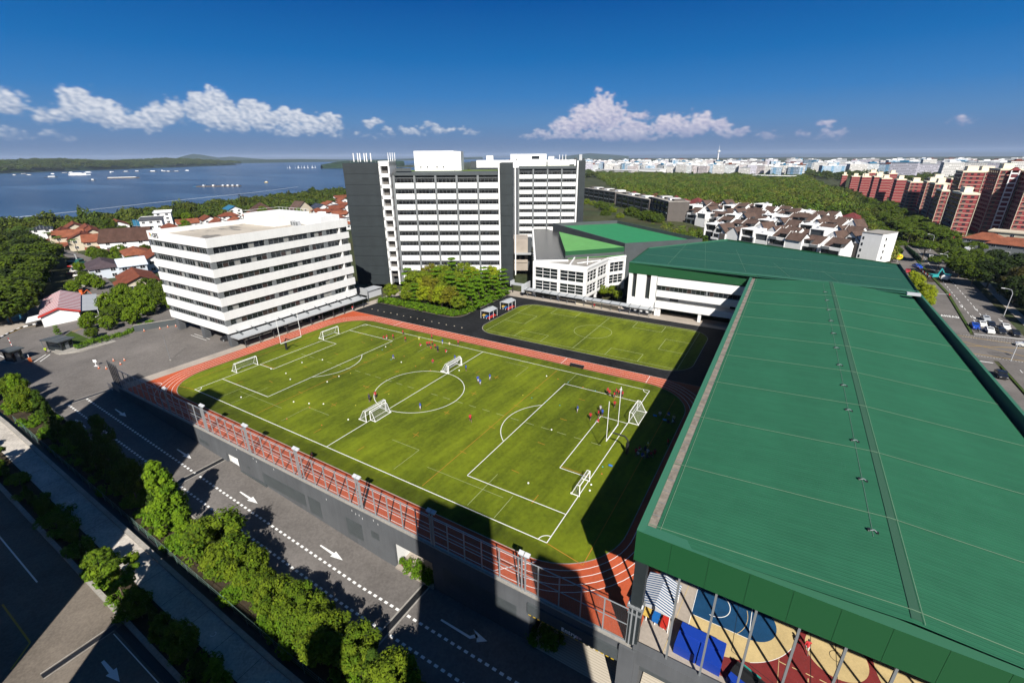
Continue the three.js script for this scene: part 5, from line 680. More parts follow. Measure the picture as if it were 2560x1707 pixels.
kind('layered', { seed: 640, rx: 2.7, ry: 4.3, clumps: 90, n: 5600, leaf: .2, rc: .26, shape: 'layer', c: [.085, .19, .0054], c2: [.16, .26, .0081], v: 2 }, 1, .14, 1.5);
kind('broad', { seed: 660, rx: 4.4, ry: 3.6, clumps: 80, n: 4600, leaf: .36, rc: .24, c: [.0540, .0936, .0045], c2: [.1080, .1440, .0065], v: 3 }, 2.2, .22, 2.4);
kind('bright', { seed: 680, rx: 3.4, ry: 3.3, clumps: 64, n: 4000, leaf: .3, rc: .26, c: [.0978, .1700, .0054], c2: [.1785, .2380, .0084], v: 3 }, 1.6, .18, 2);
kind('street', { seed: 700, rx: 4.8, ry: 2.9, clumps: 70, n: 3600, leaf: .4, rc: .22, shape: 'umbrella', c: [.0576, .1008, .0045], c2: [.1116, .1440, .0065], v: 3 }, 4.6, .22, 3);
kind('shrub', { seed: 720, rx: 1.5, ry: .75, clumps: 26, n: 1000, leaf: .17, rc: .32, c: [.085, .18, .0054], c2: [.15, .24, .0090], v: 3 }, -.1, .05, .4);
kind('conifer', { seed: 740, rx: 5.5, ry: 5.5, clumps: 90, n: 4600, leaf: .42, rc: .22, shape: 'round', c: [.022, .042, .0063], c2: [.04, .06, .0081], v: 2 }, 2, .3, 3);
kind('rust', { seed: 750, rx: 5, ry: 4.6, clumps: 80, n: 4000, leaf: .4, rc: .23, c: [.055, .042, .0090], c2: [.075, .065, .0113], v: 1 }, 2, .3, 3);
{ // palms: arching fronds
  const r = rng(770), P = []; for (let i = 0; i < 15; i++) { const a = i / 15 * 6.283 + r() * .3, l = 1.7 + r() * .5, up = .9 + r() * .8; let prev = null; for (let k = 0; k <= 6; k++) { const t = k / 6, x = Math.cos(a) * l * t, z = Math.sin(a) * l * t, y = up * t - 1.9 * t * t, w = .28 * Math.sin(Math.PI * Math.min(1, t + .12)) + .02, nx = -Math.sin(a) * w, nz = Math.cos(a) * w, cur = [[x + nx, y - w * .5, z + nz], [x, y, z], [x - nx, y - w * .5, z - nz]]; if (prev) for (const q of [0, 1]) P.push(prev[q], cur[q], cur[q + 1], prev[q], cur[q + 1], prev[q + 1]); prev = cur; } }
  const g = tris(P), n = g.attributes.position.count, C = new Float32Array(n * 3); for (let i = 0; i < n; i += 12) { const w = .7 + r() * .6; for (let j = 0; j < 12; j++) C.set([.06 * w, .105 * w, .02 * w], 3 * (i + j)); } g.setAttribute('color', new THREE.BufferAttribute(C, 3)); g.translate(0, 6.2, 0);
  KIND.palm = [{ crown: g, trunk: fuse([rod([0, -.2, 0], [.15, 3, 0], .17, .13, 8), rod([.15, 3, 0], [.05, 6.3, 0], .13, .1, 8)]), H: 7, mt: farLeafM }];
}
const treeRng = rng(4242); let treeN = 0;
function tree(k, x, y, z, h, label, group, name = 'tree', wide = 1) {
  const v = KIND[k][treeN++ % KIND[k].length], t = thing(name, label, k === 'shrub' ? 'shrub' : 'tree', [x, y, z], treeRng() * 6.28, group), s = h / v.H, w = s * wide * (.92 + treeRng() * .16); t.scale.set(w, s, w);
  obj('trunk', v.trunk, M.bark, t); obj('crown', v.crown, v.mt, t); return t;
}
{ // roadside row, beside the access road
  const row = [[-71, 4.5, 'hedge'], [-65.9, 5.9, 'glossy'], [-60.5, 5, 'hedge'], [-56.4, 4.6, 'darkcone'], [-51.5, 3.4, 'darkcone'], [-46.5, 2.6, 'darkcone'], [-42, 2.4, 'broad'], [-37.5, 3.2, 'darkcone'], [-32.5, 4.2, 'darkcone'], [-27.8, 7.6, 'darkcone'], [-23, 4.6, 'darkcone'], [-18.8, 3, 'broad'], [-14.6, 1.8, 'darkcone'], [-9.4, 6.3, 'glossy'], [-4.6, .7, 'glossy'], [-1, -.2, 'hedge'], [3.4, 2.6, 'hedge'], [5.6, .2, 'hedge'], [8.4, .1, 'hedge'], [12, -1.4, 'hedge'], [15.4, -.6, 'hedge'], [18.4, -1.2, 'hedge'], [21.2, -.8, 'hedge'], [24.6, -.5, 'hedge'], [28.2, -1.2, 'hedge'], [31.2, -1.8, 'darkcone'], [34.2, -.3, 'hedge'], [37.5, -2.4, 'darkcone'], [41, -2.6, 'hedge'], [45, -2.2, 'hedge'], [49, -2.4, 'hedge']];
  row.forEach(([x, top, k], i) => tree(k, x, rd(x) - .1, 43.4 + (i % 3 - 1) * .5, top - rd(x), { hedge: 'dense bushy', glossy: 'tall glossy conical', darkcone: 'dark conical', broad: 'dark rounded' }[k] + ' roadside tree, ' + (ORD[i] ?? 'last') + ' from the gate', 'trees along the access road', 'roadside_tree', k === 'hedge' ? .86 : k === 'broad' ? .6 : .86));
  const sr = [[-58, 2.6, 'feather'], [-52, 2.2, 'hedge'], [-46, 2, 'feather'], [-40, .8, 'darkcone'], [-35.6, .8, 'feather'], [-30.5, .8, 'darkcone'], [-26, .2, 'hedge'], [-21.5, -.8, 'feather'], [-17, -1.2, 'hedge'], [-12.5, -1.4, 'darkcone'], [-8.4, -.4, 'feather'], [-2, 2.4, 'feather'], [-4.8, -2, 'hedge'], [2.2, -.2, 'hedge'], [5.2, -1.2, 'darkcone'], [8, -1.2, 'hedge'], [11.6, .2, 'hedge'], [14.8, -1, 'darkcone'], [18.6, -.2, 'glossy'], [22.6, -.6, 'darkcone'], [26, 0, 'hedge']];
  sr.forEach(([x, top, k], i) => tree(k, x, rd(x) - .1, 52.2 + (i % 2) * .3, Math.max(2.6, (top - rd(x)) * .85), { hedge: 'round bushy', glossy: 'bright glossy', darkcone: 'dark upright', feather: 'feathery branched' }[k] + ' tree beside the footpath, ' + ORD[i] + ' from its far end', 'trees between footpath and lower drive', 'footpath_tree', k === 'feather' ? .95 : .6));
  // ground cover in the beds
  const G = KIND.shrub[0].crown, im = new THREE.InstancedMesh(G, leafM, 150), r = rng(31), m = new THREE.Matrix4(), q = new THREE.Quaternion(); for (let i = 0; i < 150; i++) { const x = -70 + r() * 120, z = i % 3 ? 41.8 + r() * 3.8 : 51.2 + r() * 2; m.compose(V3(x, rd(x) - .05, z), q.setFromAxisAngle(V3(0, 1, 0), r() * 6), V3(1, 1, 1).multiplyScalar(.5 + r() * .6)); im.setMatrixAt(i, m); } im.name = 'ground_cover'; scene.add(im); tag(im, 'low green ground cover in the roadside planting beds', 'ground cover', null, 'stuff');
}
{ // courtyard grove
  const r = rng(55), pts = [];
  const rows = [[-43.6, ['olive', 'layered', 'olive', 'layered', 'lime', 'brownish', 'lime', 'brownish', 'olive']], [-49.5, ['layered', 'olive', 'lime', 'brownish', 'olive', 'lime', 'brownish', 'layered']], [-56, ['olive', 'olive', 'layered', 'olive', 'layered', 'olive', 'layered', 'layered']], [-63, ['brownish', 'olive', 'olive', 'olive', 'layered', 'olive', 'layered', 'layered']], [-70, ['olive', 'layered', 'olive', 'lime', 'layered', 'lime', 'layered']]];
  rows.forEach(([z, ks], j) => ks.forEach((k, i) => { const x = -51 + (i + .5 + (j % 2) * .25) * 30 / ks.length; if (j === 0 && (i < 3 && i % 2)) return; pts.push([x + (r() - .5) * 1.6, z + (r() - .5) * 2, k]); }));
  pts.forEach(([x, z, k], i) => { const kk = x > -31 && z < -46 && r() < .75 ? 'layered' : k; tree(kk, x, .1, z, (kk === 'layered' ? 8.6 : 7.2) + r() * 2.6 - (z > -45 ? 1.4 : 0), { olive: 'olive green', brownish: 'brown tinged', lime: 'yellow green', layered: 'dark green tiered' }[kk] + ' grove tree, ' + (ORD[i] ?? 'later ' + ORD[i - 30]) + ' counted back from the front kerb', 'trees of the courtyard grove', 'grove_tree', kk === 'layered' ? 1 : 1.08); });
  let k = 0; for (let x = -52; x < -21.5; x += 2.35) { tree('shrub', x, .1, -41.9 - r() * .8, 1.5 + r() * .4, 'bright green shrub at the grove front kerb, ' + ORD[k++] + ' from the office', 'shrubs edging the grove', 'shrub', 1.15); }
  k = 0; for (let z = -45; z > -69; z -= 2.6) tree('shrub', -21.9 - r() * .5, .1, z, 1.4 + r() * .4, 'green shrub on the grove side facing the team shelters, ' + ORD[k++] + ' back', 'shrubs edging the grove', 'shrub', 1.1);
  for (const [x, z, h] of [[9.6, -80.6, 5.2], [12.6, -81.4, 5], [15, -79.6, 4.2]]) tree('olive', x, 0, z, h, 'small courtyard tree beside the pavilion, ' + ORD[k = (k + 1) % 9] + ' in its planter', 'trees by the pavilion', 'pavilion_tree');
  for (const [x, z] of [[24.4, 30.2], [26, 30.4], [27.6, 30.3]]) tree('shrub', x, -6.95, z, 1.1, 'dark shrub in the wall niche, ' + ORD[Math.round((x - 24.4) / 1.6)] + ' from the white side', 'shrubs in the wall niche'); for (const [x, z] of [[43.8, 30.2], [44.6, 29], [45.4, 30]]) tree('shrub', x, -7, z, 1.2, 'shrub under the entry beam, ' + ORD[Math.round((x - 43.8) / .8)] + ' from the wall', 'shrubs at the ramp entry');
  const p = thing('potted_plant', 'small potted plant in the white wall niche', 'plant', [22.9, -6.9, 30.5]); obj('pot', new THREE.CylinderGeometry(.22, .16, .35, 10).translate(0, .17, 0), M.terracotta, p); obj('foliage', KIND.shrub[1].crown.clone().scale(.3, .6, .3).translate(0, .35, 0), leafM, p);
}

// ================================================================ houses
const whiteFrame = M.white;
function house({ x, z, y = -2, ry = 0, w, d, h, rh = 2.6, roof = 'gable', over = .6, wm = M.wallwhite, rm = M.terracotta, label, win = [3, 2], name = 'house', cat = 'house', porch, group }) {
  const t = thing(name, label, cat, [x, y, z], ry, group), X = w / 2, D = d / 2, o = over;
  obj('wall', bx(-X, X, -1.5, h, -D, D), wm, t);
  if (roof === 'gable') { obj('gable', [tris([[-X, h, -D], [-X, h, D], [-X, h + rh, 0]]), tris([[X, h, -D], [X, h, D], [X, h + rh, 0]])], wm, t); const e = rh * o / D; for (const s of [-1, 1]) obj('roof_slope', [quad([-X - o, h + rh, 0], [X + o, h + rh, 0], [X + o, h - e, s * (D + o)], [-X - o, h - e, s * (D + o)]), quad([-X - o, h + rh - .2, 0], [X + o, h + rh - .2, 0], [X + o, h - e - .2, s * (D + o)], [-X - o, h - e - .2, s * (D + o)])], rm, t); obj('ridge', bx(-X - o, X + o, h + rh - .05, h + rh + .1, -.18, .18), rm, t); }
  else if (roof === 'hip') { const k = Math.max(0, X - D) + .01, e = rh * o / D, a = [-X - o, h - e, -D - o], b = [X + o, h - e, -D - o], c = [X + o, h - e, D + o], q = [-X - o, h - e, D + o], r1 = [-k, h + rh, 0], r2 = [k, h + rh, 0]; obj('roof_slope', quad(a, r1, r2, b), rm, t); obj('roof_slope', quad(q, c, r2, r1), rm, t); obj('roof_slope', tris([a, q, r1]), rm, t); obj('roof_slope', tris([b, r2, c]), rm, t); obj('soffit', quad(a, b, c, q), wm, t); }
  else { obj('roof_slab', bx(-X - o, X + o, h, h + .3, -D - o, D + o), rm, t); obj('roof_kerb', [bx(-X - o, X + o, h + .3, h + .6, D + o - .2, D + o), bx(-X - o, -X - o + .2, h + .3, h + .6, -D - o, D + o - .2)], wm, t); }
  const ww = Math.min(1.6, w / win[0] * .55), fl = Math.max(1, Math.round(h / 3));
  for (let f = 0; f < fl; f++) for (const [n, face] of [[win[0], 0], [win[1], 1], [win[1], 2]]) for (let i = 0; i < n; i++) { const g = new THREE.Group(); g.name = 'window'; const u = ((i + .5) / n - .5) * (face ? d : w); g.position.set(face === 0 ? u : face === 1 ? X : -X, f * h / fl + h / fl * .55, face === 0 ? D : u); g.rotation.y = face === 0 ? 0 : face === 1 ? Math.PI / 2 : -Math.PI / 2; t.add(g); obj('frame', bx(-ww / 2 - .1, ww / 2 + .1, -.72, .72, -.05, .06), whiteFrame, g); for (const s of [-1, 1]) obj('pane', bx(s < 0 ? -ww / 2 : .04, s < 0 ? -.04 : ww / 2, -.62, .62, .06, .09), M.glassB, g); }
  if (porch) { obj('porch_roof', quad([-X, h * .5, D], [X, h * .5, D], [X, h * .5 - .8, D + porch], [-X, h * .5 - .8, D + porch]), rm, t); obj('porch_post', [-1, 0, 1].map(s => bx(s * (X - .3) - .12, s * (X - .3) + .12, 0, h * .5 - .8, D + porch - .4, D + porch - .15)), wm, t); obj('door', bx(-.5, .5, 0, 2.1, D, D + .06), M.bark, t); }
  return t;
}
mat('paleblue', [.62, .68, .76], .8); mat('greyroof', [.09, .09, .095], .7); mat('brownwall', white, .85, { map: mottle([.13, .115, .105], .15, 6, 603) });
{
  const T = M.terracotta, T2 = M.terracotta2, a = -.27;
  house({ x: -243, z: -47, ry: .95, w: 21, d: 16, h: 7.5, rh: 5.5, rm: M.browntile, win: [3, 2], porch: 2.5, label: 'large white house with steep dark brown roof by the lane' });
  house({ x: -194, z: -17, ry: a, w: 20, d: 10, h: 4.6, rh: 2.4, roof: 'hip', rm: M.purpletile, wm: M.paleblue, win: [5, 2], label: 'pale blue house with purple grey hip roof' });
  const pd = house({ x: -179, z: -22, ry: a + Math.PI / 2, w: 9, d: 9, h: 5.6, rh: 2.4, rm: M.paleblue, wm: M.paleblue, win: [3, 4], label: 'pale blue bay house with triangular pediment' });
  house({ x: -158, z: -15, ry: a, w: 21, d: 11, h: 3.4, rh: 2.4, rm: T, wm: M.cream, win: [4, 2], porch: 2, label: 'low cream house with rusty terracotta roof beside the forecourt trees' });
  house({ x: -186, z: -34, ry: a, w: 15, d: 10, h: 5.6, rh: 2.6, rm: T, win: [4, 2], label: 'white house with terracotta roof behind the pediment house' });
  house({ x: -212, z: -37, ry: a, w: 18, d: 10, h: 5, rh: 2.2, roof: 'hip', rm: T2, win: [5, 2], label: 'white bungalow with orange hip roof behind the purple roof' });
  house({ x: -252, z: -66, ry: a, w: 17, d: 10, h: 5, rh: 2.5, rm: T, win: [4, 2], label: 'terracotta house behind the steep brown roof' }); house({ x: -284, z: -69, ry: a, w: 17, d: 9, h: 5, rh: 2.5, rm: T2, win: [4, 2], label: 'orange roofed house left behind the steep brown roof' });
  [[-316, -38], [-300, -36], [-282, -36], [-266, -38]].forEach(([x, z], i) => house({ x, z: z - 4, ry: a - .1 + Math.PI / 2 * (i % 2), w: 13, d: 12, h: 6, rh: 3, rm: i % 2 ? T2 : T, wm: M.cream, win: [3, 2], porch: 3.5, label: 'cream terrace house along the lane, ' + ORD[i] + ' from the wood', group: 'terrace along the lane' }));
  [[-345, -57], [-322, -56], [-304, -52]].forEach(([x, z], i) => house({ x, z, ry: a, w: 19, d: 9, h: 6, rh: 2.6, rm: T, wm: M.cream, win: [5, 2], label: 'long terracotta roof behind the lane terrace, ' + ORD[i] + ' from the wood', group: 'terrace along the lane' }));
  house({ x: -366, z: -46, ry: a, w: 16, d: 11, h: 5, rh: 1.6, roof: 'hip', rm: M.solar, win: [4, 2], label: 'modern house with dark solar panel roof at the wood edge' });
  house({ x: -316, z: -90, ry: a - .2, w: 22, d: 12, h: 9, rh: .3, roof: 'flat', rm: M.greyroof, win: [4, 3], label: 'modern white house with flat grey roof and balconies' }); house({ x: -340, z: -108, ry: a - .2, w: 16, d: 10, h: 10.5, roof: 'flat', rm: M.white, win: [3, 2], label: 'taller white modern house behind the flat grey roof' });
  house({ x: -344, z: -80, ry: a, w: 20, d: 11, h: 5, rh: 2.6, rm: T, win: [4, 2], label: 'terracotta house left of the flat grey roof' });
  const hs = thing('hoarding', 'blue construction hoarding beside the modern white house', 'hoarding', [-330, -2, -84], .3); obj('panel', Array.from({ length: 6 }, (_, i) => bx(i * 1.4, i * 1.4 + 1.3, 0, 8, 0, .08)), M.bluetile, hs); obj('scaffold', [bx(-.1, 8.4, 0, .1, .1, 1), bx(-.1, 8.4, 4, 4.1, .1, 1), ...[0, 4, 8].map(x => bx(x, x + .1, 0, 8.2, .9, 1))], M.steel, hs);
  [[-230, -62], [-226, -78], [-208, -56], [-244, -82], [-262, -108], [-288, -88], [-313, -110], [-312, -124], [-298, -124], [-320, -144], [-292, -134], [-276, -112], [-268, -94], [-262, -124], [-250, -108], [-240, -90], [-313, -158], [-290, -154], [-268, -146]].forEach(([x, z], i) => house({ x, z, ry: a + (i % 3 === 0 ? Math.PI / 2 : 0), w: 13 + i % 3 * 2, d: 9, h: 4.4 + i % 2, rh: 2.4, roof: i % 4 === 1 ? 'hip' : 'gable', rm: i % 2 ? T : T2, win: [3, 2], label: 'white house with ' + (i % 2 ? 'terracotta' : 'orange') + (i % 4 === 1 ? ' hip' : ' gable') + ' roof behind the office block, ' + ORD[i] + ' back', group: 'houses beyond the office roof' }));
  house({ x: -347, z: -163, ry: a, w: 17, d: 10, h: 7.5, rh: 2.5, rm: M.bluetile, win: [4, 2], label: 'white villa with bright blue sloping roof near the shore' }); house({ x: -340, z: -184, ry: a, w: 20, d: 15, h: 5, rh: 6, roof: 'hip', over: 1.2, rm: M.browntile, win: [4, 2], label: 'big house with dark brown hipped roof near the shore' });
  house({ x: -310, z: -201, ry: a + .2, w: 13, d: 14, h: 6, rh: 6, rm: M.brownroof, wm: M.cream, win: [2, 1], label: 'cream house with tall steep brown gable' }); house({ x: -312, z: -222, ry: a, w: 17, d: 11, h: 5, rh: 3, rm: M.solar, win: [4, 2], label: 'white house with dark blue solar roof beside the steep gable' });
  [[-296, -208], [-280, -199], [-312, -238], [-276, -212], [-256, -196], [-297, -238], [-334, -264], [-226, -176], [-332, -250], [-240, -182], [-310, -254], [-262, -202], [-274, -230], [-296, -226], [-322, -238], [-252, -214], [-240, -200], [-290, -256], [-212, -163], [-388, -310], [-350, -280], [-222, -198], [-262, -246]].forEach(([x, z], i) => house({ x, z, ry: a + (i % 3 === 1 ? 1.57 : 0), w: 12 + i % 4, d: 9, h: 4 + i % 3 * .6, rh: 2.3, roof: i % 5 === 2 ? 'flat' : i % 3 ? 'gable' : 'hip', rm: i % 5 === 2 ? M.greyroof : i % 2 ? T : T2, win: [2, 1], label: 'small roofed house in the cluster left of the dark classroom tower', group: 'houses left of the dark classroom tower' }));
  // lane between the houses and the wood
  struct('side_lane', sheet([[-132, 24], [-150, 4], [-190, -8], [-240, -22], [-300, -27], [-300, -33], [-238, -29], [-186, -14], [-140, -4], [-118, 10]], -1.42), M.asphalt, 'narrow grey lane running between houses and wood');
}
{ // ---- gate area: booths, barrier, kerbs, market tent, lamps
  const G = (x, z) => plazaY(x, z);
  const isl = struct('kerb_island', [prism([[-96, 29.6], [-93.6, 29.4], [-91, 26], [-90, 14.5], [-98, .4], [-101, -8], [-103, -8], [-100, 1], [-92.6, 14.6], [-93.5, 22], [-98, 28.4]], -2, -.62)], M.concrete, 'pale kerb island curving round the gate hedge');
  struct('hedge_lawn', sheet([[-93.6, 25], [-92.6, 15], [-100, 1], [-103, -8], [-128, -8], [-118, 16], [-107, 25], [-99, 27.6]], -.8), M.lawn, 'grassy bed under the forecourt trees');
  const w = thing('boundary_wall', 'dark grey wall panel behind the forecourt trees', 'wall', [-93, -1, 12.8], 1.12); obj('wall_panel', bx(0, 17, 0, 2.6, -.15, .15), M.panelgrey, w); obj('coping', bx(-.1, 17.1, 2.6, 2.72, -.22, .22), M.concrete, w);
  const hw = thing('low_fence', 'low dark railing along the gate hedge bed', 'fence', [-92.2, -.7, 26], 1.48); obj('rail', [bx(0, 11, .8, .86, -.03, .03), bx(0, 11, .3, .34, -.02, .02)], M.darkgrey, hw); for (let i = 0; i < 12; i++) obj('post', bx(i - .03, i + .03, 0, .86, -.03, .03), M.darkgrey, hw);
  const booth = (label, x, z, ry, w, d) => { const t = thing('gate_booth', label, 'booth', [x, G(x, z) + .15, z], ry); obj('plinth', bx(-w / 2 - 1, w / 2 + 1, -.6, 0, -d / 2 - .5, d / 2 + .5), M.concrete, t); obj('roof', [bx(-w / 2 - .6, w / 2 + .6, 2.7, 2.95, -d / 2 - .6, d / 2 + .6)], M.panelgrey, t); obj('roof_rib', bx(-.05, .05, 2.95, 3.05, -d / 2 - .6, d / 2 + .6), M.midgrey, t); obj('wall', [bx(-w / 2, w / 2, 0, 1, -d / 2, d / 2), bx(-w / 2, w / 2, 2.3, 2.7, -d / 2, d / 2)], M.dark, t); obj('window', bx(-w / 2 + .05, w / 2 - .05, 1, 2.3, -d / 2 + .05, d / 2 - .05), M.glass, t); for (const sx of [-1, 1]) for (const sz of [-1, 1]) obj('post', bx(sx * w / 2 - .1, sx * w / 2 + .1, 0, 2.7, sz * d / 2 - .1, sz * d / 2 + .1), M.dark, t); obj('door', bx(w / 2, w / 2 + .05, 0, 2.1, -.4, .4), M.midgrey, t); return t; };
  const b1 = booth('dark roofed gate booth on the hedge side of the gate', -97.4, 27.6, .25, 5, 2.6); obj('canopy_wing', bx(-5, -3.1, 2.3, 2.45, -1, 1.4), M.glassB, b1); obj('canopy_post', [bx(-4.9, -4.75, 0, 2.3, 1.1, 1.25), bx(-4.9, -4.75, 0, 2.3, -1, -.85)], M.midgrey, b1);
  booth('dark gate booth with red white barrier arm at the frame edge', -98.6, 36.2, .25, 2.8, 2);
  const bar1 = thing('barrier_gate', 'raised red and white barrier arm beside the outer booth', 'barrier', [-101.6, G(-101, 35.4), 35.2]); obj('cabinet', bx(-.2, .2, 0, 1.1, -.2, .2), M.coneorange, bar1); for (let i = 0; i < 8; i++) obj('arm_segment', bar([-.1 * i, 1 + i * .5, 0], [-.1 * (i + 1), 1.5 + i * .5, 0], .1), i % 2 ? M.seatred : M.white, bar1);
  const bar2 = thing('barrier_gate', 'orange barrier cabinet beside the outer booth', 'barrier', [-94.4, G(-94.4, 34.6), 34.6]); obj('cabinet', bx(-.25, .25, 0, 1.1, -.25, .25), M.coneorange, bar2); obj('lamp', bx(-.05, .05, 1.1, 1.9, -.05, .05), M.rail, bar2);
  const L = []; for (const [x0, z0, x1, z1] of [[-130, 38.5, -104, 37], [-92.5, 33.4, -96.2, 30.4], [-93.5, 34.2, -97, 31]]) L.push(stripe(x0, z0, x1, z1, .2, (x, z) => G(x, z) + .012)); for (const z of [-.4]) L.push(stripe(-76 + z * .3, z + 6, -68 + z * .3, z + 6.1, .12, (x, q) => G(x, q) + .012), stripe(-76 + z * .3, z + 6.9, -68 + z * .3, z + 7, .12, (x, q) => G(x, q) + .012)); obj('painted_marking', L, M.line, scene.getObjectByName('forecourt'));
  obj('yellow_line', [stripe(-124, 33, -129, 27, .14, (x, z) => G(x, z) + .014), stripe(-129, 27, -124.6, 19, .14, (x, z) => G(x, z) + .014), stripe(-110.6, 22, -114, 12, .14, (x, z) => G(x, z) + .014), stripe(-110, 21.8, -113.4, 11.8, .14, (x, z) => G(x, z) + .014)], M.yellowpaint, scene.getObjectByName('forecourt'));
  // black and white kerb
  const pts = [[-112, 42], [-118.5, 37.4], [-123, 33.4], [-127, 30], [-129.6, 26.6], [-129.4, 23.4], [-127.6, 20], [-124.6, 16.8], [-120, 13.4], [-115.6, 10.4]], k = thing('painted_kerb', 'black and white striped kerb round the market corner', 'kerb', [0, 0, 0]); let n = 0; for (let i = 0; i < pts.length - 1; i++) { const [x0, z0] = pts[i], [x1, z1] = pts[i + 1], s = Math.max(2, Math.round(Math.hypot(x1 - x0, z1 - z0) / 1.1)); for (let j = 0; j < s; j++) { const f = q => [lerp(x0, x1, q), G(lerp(x0, x1, q), lerp(z0, z1, q)) + .12, lerp(z0, z1, q)]; obj('kerb_stone', bar(f(j / s), f((j + 1) / s), .35, .3), n++ % 2 ? M.white : M.blacksteel, k); } }
  struct('market_paving', sheet([[-113, 42.6], [-129.6, 27.4], [-129.4, 22.6], [-116, 10], [-150, -2], [-165, 8], [-150, 45]], -1.05), M.beige, 'beige paving at the market corner');
  const m = thing('market_tent', 'market shed with red and white striped gabled roof', 'shed', [-134.5, -1.1, 15.4], -.325), S = mat('redstripe', white, .7, { map: tex(64, 64, (u, v) => (u * 2) % 1 < .5 ? [.36, .045, .06] : [.72, .68, .68], 4.2) });
  obj('wall', bx(-13, 13, 0, 3.4, -4.2, 4.2), M.wallwhite, m); for (const s of [-1, 1]) obj('roof_slope', quad([-13.3, 5.2, 0], [13.3, 5.2, 0], [13.3, 3.3, s * 4.7], [-13.3, 3.3, s * 4.7]), S, m); obj('gable', [tris([[13, 3.4, -4.2], [13, 3.4, 4.2], [13, 5.1, 0]]), tris([[-13, 3.4, -4.2], [-13, 3.4, 4.2], [-13, 5.1, 0]])], M.wallwhite, m); obj('gable_trim', [bar([13.35, 5.1, 0], [13.35, 3.3, 4.7], .3, .5), bar([13.35, 5.1, 0], [13.35, 3.3, -4.7], .3, .5)], M.seatred, m); obj('side_awning', [quad([-12, 3, -4.3], [12, 3, -4.3], [12, 2.6, -8.6], [-12, 2.6, -8.6])], M.canopy, m); obj('front_awning', quad([6, 2.6, 4.3], [13.2, 2.6, 4.3], [13.2, 2.2, 7.6], [6, 2.2, 7.6]), M.wallwhite, m); for (const x of [-11.8, 0, 11.8]) obj('awning_post', bx(x - .06, x + .06, 0, 2.6, -8.5, -8.38), M.rail, m);
  const bs = thing('blue_store', 'small blue store box beside the striped market shed', 'shed', [-141, -1.1, 25], -.3); obj('wall', bx(-2.4, 2.4, 0, 2.3, -1.8, 1.8), M.bluetile, bs); obj('roof', quad([-2.6, 2.5, -2], [2.6, 2.5, -2], [2.6, 2.3, 2], [-2.6, 2.3, 2]), mat('blueroof', [.02, .12, .4], .6), bs);
  [[-140.3, 22.2, 'beside the blue store'], [-178.5, 8.6, 'in the middle of the lane'], [-195.8, .8, 'farthest along the lane'], [-213, -5, 'next to the lane crane']].forEach(([x, z, s]) => { const l = thing('street_lamp', 'grey curved street lamp ' + s, 'lamp', [x, -1.5, z], -.4, 'lamps along the lane'); obj('pole', [rod([0, 0, 0], [0, 6.6, 0], .1, .07), rod([0, 6.6, 0], [.35, 7.6, 0], .07), rod([.35, 7.6, 0], [1.1, 8.1, 0], .06), rod([1.1, 8.1, 0], [2.3, 8.2, 0], .055)], M.paleSteel, l); obj('lamp_head', bx(2.2, 3, 8.12, 8.24, -.12, .12), M.paleSteel, l); l.scale.setScalar(.8); });
  // road works on the lane
  const ex = thing('lorry_crane', 'dark green crane lorry parked on the side lane', 'lorry', [-226, -1.4, -17.5], .28), gr = mat('lorrygreen', [.03, .14, .12], .5); obj('chassis', bx(-4, 4, .6, 1.1, -1.2, 1.2), M.blacksteel, ex); obj('cab', new THREE.BoxGeometry(2, 2, 2.3).translate(3.2, 2, 0), gr, ex); obj('cab_window', bx(4.2, 4.25, 2, 2.8, -1, 1), M.glass, ex); obj('load_bed', bx(-4, 1.8, 1.1, 1.9, -1.25, 1.25), gr, ex); obj('boom', [bar([1.6, 1.6, 0], [1.6, 5, 0], .35), bar([1.6, 5, 0], [-6, 5.6, 1], .3)], M.paleSteel, ex); for (const x of [-3, -1.6, 3]) for (const s of [-1, 1]) obj('wheel', new THREE.CylinderGeometry(.5, .5, .3, 14).rotateX(Math.PI / 2).translate(x, .5, s * 1.1), M.blacksteel, ex);
  const dig = thing('mini_digger', 'orange mini digger working beyond the striped shed', 'digger', [-157, -1.3, 3.4], .8); obj('track_base', [bx(-1, 1, 0, .5, -.9, -.4), bx(-1, 1, 0, .5, .4, .9)], M.blacksteel, dig); obj('body', bx(-.9, .7, .5, 1.3, -.8, .8), M.coneorange, dig); obj('cabin', bx(-.3, .6, 1.3, 2.3, -.4, .5), M.coneorange, dig); obj('boom', [bar([.7, 1, 0], [2, 2.2, 0], .2), bar([2, 2.2, 0], [3, .6, 0], .16)], M.coneorange, dig);
  const r = rng(66); for (let i = 0; i < 10; i++) { const x = -166 - i * 6 - r() * 3, z = 1.4 - i * 1.9 + (r() - .5) * 2, t = thing('material_pile', 'pale rubble and barrier pile along the lane works, ' + ORD[i] + ' from the shed', 'rubble', [x, -1.4, z], r() * 3, 'piles along the lane works'); obj('rubble', Array.from({ length: 7 }, () => { const s = .3 + r() * .5; return new THREE.DodecahedronGeometry(s, 0).translate((r() - .5) * 3, s * .5, (r() - .5) * 2).toNonIndexed(); }), M.concrete, t); obj('barrier_board', bx(-1.4, 1.4, .4, .9, 1.2, 1.26), i % 3 ? M.white : M.seatred, t); }
}
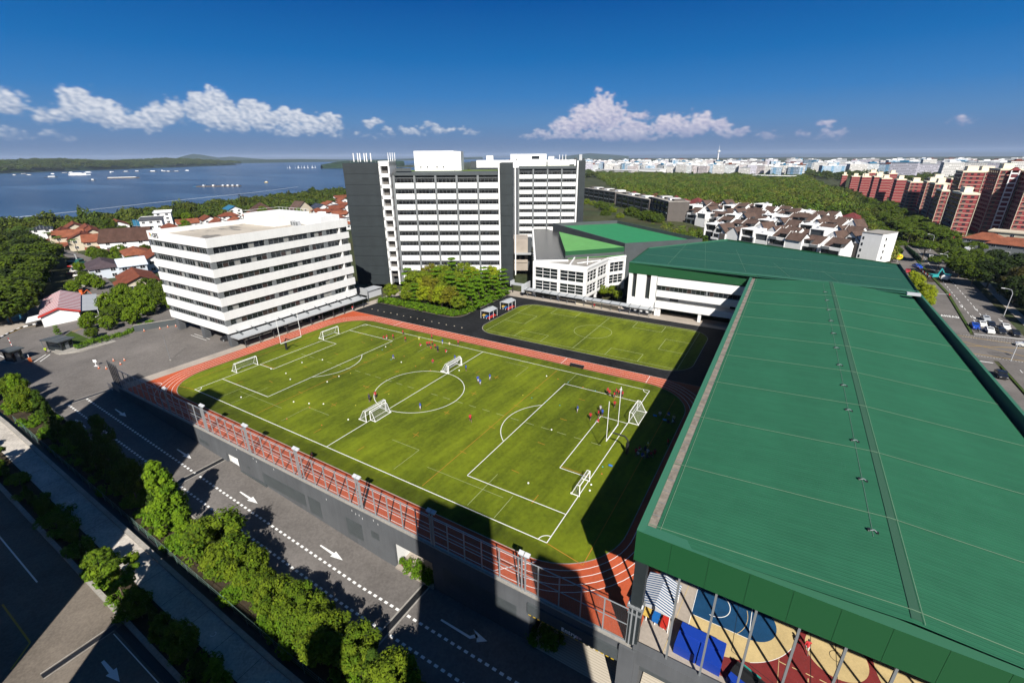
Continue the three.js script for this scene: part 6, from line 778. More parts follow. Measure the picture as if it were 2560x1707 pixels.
// cars: body lofted from a side profile
const carParts = (() => {
  const prof = [[-2.15, .35], [-2.2, .62], [-2.1, .9], [-1.75, .98], [-1.25, 1.36], [-.6, 1.46], [.3, 1.42], [1.05, 1.0], [1.9, .86], [2.18, .7], [2.2, .38]], sh = new THREE.Shape(prof.map(p => new THREE.Vector2(...p))); const b = new THREE.ExtrudeGeometry(sh, { depth: 1.5, bevelEnabled: true, bevelSize: .1, bevelThickness: .12, bevelSegments: 2 }); b.translate(0, 0, -.75);
  const gl = [quad([.95, 1.04, -.72], [.95, 1.04, .72], [.32, 1.5, .62], [.32, 1.5, -.62]).translate(.1, .03, 0), quad([-1.82, 1.03, -.7], [-1.82, 1.03, .7], [-1.3, 1.46, .62], [-1.3, 1.46, -.62]).translate(-.1, .03, 0)], sg = s => quad([-1.6, 1.0, s * .89], [.85, 1.0, s * .89], [.25, 1.4, s * .88], [-1.15, 1.38, s * .88]);
  return { b: uvm(b), front: gl[0], rear: gl[1], s1: sg(1), s2: sg(-1), tyre: new THREE.CylinderGeometry(.32, .32, .22, 16).rotateX(Math.PI / 2), rim: new THREE.CylinderGeometry(.19, .19, .24, 10).rotateX(Math.PI / 2), light: new THREE.BoxGeometry(.08, .14, .36) };
})();
const paint = {}; function car(label, x, y, z, ry, c, group = 'cars on the road', s = 1) {
  const t = thing('car', label, 'car', [x, y, z], ry, group); t.scale.setScalar(s); paint[c] ??= new THREE.MeshPhysicalMaterial({ color: col(...c).multiplyScalar(.8), roughness: .35, clearcoat: .8, clearcoatRoughness: .1, side: THREE.DoubleSide });
  obj('body', carParts.b, paint[c], t); obj('windscreen', carParts.front, M.glass, t); obj('rear_window', carParts.rear, M.glass, t); obj('side_window', carParts.s1, M.glass, t); obj('side_window', carParts.s2, M.glass, t);
  for (const X of [-1.35, 1.4]) for (const Z of [-.78, .78]) { const w = new THREE.Group(); w.name = 'wheel'; w.position.set(X, .32, Z); t.add(w); obj('tyre', carParts.tyre, M.blacksteel, w); obj('rim', carParts.rim, M.steel, w); }
  for (const Z of [-.6, .6]) { const h = obj('headlight', carParts.light, M.white, t); h.position.set(2.24, .68, Z); const q = obj('tail_light', carParts.light, M.seatred, t); q.position.set(-2.24, .8, Z); } return t;
}
const CW = [.72, .72, .7], CK = [.012, .012, .014], CB = [.01, .06, .4], CS = [.4, .42, .44], CR = [.4, .03, .03];
car('black car parked beneath the white office block', -62.4, plazaY(-63, 3.5), 3.4, .5, CK, 'cars inside the campus');
{ // trees of the gate hedge, wood and gardens
  const L = [[-106.6, 18.5, 6.5, 'bright'], [-101.5, 15.5, 6.5, 'bright'], [-101, 10, 8, 'bright'], [-107, 12, 8.5, 'broad'], [-112, 16, 6, 'bright'], [-106, 4, 9.5, 'bright'], [-112, 6.5, 9.5, 'bright'], [-119, 8.5, 10, 'bright'], [-111, -2.5, 9.5, 'broad'], [-118, -1, 10.5, 'bright'], [-125, 2, 10, 'bright'], [-119, -8, 10, 'broad'], [-127, -6, 10.5, 'broad'], [-108, -9, 9, 'broad'], [-98.6, 20.4, 4.5, 'broad'], [-110.6, 24.2, 4.6, 'layered'], [-135, -1, 8, 'broad'], [-103.5, -3, 8, 'broad']];
  L.forEach(([x, z, h, k], i) => tree(k, x, -.9, z, h * .72, { bright: 'bright green', broad: 'dark green', layered: 'slim tiered' }[k] + ' tree in the gate hedge, ' + ORD[i] + ' counted from the booth', 'trees of the gate hedge', 'gate_tree'));
  for (let i = 0; i < 9; i++) tree('shrub', -93.6 - (i % 2) * .8 - (i > 5 ? (i - 5) * 1.4 : 0), -.75, 24.6 - i * 2.2, 1.3, 'low shrub behind the dark railing, ' + ORD[i] + ' from the booth', 'shrubs of the gate hedge');
  const r = rng(71), W = [[-139, 33], [-146, 31], [-143, 40], [-152, 36], [-158, 27], [-165, 33], [-170, 22], [-178, 29], [-183, 18], [-192, 24], [-197, 12], [-207, 17], [-214, 4], [-222, 12], [-229, -2], [-240, 6], [-248, -8], [-258, 2], [-268, -14], [-280, -4], [-292, -18], [-306, -8], [-137, 27], [-150, 22], [-161, 17], [-172, 13], [-184, 9], [-199, 4], [-212, -3], [-226, -8], [-242, -13], [-150, 46], [-164, 44], [-180, 40], [-198, 34], [-216, 27], [-235, 18], [-256, 14], [-276, 8]];
  W.forEach(([x, z], i) => tree(i % 4 ? 'broad' : 'conifer', x, -1.6, z, 9.5 + r() * 3, 'rounded green tree in the wood beside the side lane', 'wood beside the side lane', 'wood_tree', 1.25));
  [[-348, -20], [-338, -28], [-330, -24], [-322, -30], [-352, -32], [-296, -30], [-276, -28], [-262, -30]].forEach(([x, z], i) => tree('palm', x, -2, z, 8.5 + r() * 2, 'palm tree by the lane terrace, ' + ORD[i] + ' from the wood', 'palms by the lane terrace', 'palm_tree'));
  [[-163, -4, 5], [-173, -3.5, 5.5], [-206, -12.5, 5], [-216, -24, 6], [-236, -28, 6], [-250, -33, 5], [-228, -36, 7], [-202, -30, 5], [-270, -58, 7], [-300, -66, 8], [-207, -26, 6], [-226, -28, 6.5], [-170, -4, 6], [-182, -6, 5], [-164, 3, 5.5], [-230, -60, 8], [-262, -84, 9], [-224, -46, 6], [-290, -98, 9], [-330, -70, 10], [-336, -122, 9], [-356, -128, 10], [-326, -176, 9], [-276, -170, 8], [-290, -184, 9], [-250, -160, 8], [-240, -140, 8], [-300, -176, 10]].forEach(([x, z, h], i) => tree(i % 2 ? 'broad' : 'bright', x, -2, z, h, 'garden tree among the houses, ' + ORD[i] + ' counted away from the forecourt', 'garden trees among the houses', 'garden_tree'));
}
// woods too dense to count: crowns scattered through the coastal belt and the reserve
function woods(name, label, n, seed, place, kinds) {
  const r = rng(seed), m = new THREE.Matrix4(), q = new THREE.Quaternion(), c = new THREE.Color(), per = kinds.map(() => []);
  for (let i = 0; i < n; i++) { const p = place(r); if (!p) continue; per[i % kinds.length].push(p); }
  const g = new THREE.Group(); g.name = numbered(name); scene.add(g); tag(g, label, 'wood', null, 'stuff');
  kinds.forEach((geo, k) => { const im = new THREE.InstancedMesh(geo, farLeafM, per[k].length); per[k].forEach(([x, y, z, s, h], i) => { m.compose(V3(x, y, z), q.setFromAxisAngle(V3(0, 1, 0), r() * 6.283), V3(s, h, s)); im.setMatrixAt(i, m); const b = .7 + r() * .6; im.setColorAt(i, c.setRGB(b * (.9 + r() * .3), b, b * .9)); }); im.name = 'crown_mass'; im.userData.kind = 'stuff'; g.add(im); });
}
const farCrown = [0, 1, 2].map(i => crownGeo({ seed: 900 + i, rx: 1, ry: .8, clumps: 26, n: 620, leaf: .12, rc: .32, c: [[.055, .10, .014], [.075, .115, .016], [.10, .125, .025]][i], c2: [[.095, .145, .018], [.125, .165, .022], [.155, .17, .035]][i] }));
const darkCrown = [0, 1].map(i => crownGeo({ seed: 930 + i, rx: 1, ry: .75, clumps: 26, n: 560, leaf: .13, rc: .32, shape: i ? 'round' : 'umbrella', c: [[.036, .06, .012], [.05, .072, .013]][i], c2: [[.075, .10, .016], [.09, .12, .018]][i] }));
woods('coastal_wood', 'dense dark green wood between the houses and the sea', 1500, 801, r => { const z = 330 - r() * 960, cx = coastX(z), w = z > -20 ? 120 : z > -150 ? 80 : 110; const x = cx + 6 + r() * w; const s = 4.5 + r() * 4; return [x, -5.5, z, s, (7.5 + r() * 4) / 1.5 * (r() < .04 ? 1.5 : 1)]; }, darkCrown);
woods('lane_wood', 'dense green wood left of the side lane', 620, 803, r => { const x = -140 - r() * 300, z0 = lerp(34, -18, clamp((-140 - x) / 170)) + 4, z = z0 + r() * 140; return [x, -2, z, 4 + r() * 2.5, (7 + r() * 4) / 1.5]; }, darkCrown);

// ================================================================ beyond the halls: terraces, road, towers
const e1 = [.862, .507], e2 = [.507, -.862];
{ // white terraces with brown roofs, one thing per house
  const build = flip => { // returns parts in local axes: x along the row, +z towards the camera
    const g = new THREE.Group(), s = flip ? -1 : 1, P = (n, q, m) => obj(n, q, m, g);
    P('wall', bx(-4.3, 4.3, -3, 7.4, -6, 5), M.wallwhite); P('party_wall', [bx(s * 4.3 - .15, s * 4.3 + .15, -3, 8, -6.2, 5.6), tris([[s * 4.3, 8, -6.2], [s * 4.3, 8, 4], [s * 4.3, 11.3, -2.6]])], M.wallwhite);
    P('roof_slope', [quad([-4.2, 10.9, -2.6], [4.2, 10.9, -2.6], [4.2, 7.0, 4.9], [-4.2, 7.0, 4.9]), quad([-4.2, 10.9, -2.6], [4.2, 10.9, -2.6], [4.2, 7.4, -6.6], [-4.2, 7.4, -6.6])], M.brownroof);
    P('gable_end', [tris([[-4.25, 7.4, -6.4], [-4.25, 7.4, 2.4], [-4.25, 10.5, -2.6]]), tris([[4.25, 7.4, -6.4], [4.25, 7.4, 2.4], [4.25, 10.5, -2.6]])], M.wallwhite);
    P('attic_box', bx(s * -3.9, s * -.2, 6.4, 9.2, -1.4, 4.4), M.darkgrey); P('attic_roof', bx(s * -4.1, s * 0, 9.2, 9.4, -1.6, 4.7), M.brownroof); P('attic_window', bx(s * -3.6, s * -.5, 7, 8.8, 4.4, 4.45), M.glass);
    P('balcony', [bx(-4.2, 4.2, 3.3, 3.5, 5, 6.8), bx(-4.2, 4.2, 3.5, 4.3, 6.72, 6.8)], M.midgrey); P('balcony', [bx(s * .3, s * 4.1, 6.4, 6.6, 3, 6.2), bx(s * .3, s * 4.1, 6.6, 7.6, 6.12, 6.2)], M.midgrey);
    P('window', bx(-3.8, 3.8, 4, 6.1, 5, 5.05), M.glass); P('window', bx(-3.6, -.3, .4, 2.8, 5, 5.05), M.glassB); P('door', bx(1, 2.1, 0, 2.3, 5, 5.06), M.bark); P('skylight', bx(s * 1.2, s * 2.6, 9.15, 9.25, -.4, .6), M.glassB); P('vent_pipe', rod([s * 3, 9.5, -3], [s * 3, 11.4, -3], .12), M.white); P('dark_panel', bx(s * 2.4, s * 4.1, -.2, 6.3, 5.06, 5.3), M.brownwall); return g;
  };
  const box = () => { // dark cube house in a white frame
    const g = new THREE.Group(), P = (n, q, m) => obj(n, q, m, g); P('wall', bx(-4.3, 4.3, -3, 6.2, -6, 5), M.wallwhite); P('upper_box', bx(-3.9, 3.2, 6.2, 9.6, -5.4, 4.2), M.darkgrey); P('white_frame', [bx(-4.3, -3.9, -3, 10, -6, 6), bx(-3.9, 3.6, 9.6, 9.9, -5.8, 5.6), bx(3.2, 3.6, 6.2, 9.6, -5.8, 5.6)], M.wallwhite); P('window', bx(-3.4, 2.8, 6.8, 9.2, 4.2, 4.25), M.glass); P('window', bx(-3.6, 3.6, 3.2, 5.6, 5, 5.05), M.glass); P('balcony', [bx(-4.2, 4.2, 2.6, 2.8, 5, 6.8), bx(-4.2, 4.2, 2.8, 3.6, 6.72, 6.8)], M.panelgrey); P('roof_tank', bx(.6, 2, 9.9, 10.9, -3, -1.6), M.paleSteel); P('garden_wall', bx(-4.2, 4.2, -3, .8, 7.4, 7.6), M.brownwall); return g; };
  const side = () => { // gable turned towards the road
    const g = new THREE.Group(), P = (n, q, m) => obj(n, q, m, g); P('wall', bx(-4.2, 4.2, -3, 6.6, -6, 5), M.wallwhite); P('gable_wall', [tris([[-4.2, 6.6, 5], [4.2, 6.6, 5], [-1, 10.8, 5]]), tris([[-4.2, 6.6, -6], [4.2, 6.6, -6], [-1, 10.8, -6]])], M.wallwhite); P('roof_slope', quad([-1, 10.9, 5.3], [-1, 10.9, -6.3], [-4.6, 6.4, -6.3], [-4.6, 6.4, 5.3]), M.brownroof); P('roof_slope', quad([-1, 10.9, 5.3], [-1, 10.9, -6.3], [4.6, 6.4, -6.3], [4.6, 6.4, 5.3]), M.brownroof); P('barge_board', [bar([-1, 10.9, 5.32], [4.6, 6.4, 5.32], .25), bar([-1, 10.9, 5.32], [-4.6, 6.4, 5.32], .25)], M.blacksteel); P('window', bx(-2.4, 1.4, 6.4, 8.4, 5, 5.06), M.glass); P('window', bx(-3.6, -.4, 3.3, 5.5, 5, 5.06), M.glass); P('dark_panel', bx(.6, 4.1, 0, 6.2, 5.02, 5.5), M.brownwall); P('balcony', [bx(-4.2, .4, 2.7, 2.9, 5, 6.6), bx(-4.2, .4, 2.9, 3.8, 6.5, 6.6)], M.wallwhite); P('dormer', bx(1, 3.2, 7, 8.8, -2, 1), M.darkgrey); return g; };
  const K = [build(false), build(true), box(), side()], rt = rng(303); let row = 0;
  for (const [ox, oz, n] of [[84, -208, 9], [96, -231, 10], [97, -259, 14], [98, -288, 15], [94, -318, 15], [88, -346, 11]]) { for (let i = 0; i < n; i++) { const s = 6 + i * 8.7 + (row % 2) * 2, x = ox - e1[0] * s + (rt() - .5) * 2, z = oz - e1[1] * s + (rt() - .5) * 5, kk = Math.floor(rt() * 4), t = K[kk].clone(); t.name = numbered('terrace_house'); scene.add(t); t.position.set(x, -5.4 + rt() * 1.8, z); t.rotation.y = -.532 + (rt() < .3 ? Math.PI : 0); t.scale.set(1, .92 + rt() * .2, 1); tag(t, ['white terrace house with brown roof', 'white terrace house with brown attic roof', 'dark cube terrace house in white frame', 'white gabled terrace house'][kk] + ', ' + ORD[i] + ' from the road in ' + ORD[row] + ' row', 'house', 'white brown-roofed terraces'); } row++; }
  // gable block at the road end
  const w = thing('apartment_block', 'plain white gable wall block at the road end of the terraces', 'building', [98, -6, -231], -.532); obj('wall', bx(-5, 4, 0, 14.4, -7, 7.4), M.wallwhite, w); obj('wing', bx(-9, -5, 0, 11.5, -6, 6), M.wallwhite, w); for (let f = 0; f < 4; f++) { obj('window', bx(4, 4.05, 2 + f * 3, 3.4 + f * 3, 2.4, 3.6), M.glassB, w); obj('window', bx(-4.4, -3.6, 2 + f * 3, 3.4 + f * 3, 7.4, 7.45), M.glassB, w); obj('window', bx(-8, -7, 1.6 + f * 2.7, 3 + f * 2.7, 6, 6.05), M.glassB, w); } obj('roof_edge', bx(-5.2, 4.2, 14.4, 14.6, -7.2, 7.6), M.concrete, w);
  // dark modern terraces
  const dk = (label, x, z, ry, w, d, h, n) => { const t = thing('dark_terrace', label, 'building', [x, -6, z], ry, 'dark modern terraces'); obj('body', bx(-w / 2, w / 2, 0, h, -d / 2, d / 2), M.brownwall, t); obj('roof_slab', bx(-w / 2 - .4, w / 2 + .4, h, h + .5, -d / 2 - .4, d / 2 + .4), M.concrete, t); for (let i = 0; i < n; i++) { const X = -w / 2 + (i + .5) * w / n; obj('window', bx(X - w / n * .36, X + w / n * .36, 1, h - 1.2, d / 2, d / 2 + .05), M.glass, t); obj('fin', bx(X - w / n * .5, X - w / n * .5 + .5, 0, h, d / 2, d / 2 + .7), M.blacksteel, t); for (let f = 1; f < 4; f++) obj('balcony', bx(X - w / n * .36, X + w / n * .36, f * h / 4, f * h / 4 + .9, d / 2 + .05, d / 2 + .6), f % 2 ? M.darkgrey : M.midgrey, t); obj('roof_room', bx(X - w / n * .3, X + w / n * .3, h + .5, h + 1.8, -d / 3, d / 5), i % 2 ? M.wallwhite : M.brownwall, t); } obj('end_wall', bx(w / 2, w / 2 + .3, 0, h + .2, -d / 2, d / 2), M.brownwall, t); };
  dk('dark glazed terrace farthest along behind the far classroom slab', -124, -446, -.75, 74, 16, 15.5, 6); dk('dark glazed terrace with brown end wall behind the theatre roof', -66, -376, -.85, 70, 15, 15.5, 5); dk('dark stepped terrace with white top nearest the brown roofs', -30, -334, -1.0, 44, 16, 17.5, 5);
  // red hipped houses
  [[-172, -523], [-150, -515], [-130, -504], [-113, -496], [-98, -483], [-84, -471], [-70, -460], [-57, -450], [-44, -441], [-30, -433], [-17, -425], [-5, -417], [8, -411], [22, -401], [37, -391], [52, -385], [66, -379], [80, -373], [92, -367], [-160, -540], [-120, -520], [-88, -498], [-60, -474], [-34, -455]].forEach(([x, z], i) => house({ x: x + 4, z: z - 6, y: -6, ry: -.532, w: 12, d: 11, h: 6.4, rh: 3.4, roof: 'hip', over: .9, rm: M.redtile, wm: M.cream, win: [2, 1], label: 'cream house with dark red hip roof at the wood edge, ' + ORD[i] + ' counted along', group: 'red hip roofed houses' }));
  const tl = [[-118, -395, 9], [-104, -378, 10], [-92, -360, 10], [-80, -346, 9], [-58, -330, 11], [-46, -318, 9], [-62, -312, 8], [-38, -306, 11], [-30, -300, 10], [-130, -405, 10], [-78, -322, 8]]; tl.forEach(([x, z, h], i) => tree(i % 3 ? 'broad' : 'olive', x, -6, z, h, 'tree below the dark terraces, ' + ORD[i] + ' in the clump', 'trees below the dark terraces', 'clump_tree', 1.2));
}
{ // ---- main road on the far side, junction, markings
  const Y = -6.9, rdg = struct('main_road', [sheet([[103, 60], [112.2, 60], [112.6, -122], [116.5, -176], [117, -232], [119, -300], [114, -440], [100, -700], [94, -700], [106, -440], [109, -300], [104, -200]], Y), sheet([[113.2, 60], [126, 60], [126, -130], [130, -205], [131, -290], [124, -430], [108, -700], [101, -700], [115.5, -440], [120.5, -300], [118, -232], [117.6, -176], [113.6, -122]], Y)], M.asphalt, 'grey dual carriageway beyond the sports hall');
  struct('side_street', sheet([[96, -100.5], [240, -92], [240, -112], [124, -122], [96, -121]], Y + .012), M.asphalt, 'cross street meeting the dual carriageway');
  const W = [], T = (x0, z0, x1, z1, w) => W.push(stripe(x0, z0, x1, z1, w, Y + .03)); for (let z = -128; z > -430; z -= 5) { T(116.6 + (-128 - z) * .045, z, 116.7 + (-128 - z) * .045, z - 2.4, .18); T(119.8 + (-128 - z) * .045, z, 119.9 + (-128 - z) * .045, z - 2.4, .18); } for (let z = -95; z < 40; z += 4) { T(116.5, z, 116.5, z + 2, .16); T(109.2, z, 109.2, z + 2, .16); } T(113.6, -123, 125.6, -124.5, .4); T(104, -97, 112, -97.4, .4); for (let i = 0; i < 26; i++) { T(110 + i * .62, -120.6 - i * .05, 110.3 + i * .62, -120.6 - i * .05, .16); T(110 + i * .62, -118.4 - i * .05, 110.3 + i * .62, -118.4 - i * .05, .16); T(105 + i * .62, -101.6 - i * .02, 105.3 + i * .62, -101.6 - i * .02, .16); } for (const [x, z] of [[117.5, -160], [121, -158], [118, -146], [122.3, -150], [124.6, -146]]) W.push(flat([[x - .1, Y + .03, z], [x + .1, Y + .03, z], [x, Y + .03, z + 2.4], [x - .5, Y + .03, z + 2.2], [x + .5, Y + .03, z + 2.2], [x, Y + .03, z + 4]]));
  obj('painted_marking', W, M.line, rdg); const y2 = (x0, z0, x1, z1) => stripe(x0, z0, x1, z1, .22, Y + .034); obj('yellow_box_line', [y2(104, -119.6, 124, -118), y2(104, -103.2, 124, -103), y2(104, -116, 122, -106.6), y2(104, -107.6, 124, -115.8)], M.yellowpaint, rdg);
  const ah = text('AHEAD', 1.5, .01); ah.rotateX(-Math.PI / 2); ah.scale(.72, 1, 1.5); ah.translate(108.8, Y + .03, -140); obj('road_lettering', ah, M.line, rdg);
  struct('median_kerb', [prism([[112.7, -95], [113.1, -95], [113.1, 60], [112.7, 60]], Y - .2, Y + .3), prism([[112.9, -124.5], [113.5, -124.5], [117.5, -176], [118, -232], [120.4, -300], [119.2, -300], [117.1, -232], [116.6, -176]], Y - .2, Y + .3)], M.lawn, 'grassy median kerb of the dual carriageway');
  struct('roadside_path', sheet([[128.5, -126], [131, -126], [136, -206], [133, -206]], Y + .02), M.beige, 'pale footpath beside the dual carriageway');
  const H = Math.PI / 2; [['blue car waiting at the stop line', 115.2, -130.6, CB], ['white car waiting in the middle lane front', 118, -127.6, CW], ['black car second in the middle lane queue', 119.9, -134.6, CK], ['white car beside the blue car in the queue', 117.7, -134, CW], ['silver car at the back of the queue', 120.2, -141.4, CS], ['dark car at the stop line right of the white car', 120.8, -128.4, CK], ['white car second in the kerb lane queue', 123.2, -134.2, CW], ['black car at the stop line in the kerb lane', 123.8, -127.8, CK]].forEach(([l, x, z, c]) => car(l, x, Y, z, -H, c)); car('white estate car turning across the junction', 123.4, Y, -116.8, Math.PI - .1, CW); car('black car leaving the junction beside the hall parapet', 111, Y, -87.4, -H, CK); car('red car parked beyond the hall roof corner', 109.4, Y, -214, -H, CR); car('blue white van at the road works', 115, Y, -228, -1.2, CB, 'cars on the road', 1.15); car('white car driving past the road works', 125.4, Y, -262, H, CW); car('silver car far along the dual carriageway', 122.6, Y, -330, H, CS); car('white car far up the near carriageway', 114.2, Y, -345, -H, CW);
  const mb = thing('motorcycle', 'dark motorcycle with rider ahead of the blue car', 'motorcycle', [115.2, Y, -126.6], -H); obj('wheel', new THREE.TorusGeometry(.28, .07, 6, 14).translate(.6, .33, 0), M.blacksteel, mb); obj('wheel', new THREE.TorusGeometry(.28, .07, 6, 14).translate(-.6, .33, 0), M.blacksteel, mb); obj('frame', [bar([-.6, .35, 0], [.1, .75, 0], .16), bar([.1, .75, 0], [.6, .35, 0], .14), bar([-.7, .8, 0], [.2, .82, 0], .24)], M.blacksteel, mb); person('sit', 'blued', 115.2, Y + .72, -126.7, Math.PI, 1.7, 'motorcycle rider in blue jacket ahead of the blue car');
  const sg = (label, x, z, ry) => { const t = thing('traffic_light', label, 'traffic light', [x, Y, z], ry); obj('pole', rod([0, 0, 0], [0, 5.2, 0], .1, .08), M.paleSteel, t); obj('arm', rod([0, 5.1, 0], [4.6, 5.3, 0], .07, .05), M.paleSteel, t); obj('signal_head', bx(4.4, 4.8, 4.5, 5.5, -.2, .2), M.blacksteel, t); obj('red_lamp', new THREE.SphereGeometry(.15, 8, 6).translate(4.6, 5.3, .2), new THREE.MeshStandardMaterial({ color: col(.6, .02, .02), emissive: col(.9, .03, .03), emissiveIntensity: 1.2 }), t); }; sg('traffic signal on an arm behind the hall parapet', 107, -151, 0); sg('traffic signal showing red across the junction', 116.4, -101.4, .3);
  [[126.8, -150], [126.6, -98], [122, -214], [128.4, -282], [121, -255]].forEach(([x, z], i) => { const l = thing('street_lamp', 'tall curved road lamp, ' + ORD[i] + ' along the dual carriageway', 'lamp', [x, Y, z], Math.PI, 'lamps of the dual carriageway'); obj('pole', [rod([0, 0, 0], [0, 8, 0], .12, .08), rod([0, 8, 0], [.6, 9.2, 0], .07), rod([.6, 9.2, 0], [2.4, 9.5, 0], .06)], M.paleSteel, l); obj('lamp_head', bx(2.3, 3.2, 9.4, 9.55, -.16, .16), M.white, l); });
  const ex = thing('excavator', 'turquoise excavator with raised arm at the road works', 'excavator', [117.6, Y, -206], .5), tq = mat('turquoise', [.03, .36, .38], .5); ex.scale.setScalar(.8); obj('track_base', [bx(-1.8, 1.8, 0, .8, -1.4, -.8), bx(-1.8, 1.8, 0, .8, .8, 1.4)], M.blacksteel, ex); obj('body', bx(-1.9, 1.4, .8, 2.2, -1.3, 1.3), tq, ex); obj('cabin', bx(.2, 1.5, 2.2, 3.2, -1.2, 0), M.glassB, ex); obj('boom', [bar([1.2, 1.6, .4], [2.6, 5.4, .4], .5), bar([2.6, 5.4, .4], [4.4, 3, .4], .4)], tq, ex); obj('bucket', new THREE.CylinderGeometry(.5, .5, .9, 8, 1, false, 0, Math.PI).rotateX(Math.PI / 2).translate(4.5, 2.7, .4), M.darkgrey, ex);
  const dp = thing('dump_truck', 'white bodied site truck beside the excavator', 'lorry', [121, Y, -203], 1.2); obj('bed', bx(-3, 1, .9, 2.2, -1.1, 1.1), M.wallwhite, dp); obj('cab', bx(1.2, 2.8, .6, 2.4, -1.1, 1.1), tq, dp); obj('windscreen', bx(2.8, 2.84, 1.5, 2.2, -1, 1), M.glass, dp); for (const x of [-2, 2]) for (const s of [-1, 1]) obj('wheel', new THREE.CylinderGeometry(.45, .45, .3, 12).rotateX(Math.PI / 2).translate(x, .45, s), M.blacksteel, dp);
  for (let i = 0; i < 12; i++) { const t = thing('road_barrier', 'red and white road works barrier, ' + ORD[i] + ' along the median', 'barrier', [114.6 + i * .12, Y, -232 + i * 2.6], 1.5, 'barriers round the road works'); obj('board', bx(-1.1, 1.1, .4, .95, -.05, .05), i % 2 ? M.seatred : M.white, t); obj('foot', [bx(-.9, -.8, 0, .4, -.25, .25), bx(.8, .9, 0, .4, -.25, .25)], M.darkgrey, t); }
  const bb = thing('roadside_sign', 'lime and yellow rounded advertising sign on a pole', 'sign', [108.4, Y, -237.5], .3); obj('pole', rod([0, 0, 0], [0, 3.6, 0], .12), M.paleSteel, bb); obj('sign_face', new THREE.CylinderGeometry(2.4, 2.4, .25, 28).rotateX(Math.PI / 2).scale(1.1, .95, 1).translate(.4, 4.8, 0), mat('signyellow', [.72, .66, .02], .5), bb); obj('sign_back', new THREE.CylinderGeometry(2.2, 2.2, .2, 24).rotateX(Math.PI / 2).translate(-.7, 5.4, -.2), mat('signlime', [.22, .7, .02], .5), bb);
  const by = text('Buy', 1.4, .06); by.translate(-1.2, 4.4, .14); obj('lettering', by, M.seatred, bb); bb.scale.setScalar(.62);
  struct('works_ground', sheet([[113.6, -196], [124, -198], [122, -214], [118, -236], [115.4, -236]], Y + .02), M.soil, 'bare brown ground of the road works');
  const hd = thing('median_hedge', 'clipped green hedge on the road median', 'hedge', [119, Y, -266]); obj('hedge_body', crownGeo({ seed: 981, rx: 1, ry: .5, clumps: 60, n: 2600, leaf: .1, rc: .5, c: [.03, .1, .03], c2: [.05, .13, .04] }).scale(.8, 1.5, 22), leafM, hd);
}
woods('estate_green', 'trees and hedges round the terrace estate', 420, 819, r => { const k = r(); if (k < .5) { const s = r() * 150, x = 20 - s * .9 + (r() - .5) * 26, z = -236 - s * 1.35 + (r() - .5) * 26; return [x, -6, z, 2 + r() * 1.4, (2.5 + r() * 2.5) / 1.5]; } const z = -236 - r() * 190; return [106 - r() * 4 + (z < -300 ? -(z + 300) * .02 : 0), -6.9, z, 2.4 + r() * 1.6, (5 + r() * 4) / 1.5]; }, farCrown);
{ // ---- roadside trees and the low houses by the towers
  const r = rng(83), L = [[110, -258, 8, 'street'], [107, -246, 7, 'broad'], [118.8, -243, 11, 'street'], [119.2, -292, 11, 'street'], [120, -318, 11, 'street'], [121, -340, 11, 'street'], [119.4, -374, 11, 'street'], [126.8, -354, 11, 'street'], [117, -400, 10, 'street'], [131.5, -307, 11, 'street'], [131, -330, 11, 'street'], [134, -286, 11, 'street'], [132, -262, 10, 'broad'], [129, -240, 9, 'street'], [119.6, -214, 9, 'street'], [127, -212, 9, 'broad'], [128, -196, 9, 'broad'], [105, -150.5, 8, 'lime'], [103.5, -158, 8.5, 'lime'], [104.4, -166, 8, 'lime'], [105.5, -176, 8, 'lime'], [104, -142, 6.5, 'lime'], [132.6, -195, 11, 'conifer'], [139, -195, 13, 'conifer'], [136, -178, 12, 'rust'], [142, -184, 13, 'rust'], [133.6, -168, 11, 'conifer'], [140, -166, 12, 'rust'], [134, -152, 10, 'conifer'], [141, -150, 11, 'conifer'], [137, -140, 9, 'broad'], [132, -212, 11, 'broad'], [140, -222, 10, 'conifer'], [138, -240, 9, 'broad'], [141, -262, 10, 'street'], [128, -226, 9, 'broad'], [146, -246, 9, 'conifer'], [150, -226, 11, 'conifer'], [112, -300, 8, 'broad'], [109, -320, 8, 'broad'], [108, -345, 9, 'broad'], [105, -375, 9, 'broad'], [134, -380, 10, 'broad'], [136, -350, 10, 'broad'], [126, -410, 10, 'broad'], [122, -440, 11, 'broad'], [131, -430, 11, 'broad'], [128, -470, 12, 'broad'], [114, -460, 10, 'broad'], [118, -500, 12, 'broad'], [139, -330, 9, 'broad'], [140, -310, 9, 'street']];
  L.forEach(([x, z, h, k], i) => tree(k, x, -6.9, z, h * (.95 + r() * .15), { street: 'spreading', broad: 'rounded', lime: 'yellow green', conifer: 'dark dense', rust: 'brown tinged' }[k] + ' roadside tree by the dual carriageway, ' + (ORD[i] ?? 'later ' + ORD[i - 30]) + ' from the terraces', 'trees along the dual carriageway', 'avenue_tree', k === 'street' ? 1.05 : 1.15));
  for (const [x, z, w, i] of [[150, -283, 16, 0], [157, -268, 18, 1]]) house({ x, z, y: -6.5, ry: -.5, w, d: 11, h: 8.5, rh: 3, roof: 'hip', rm: M.terracotta2, wm: M.midgrey, win: [3, 2], label: i ? 'grey villa with orange hip roof nearer the dark trees' : 'grey villa with orange hip roof nearer the red towers' });
  house({ x: 142, z: -283, y: -6.9, ry: .9, w: 14, d: 10, h: 4, rh: 1.6, rm: M.canopy, win: [3, 1], label: 'low building with pale grey metal roof among the avenue trees' }); house({ x: 172, z: -312, y: -6.5, ry: -.4, w: 26, d: 14, h: 9, roof: 'flat', rm: M.cream, wm: M.cream, win: [4, 2], label: 'flat cream podium block before the red towers' });
}
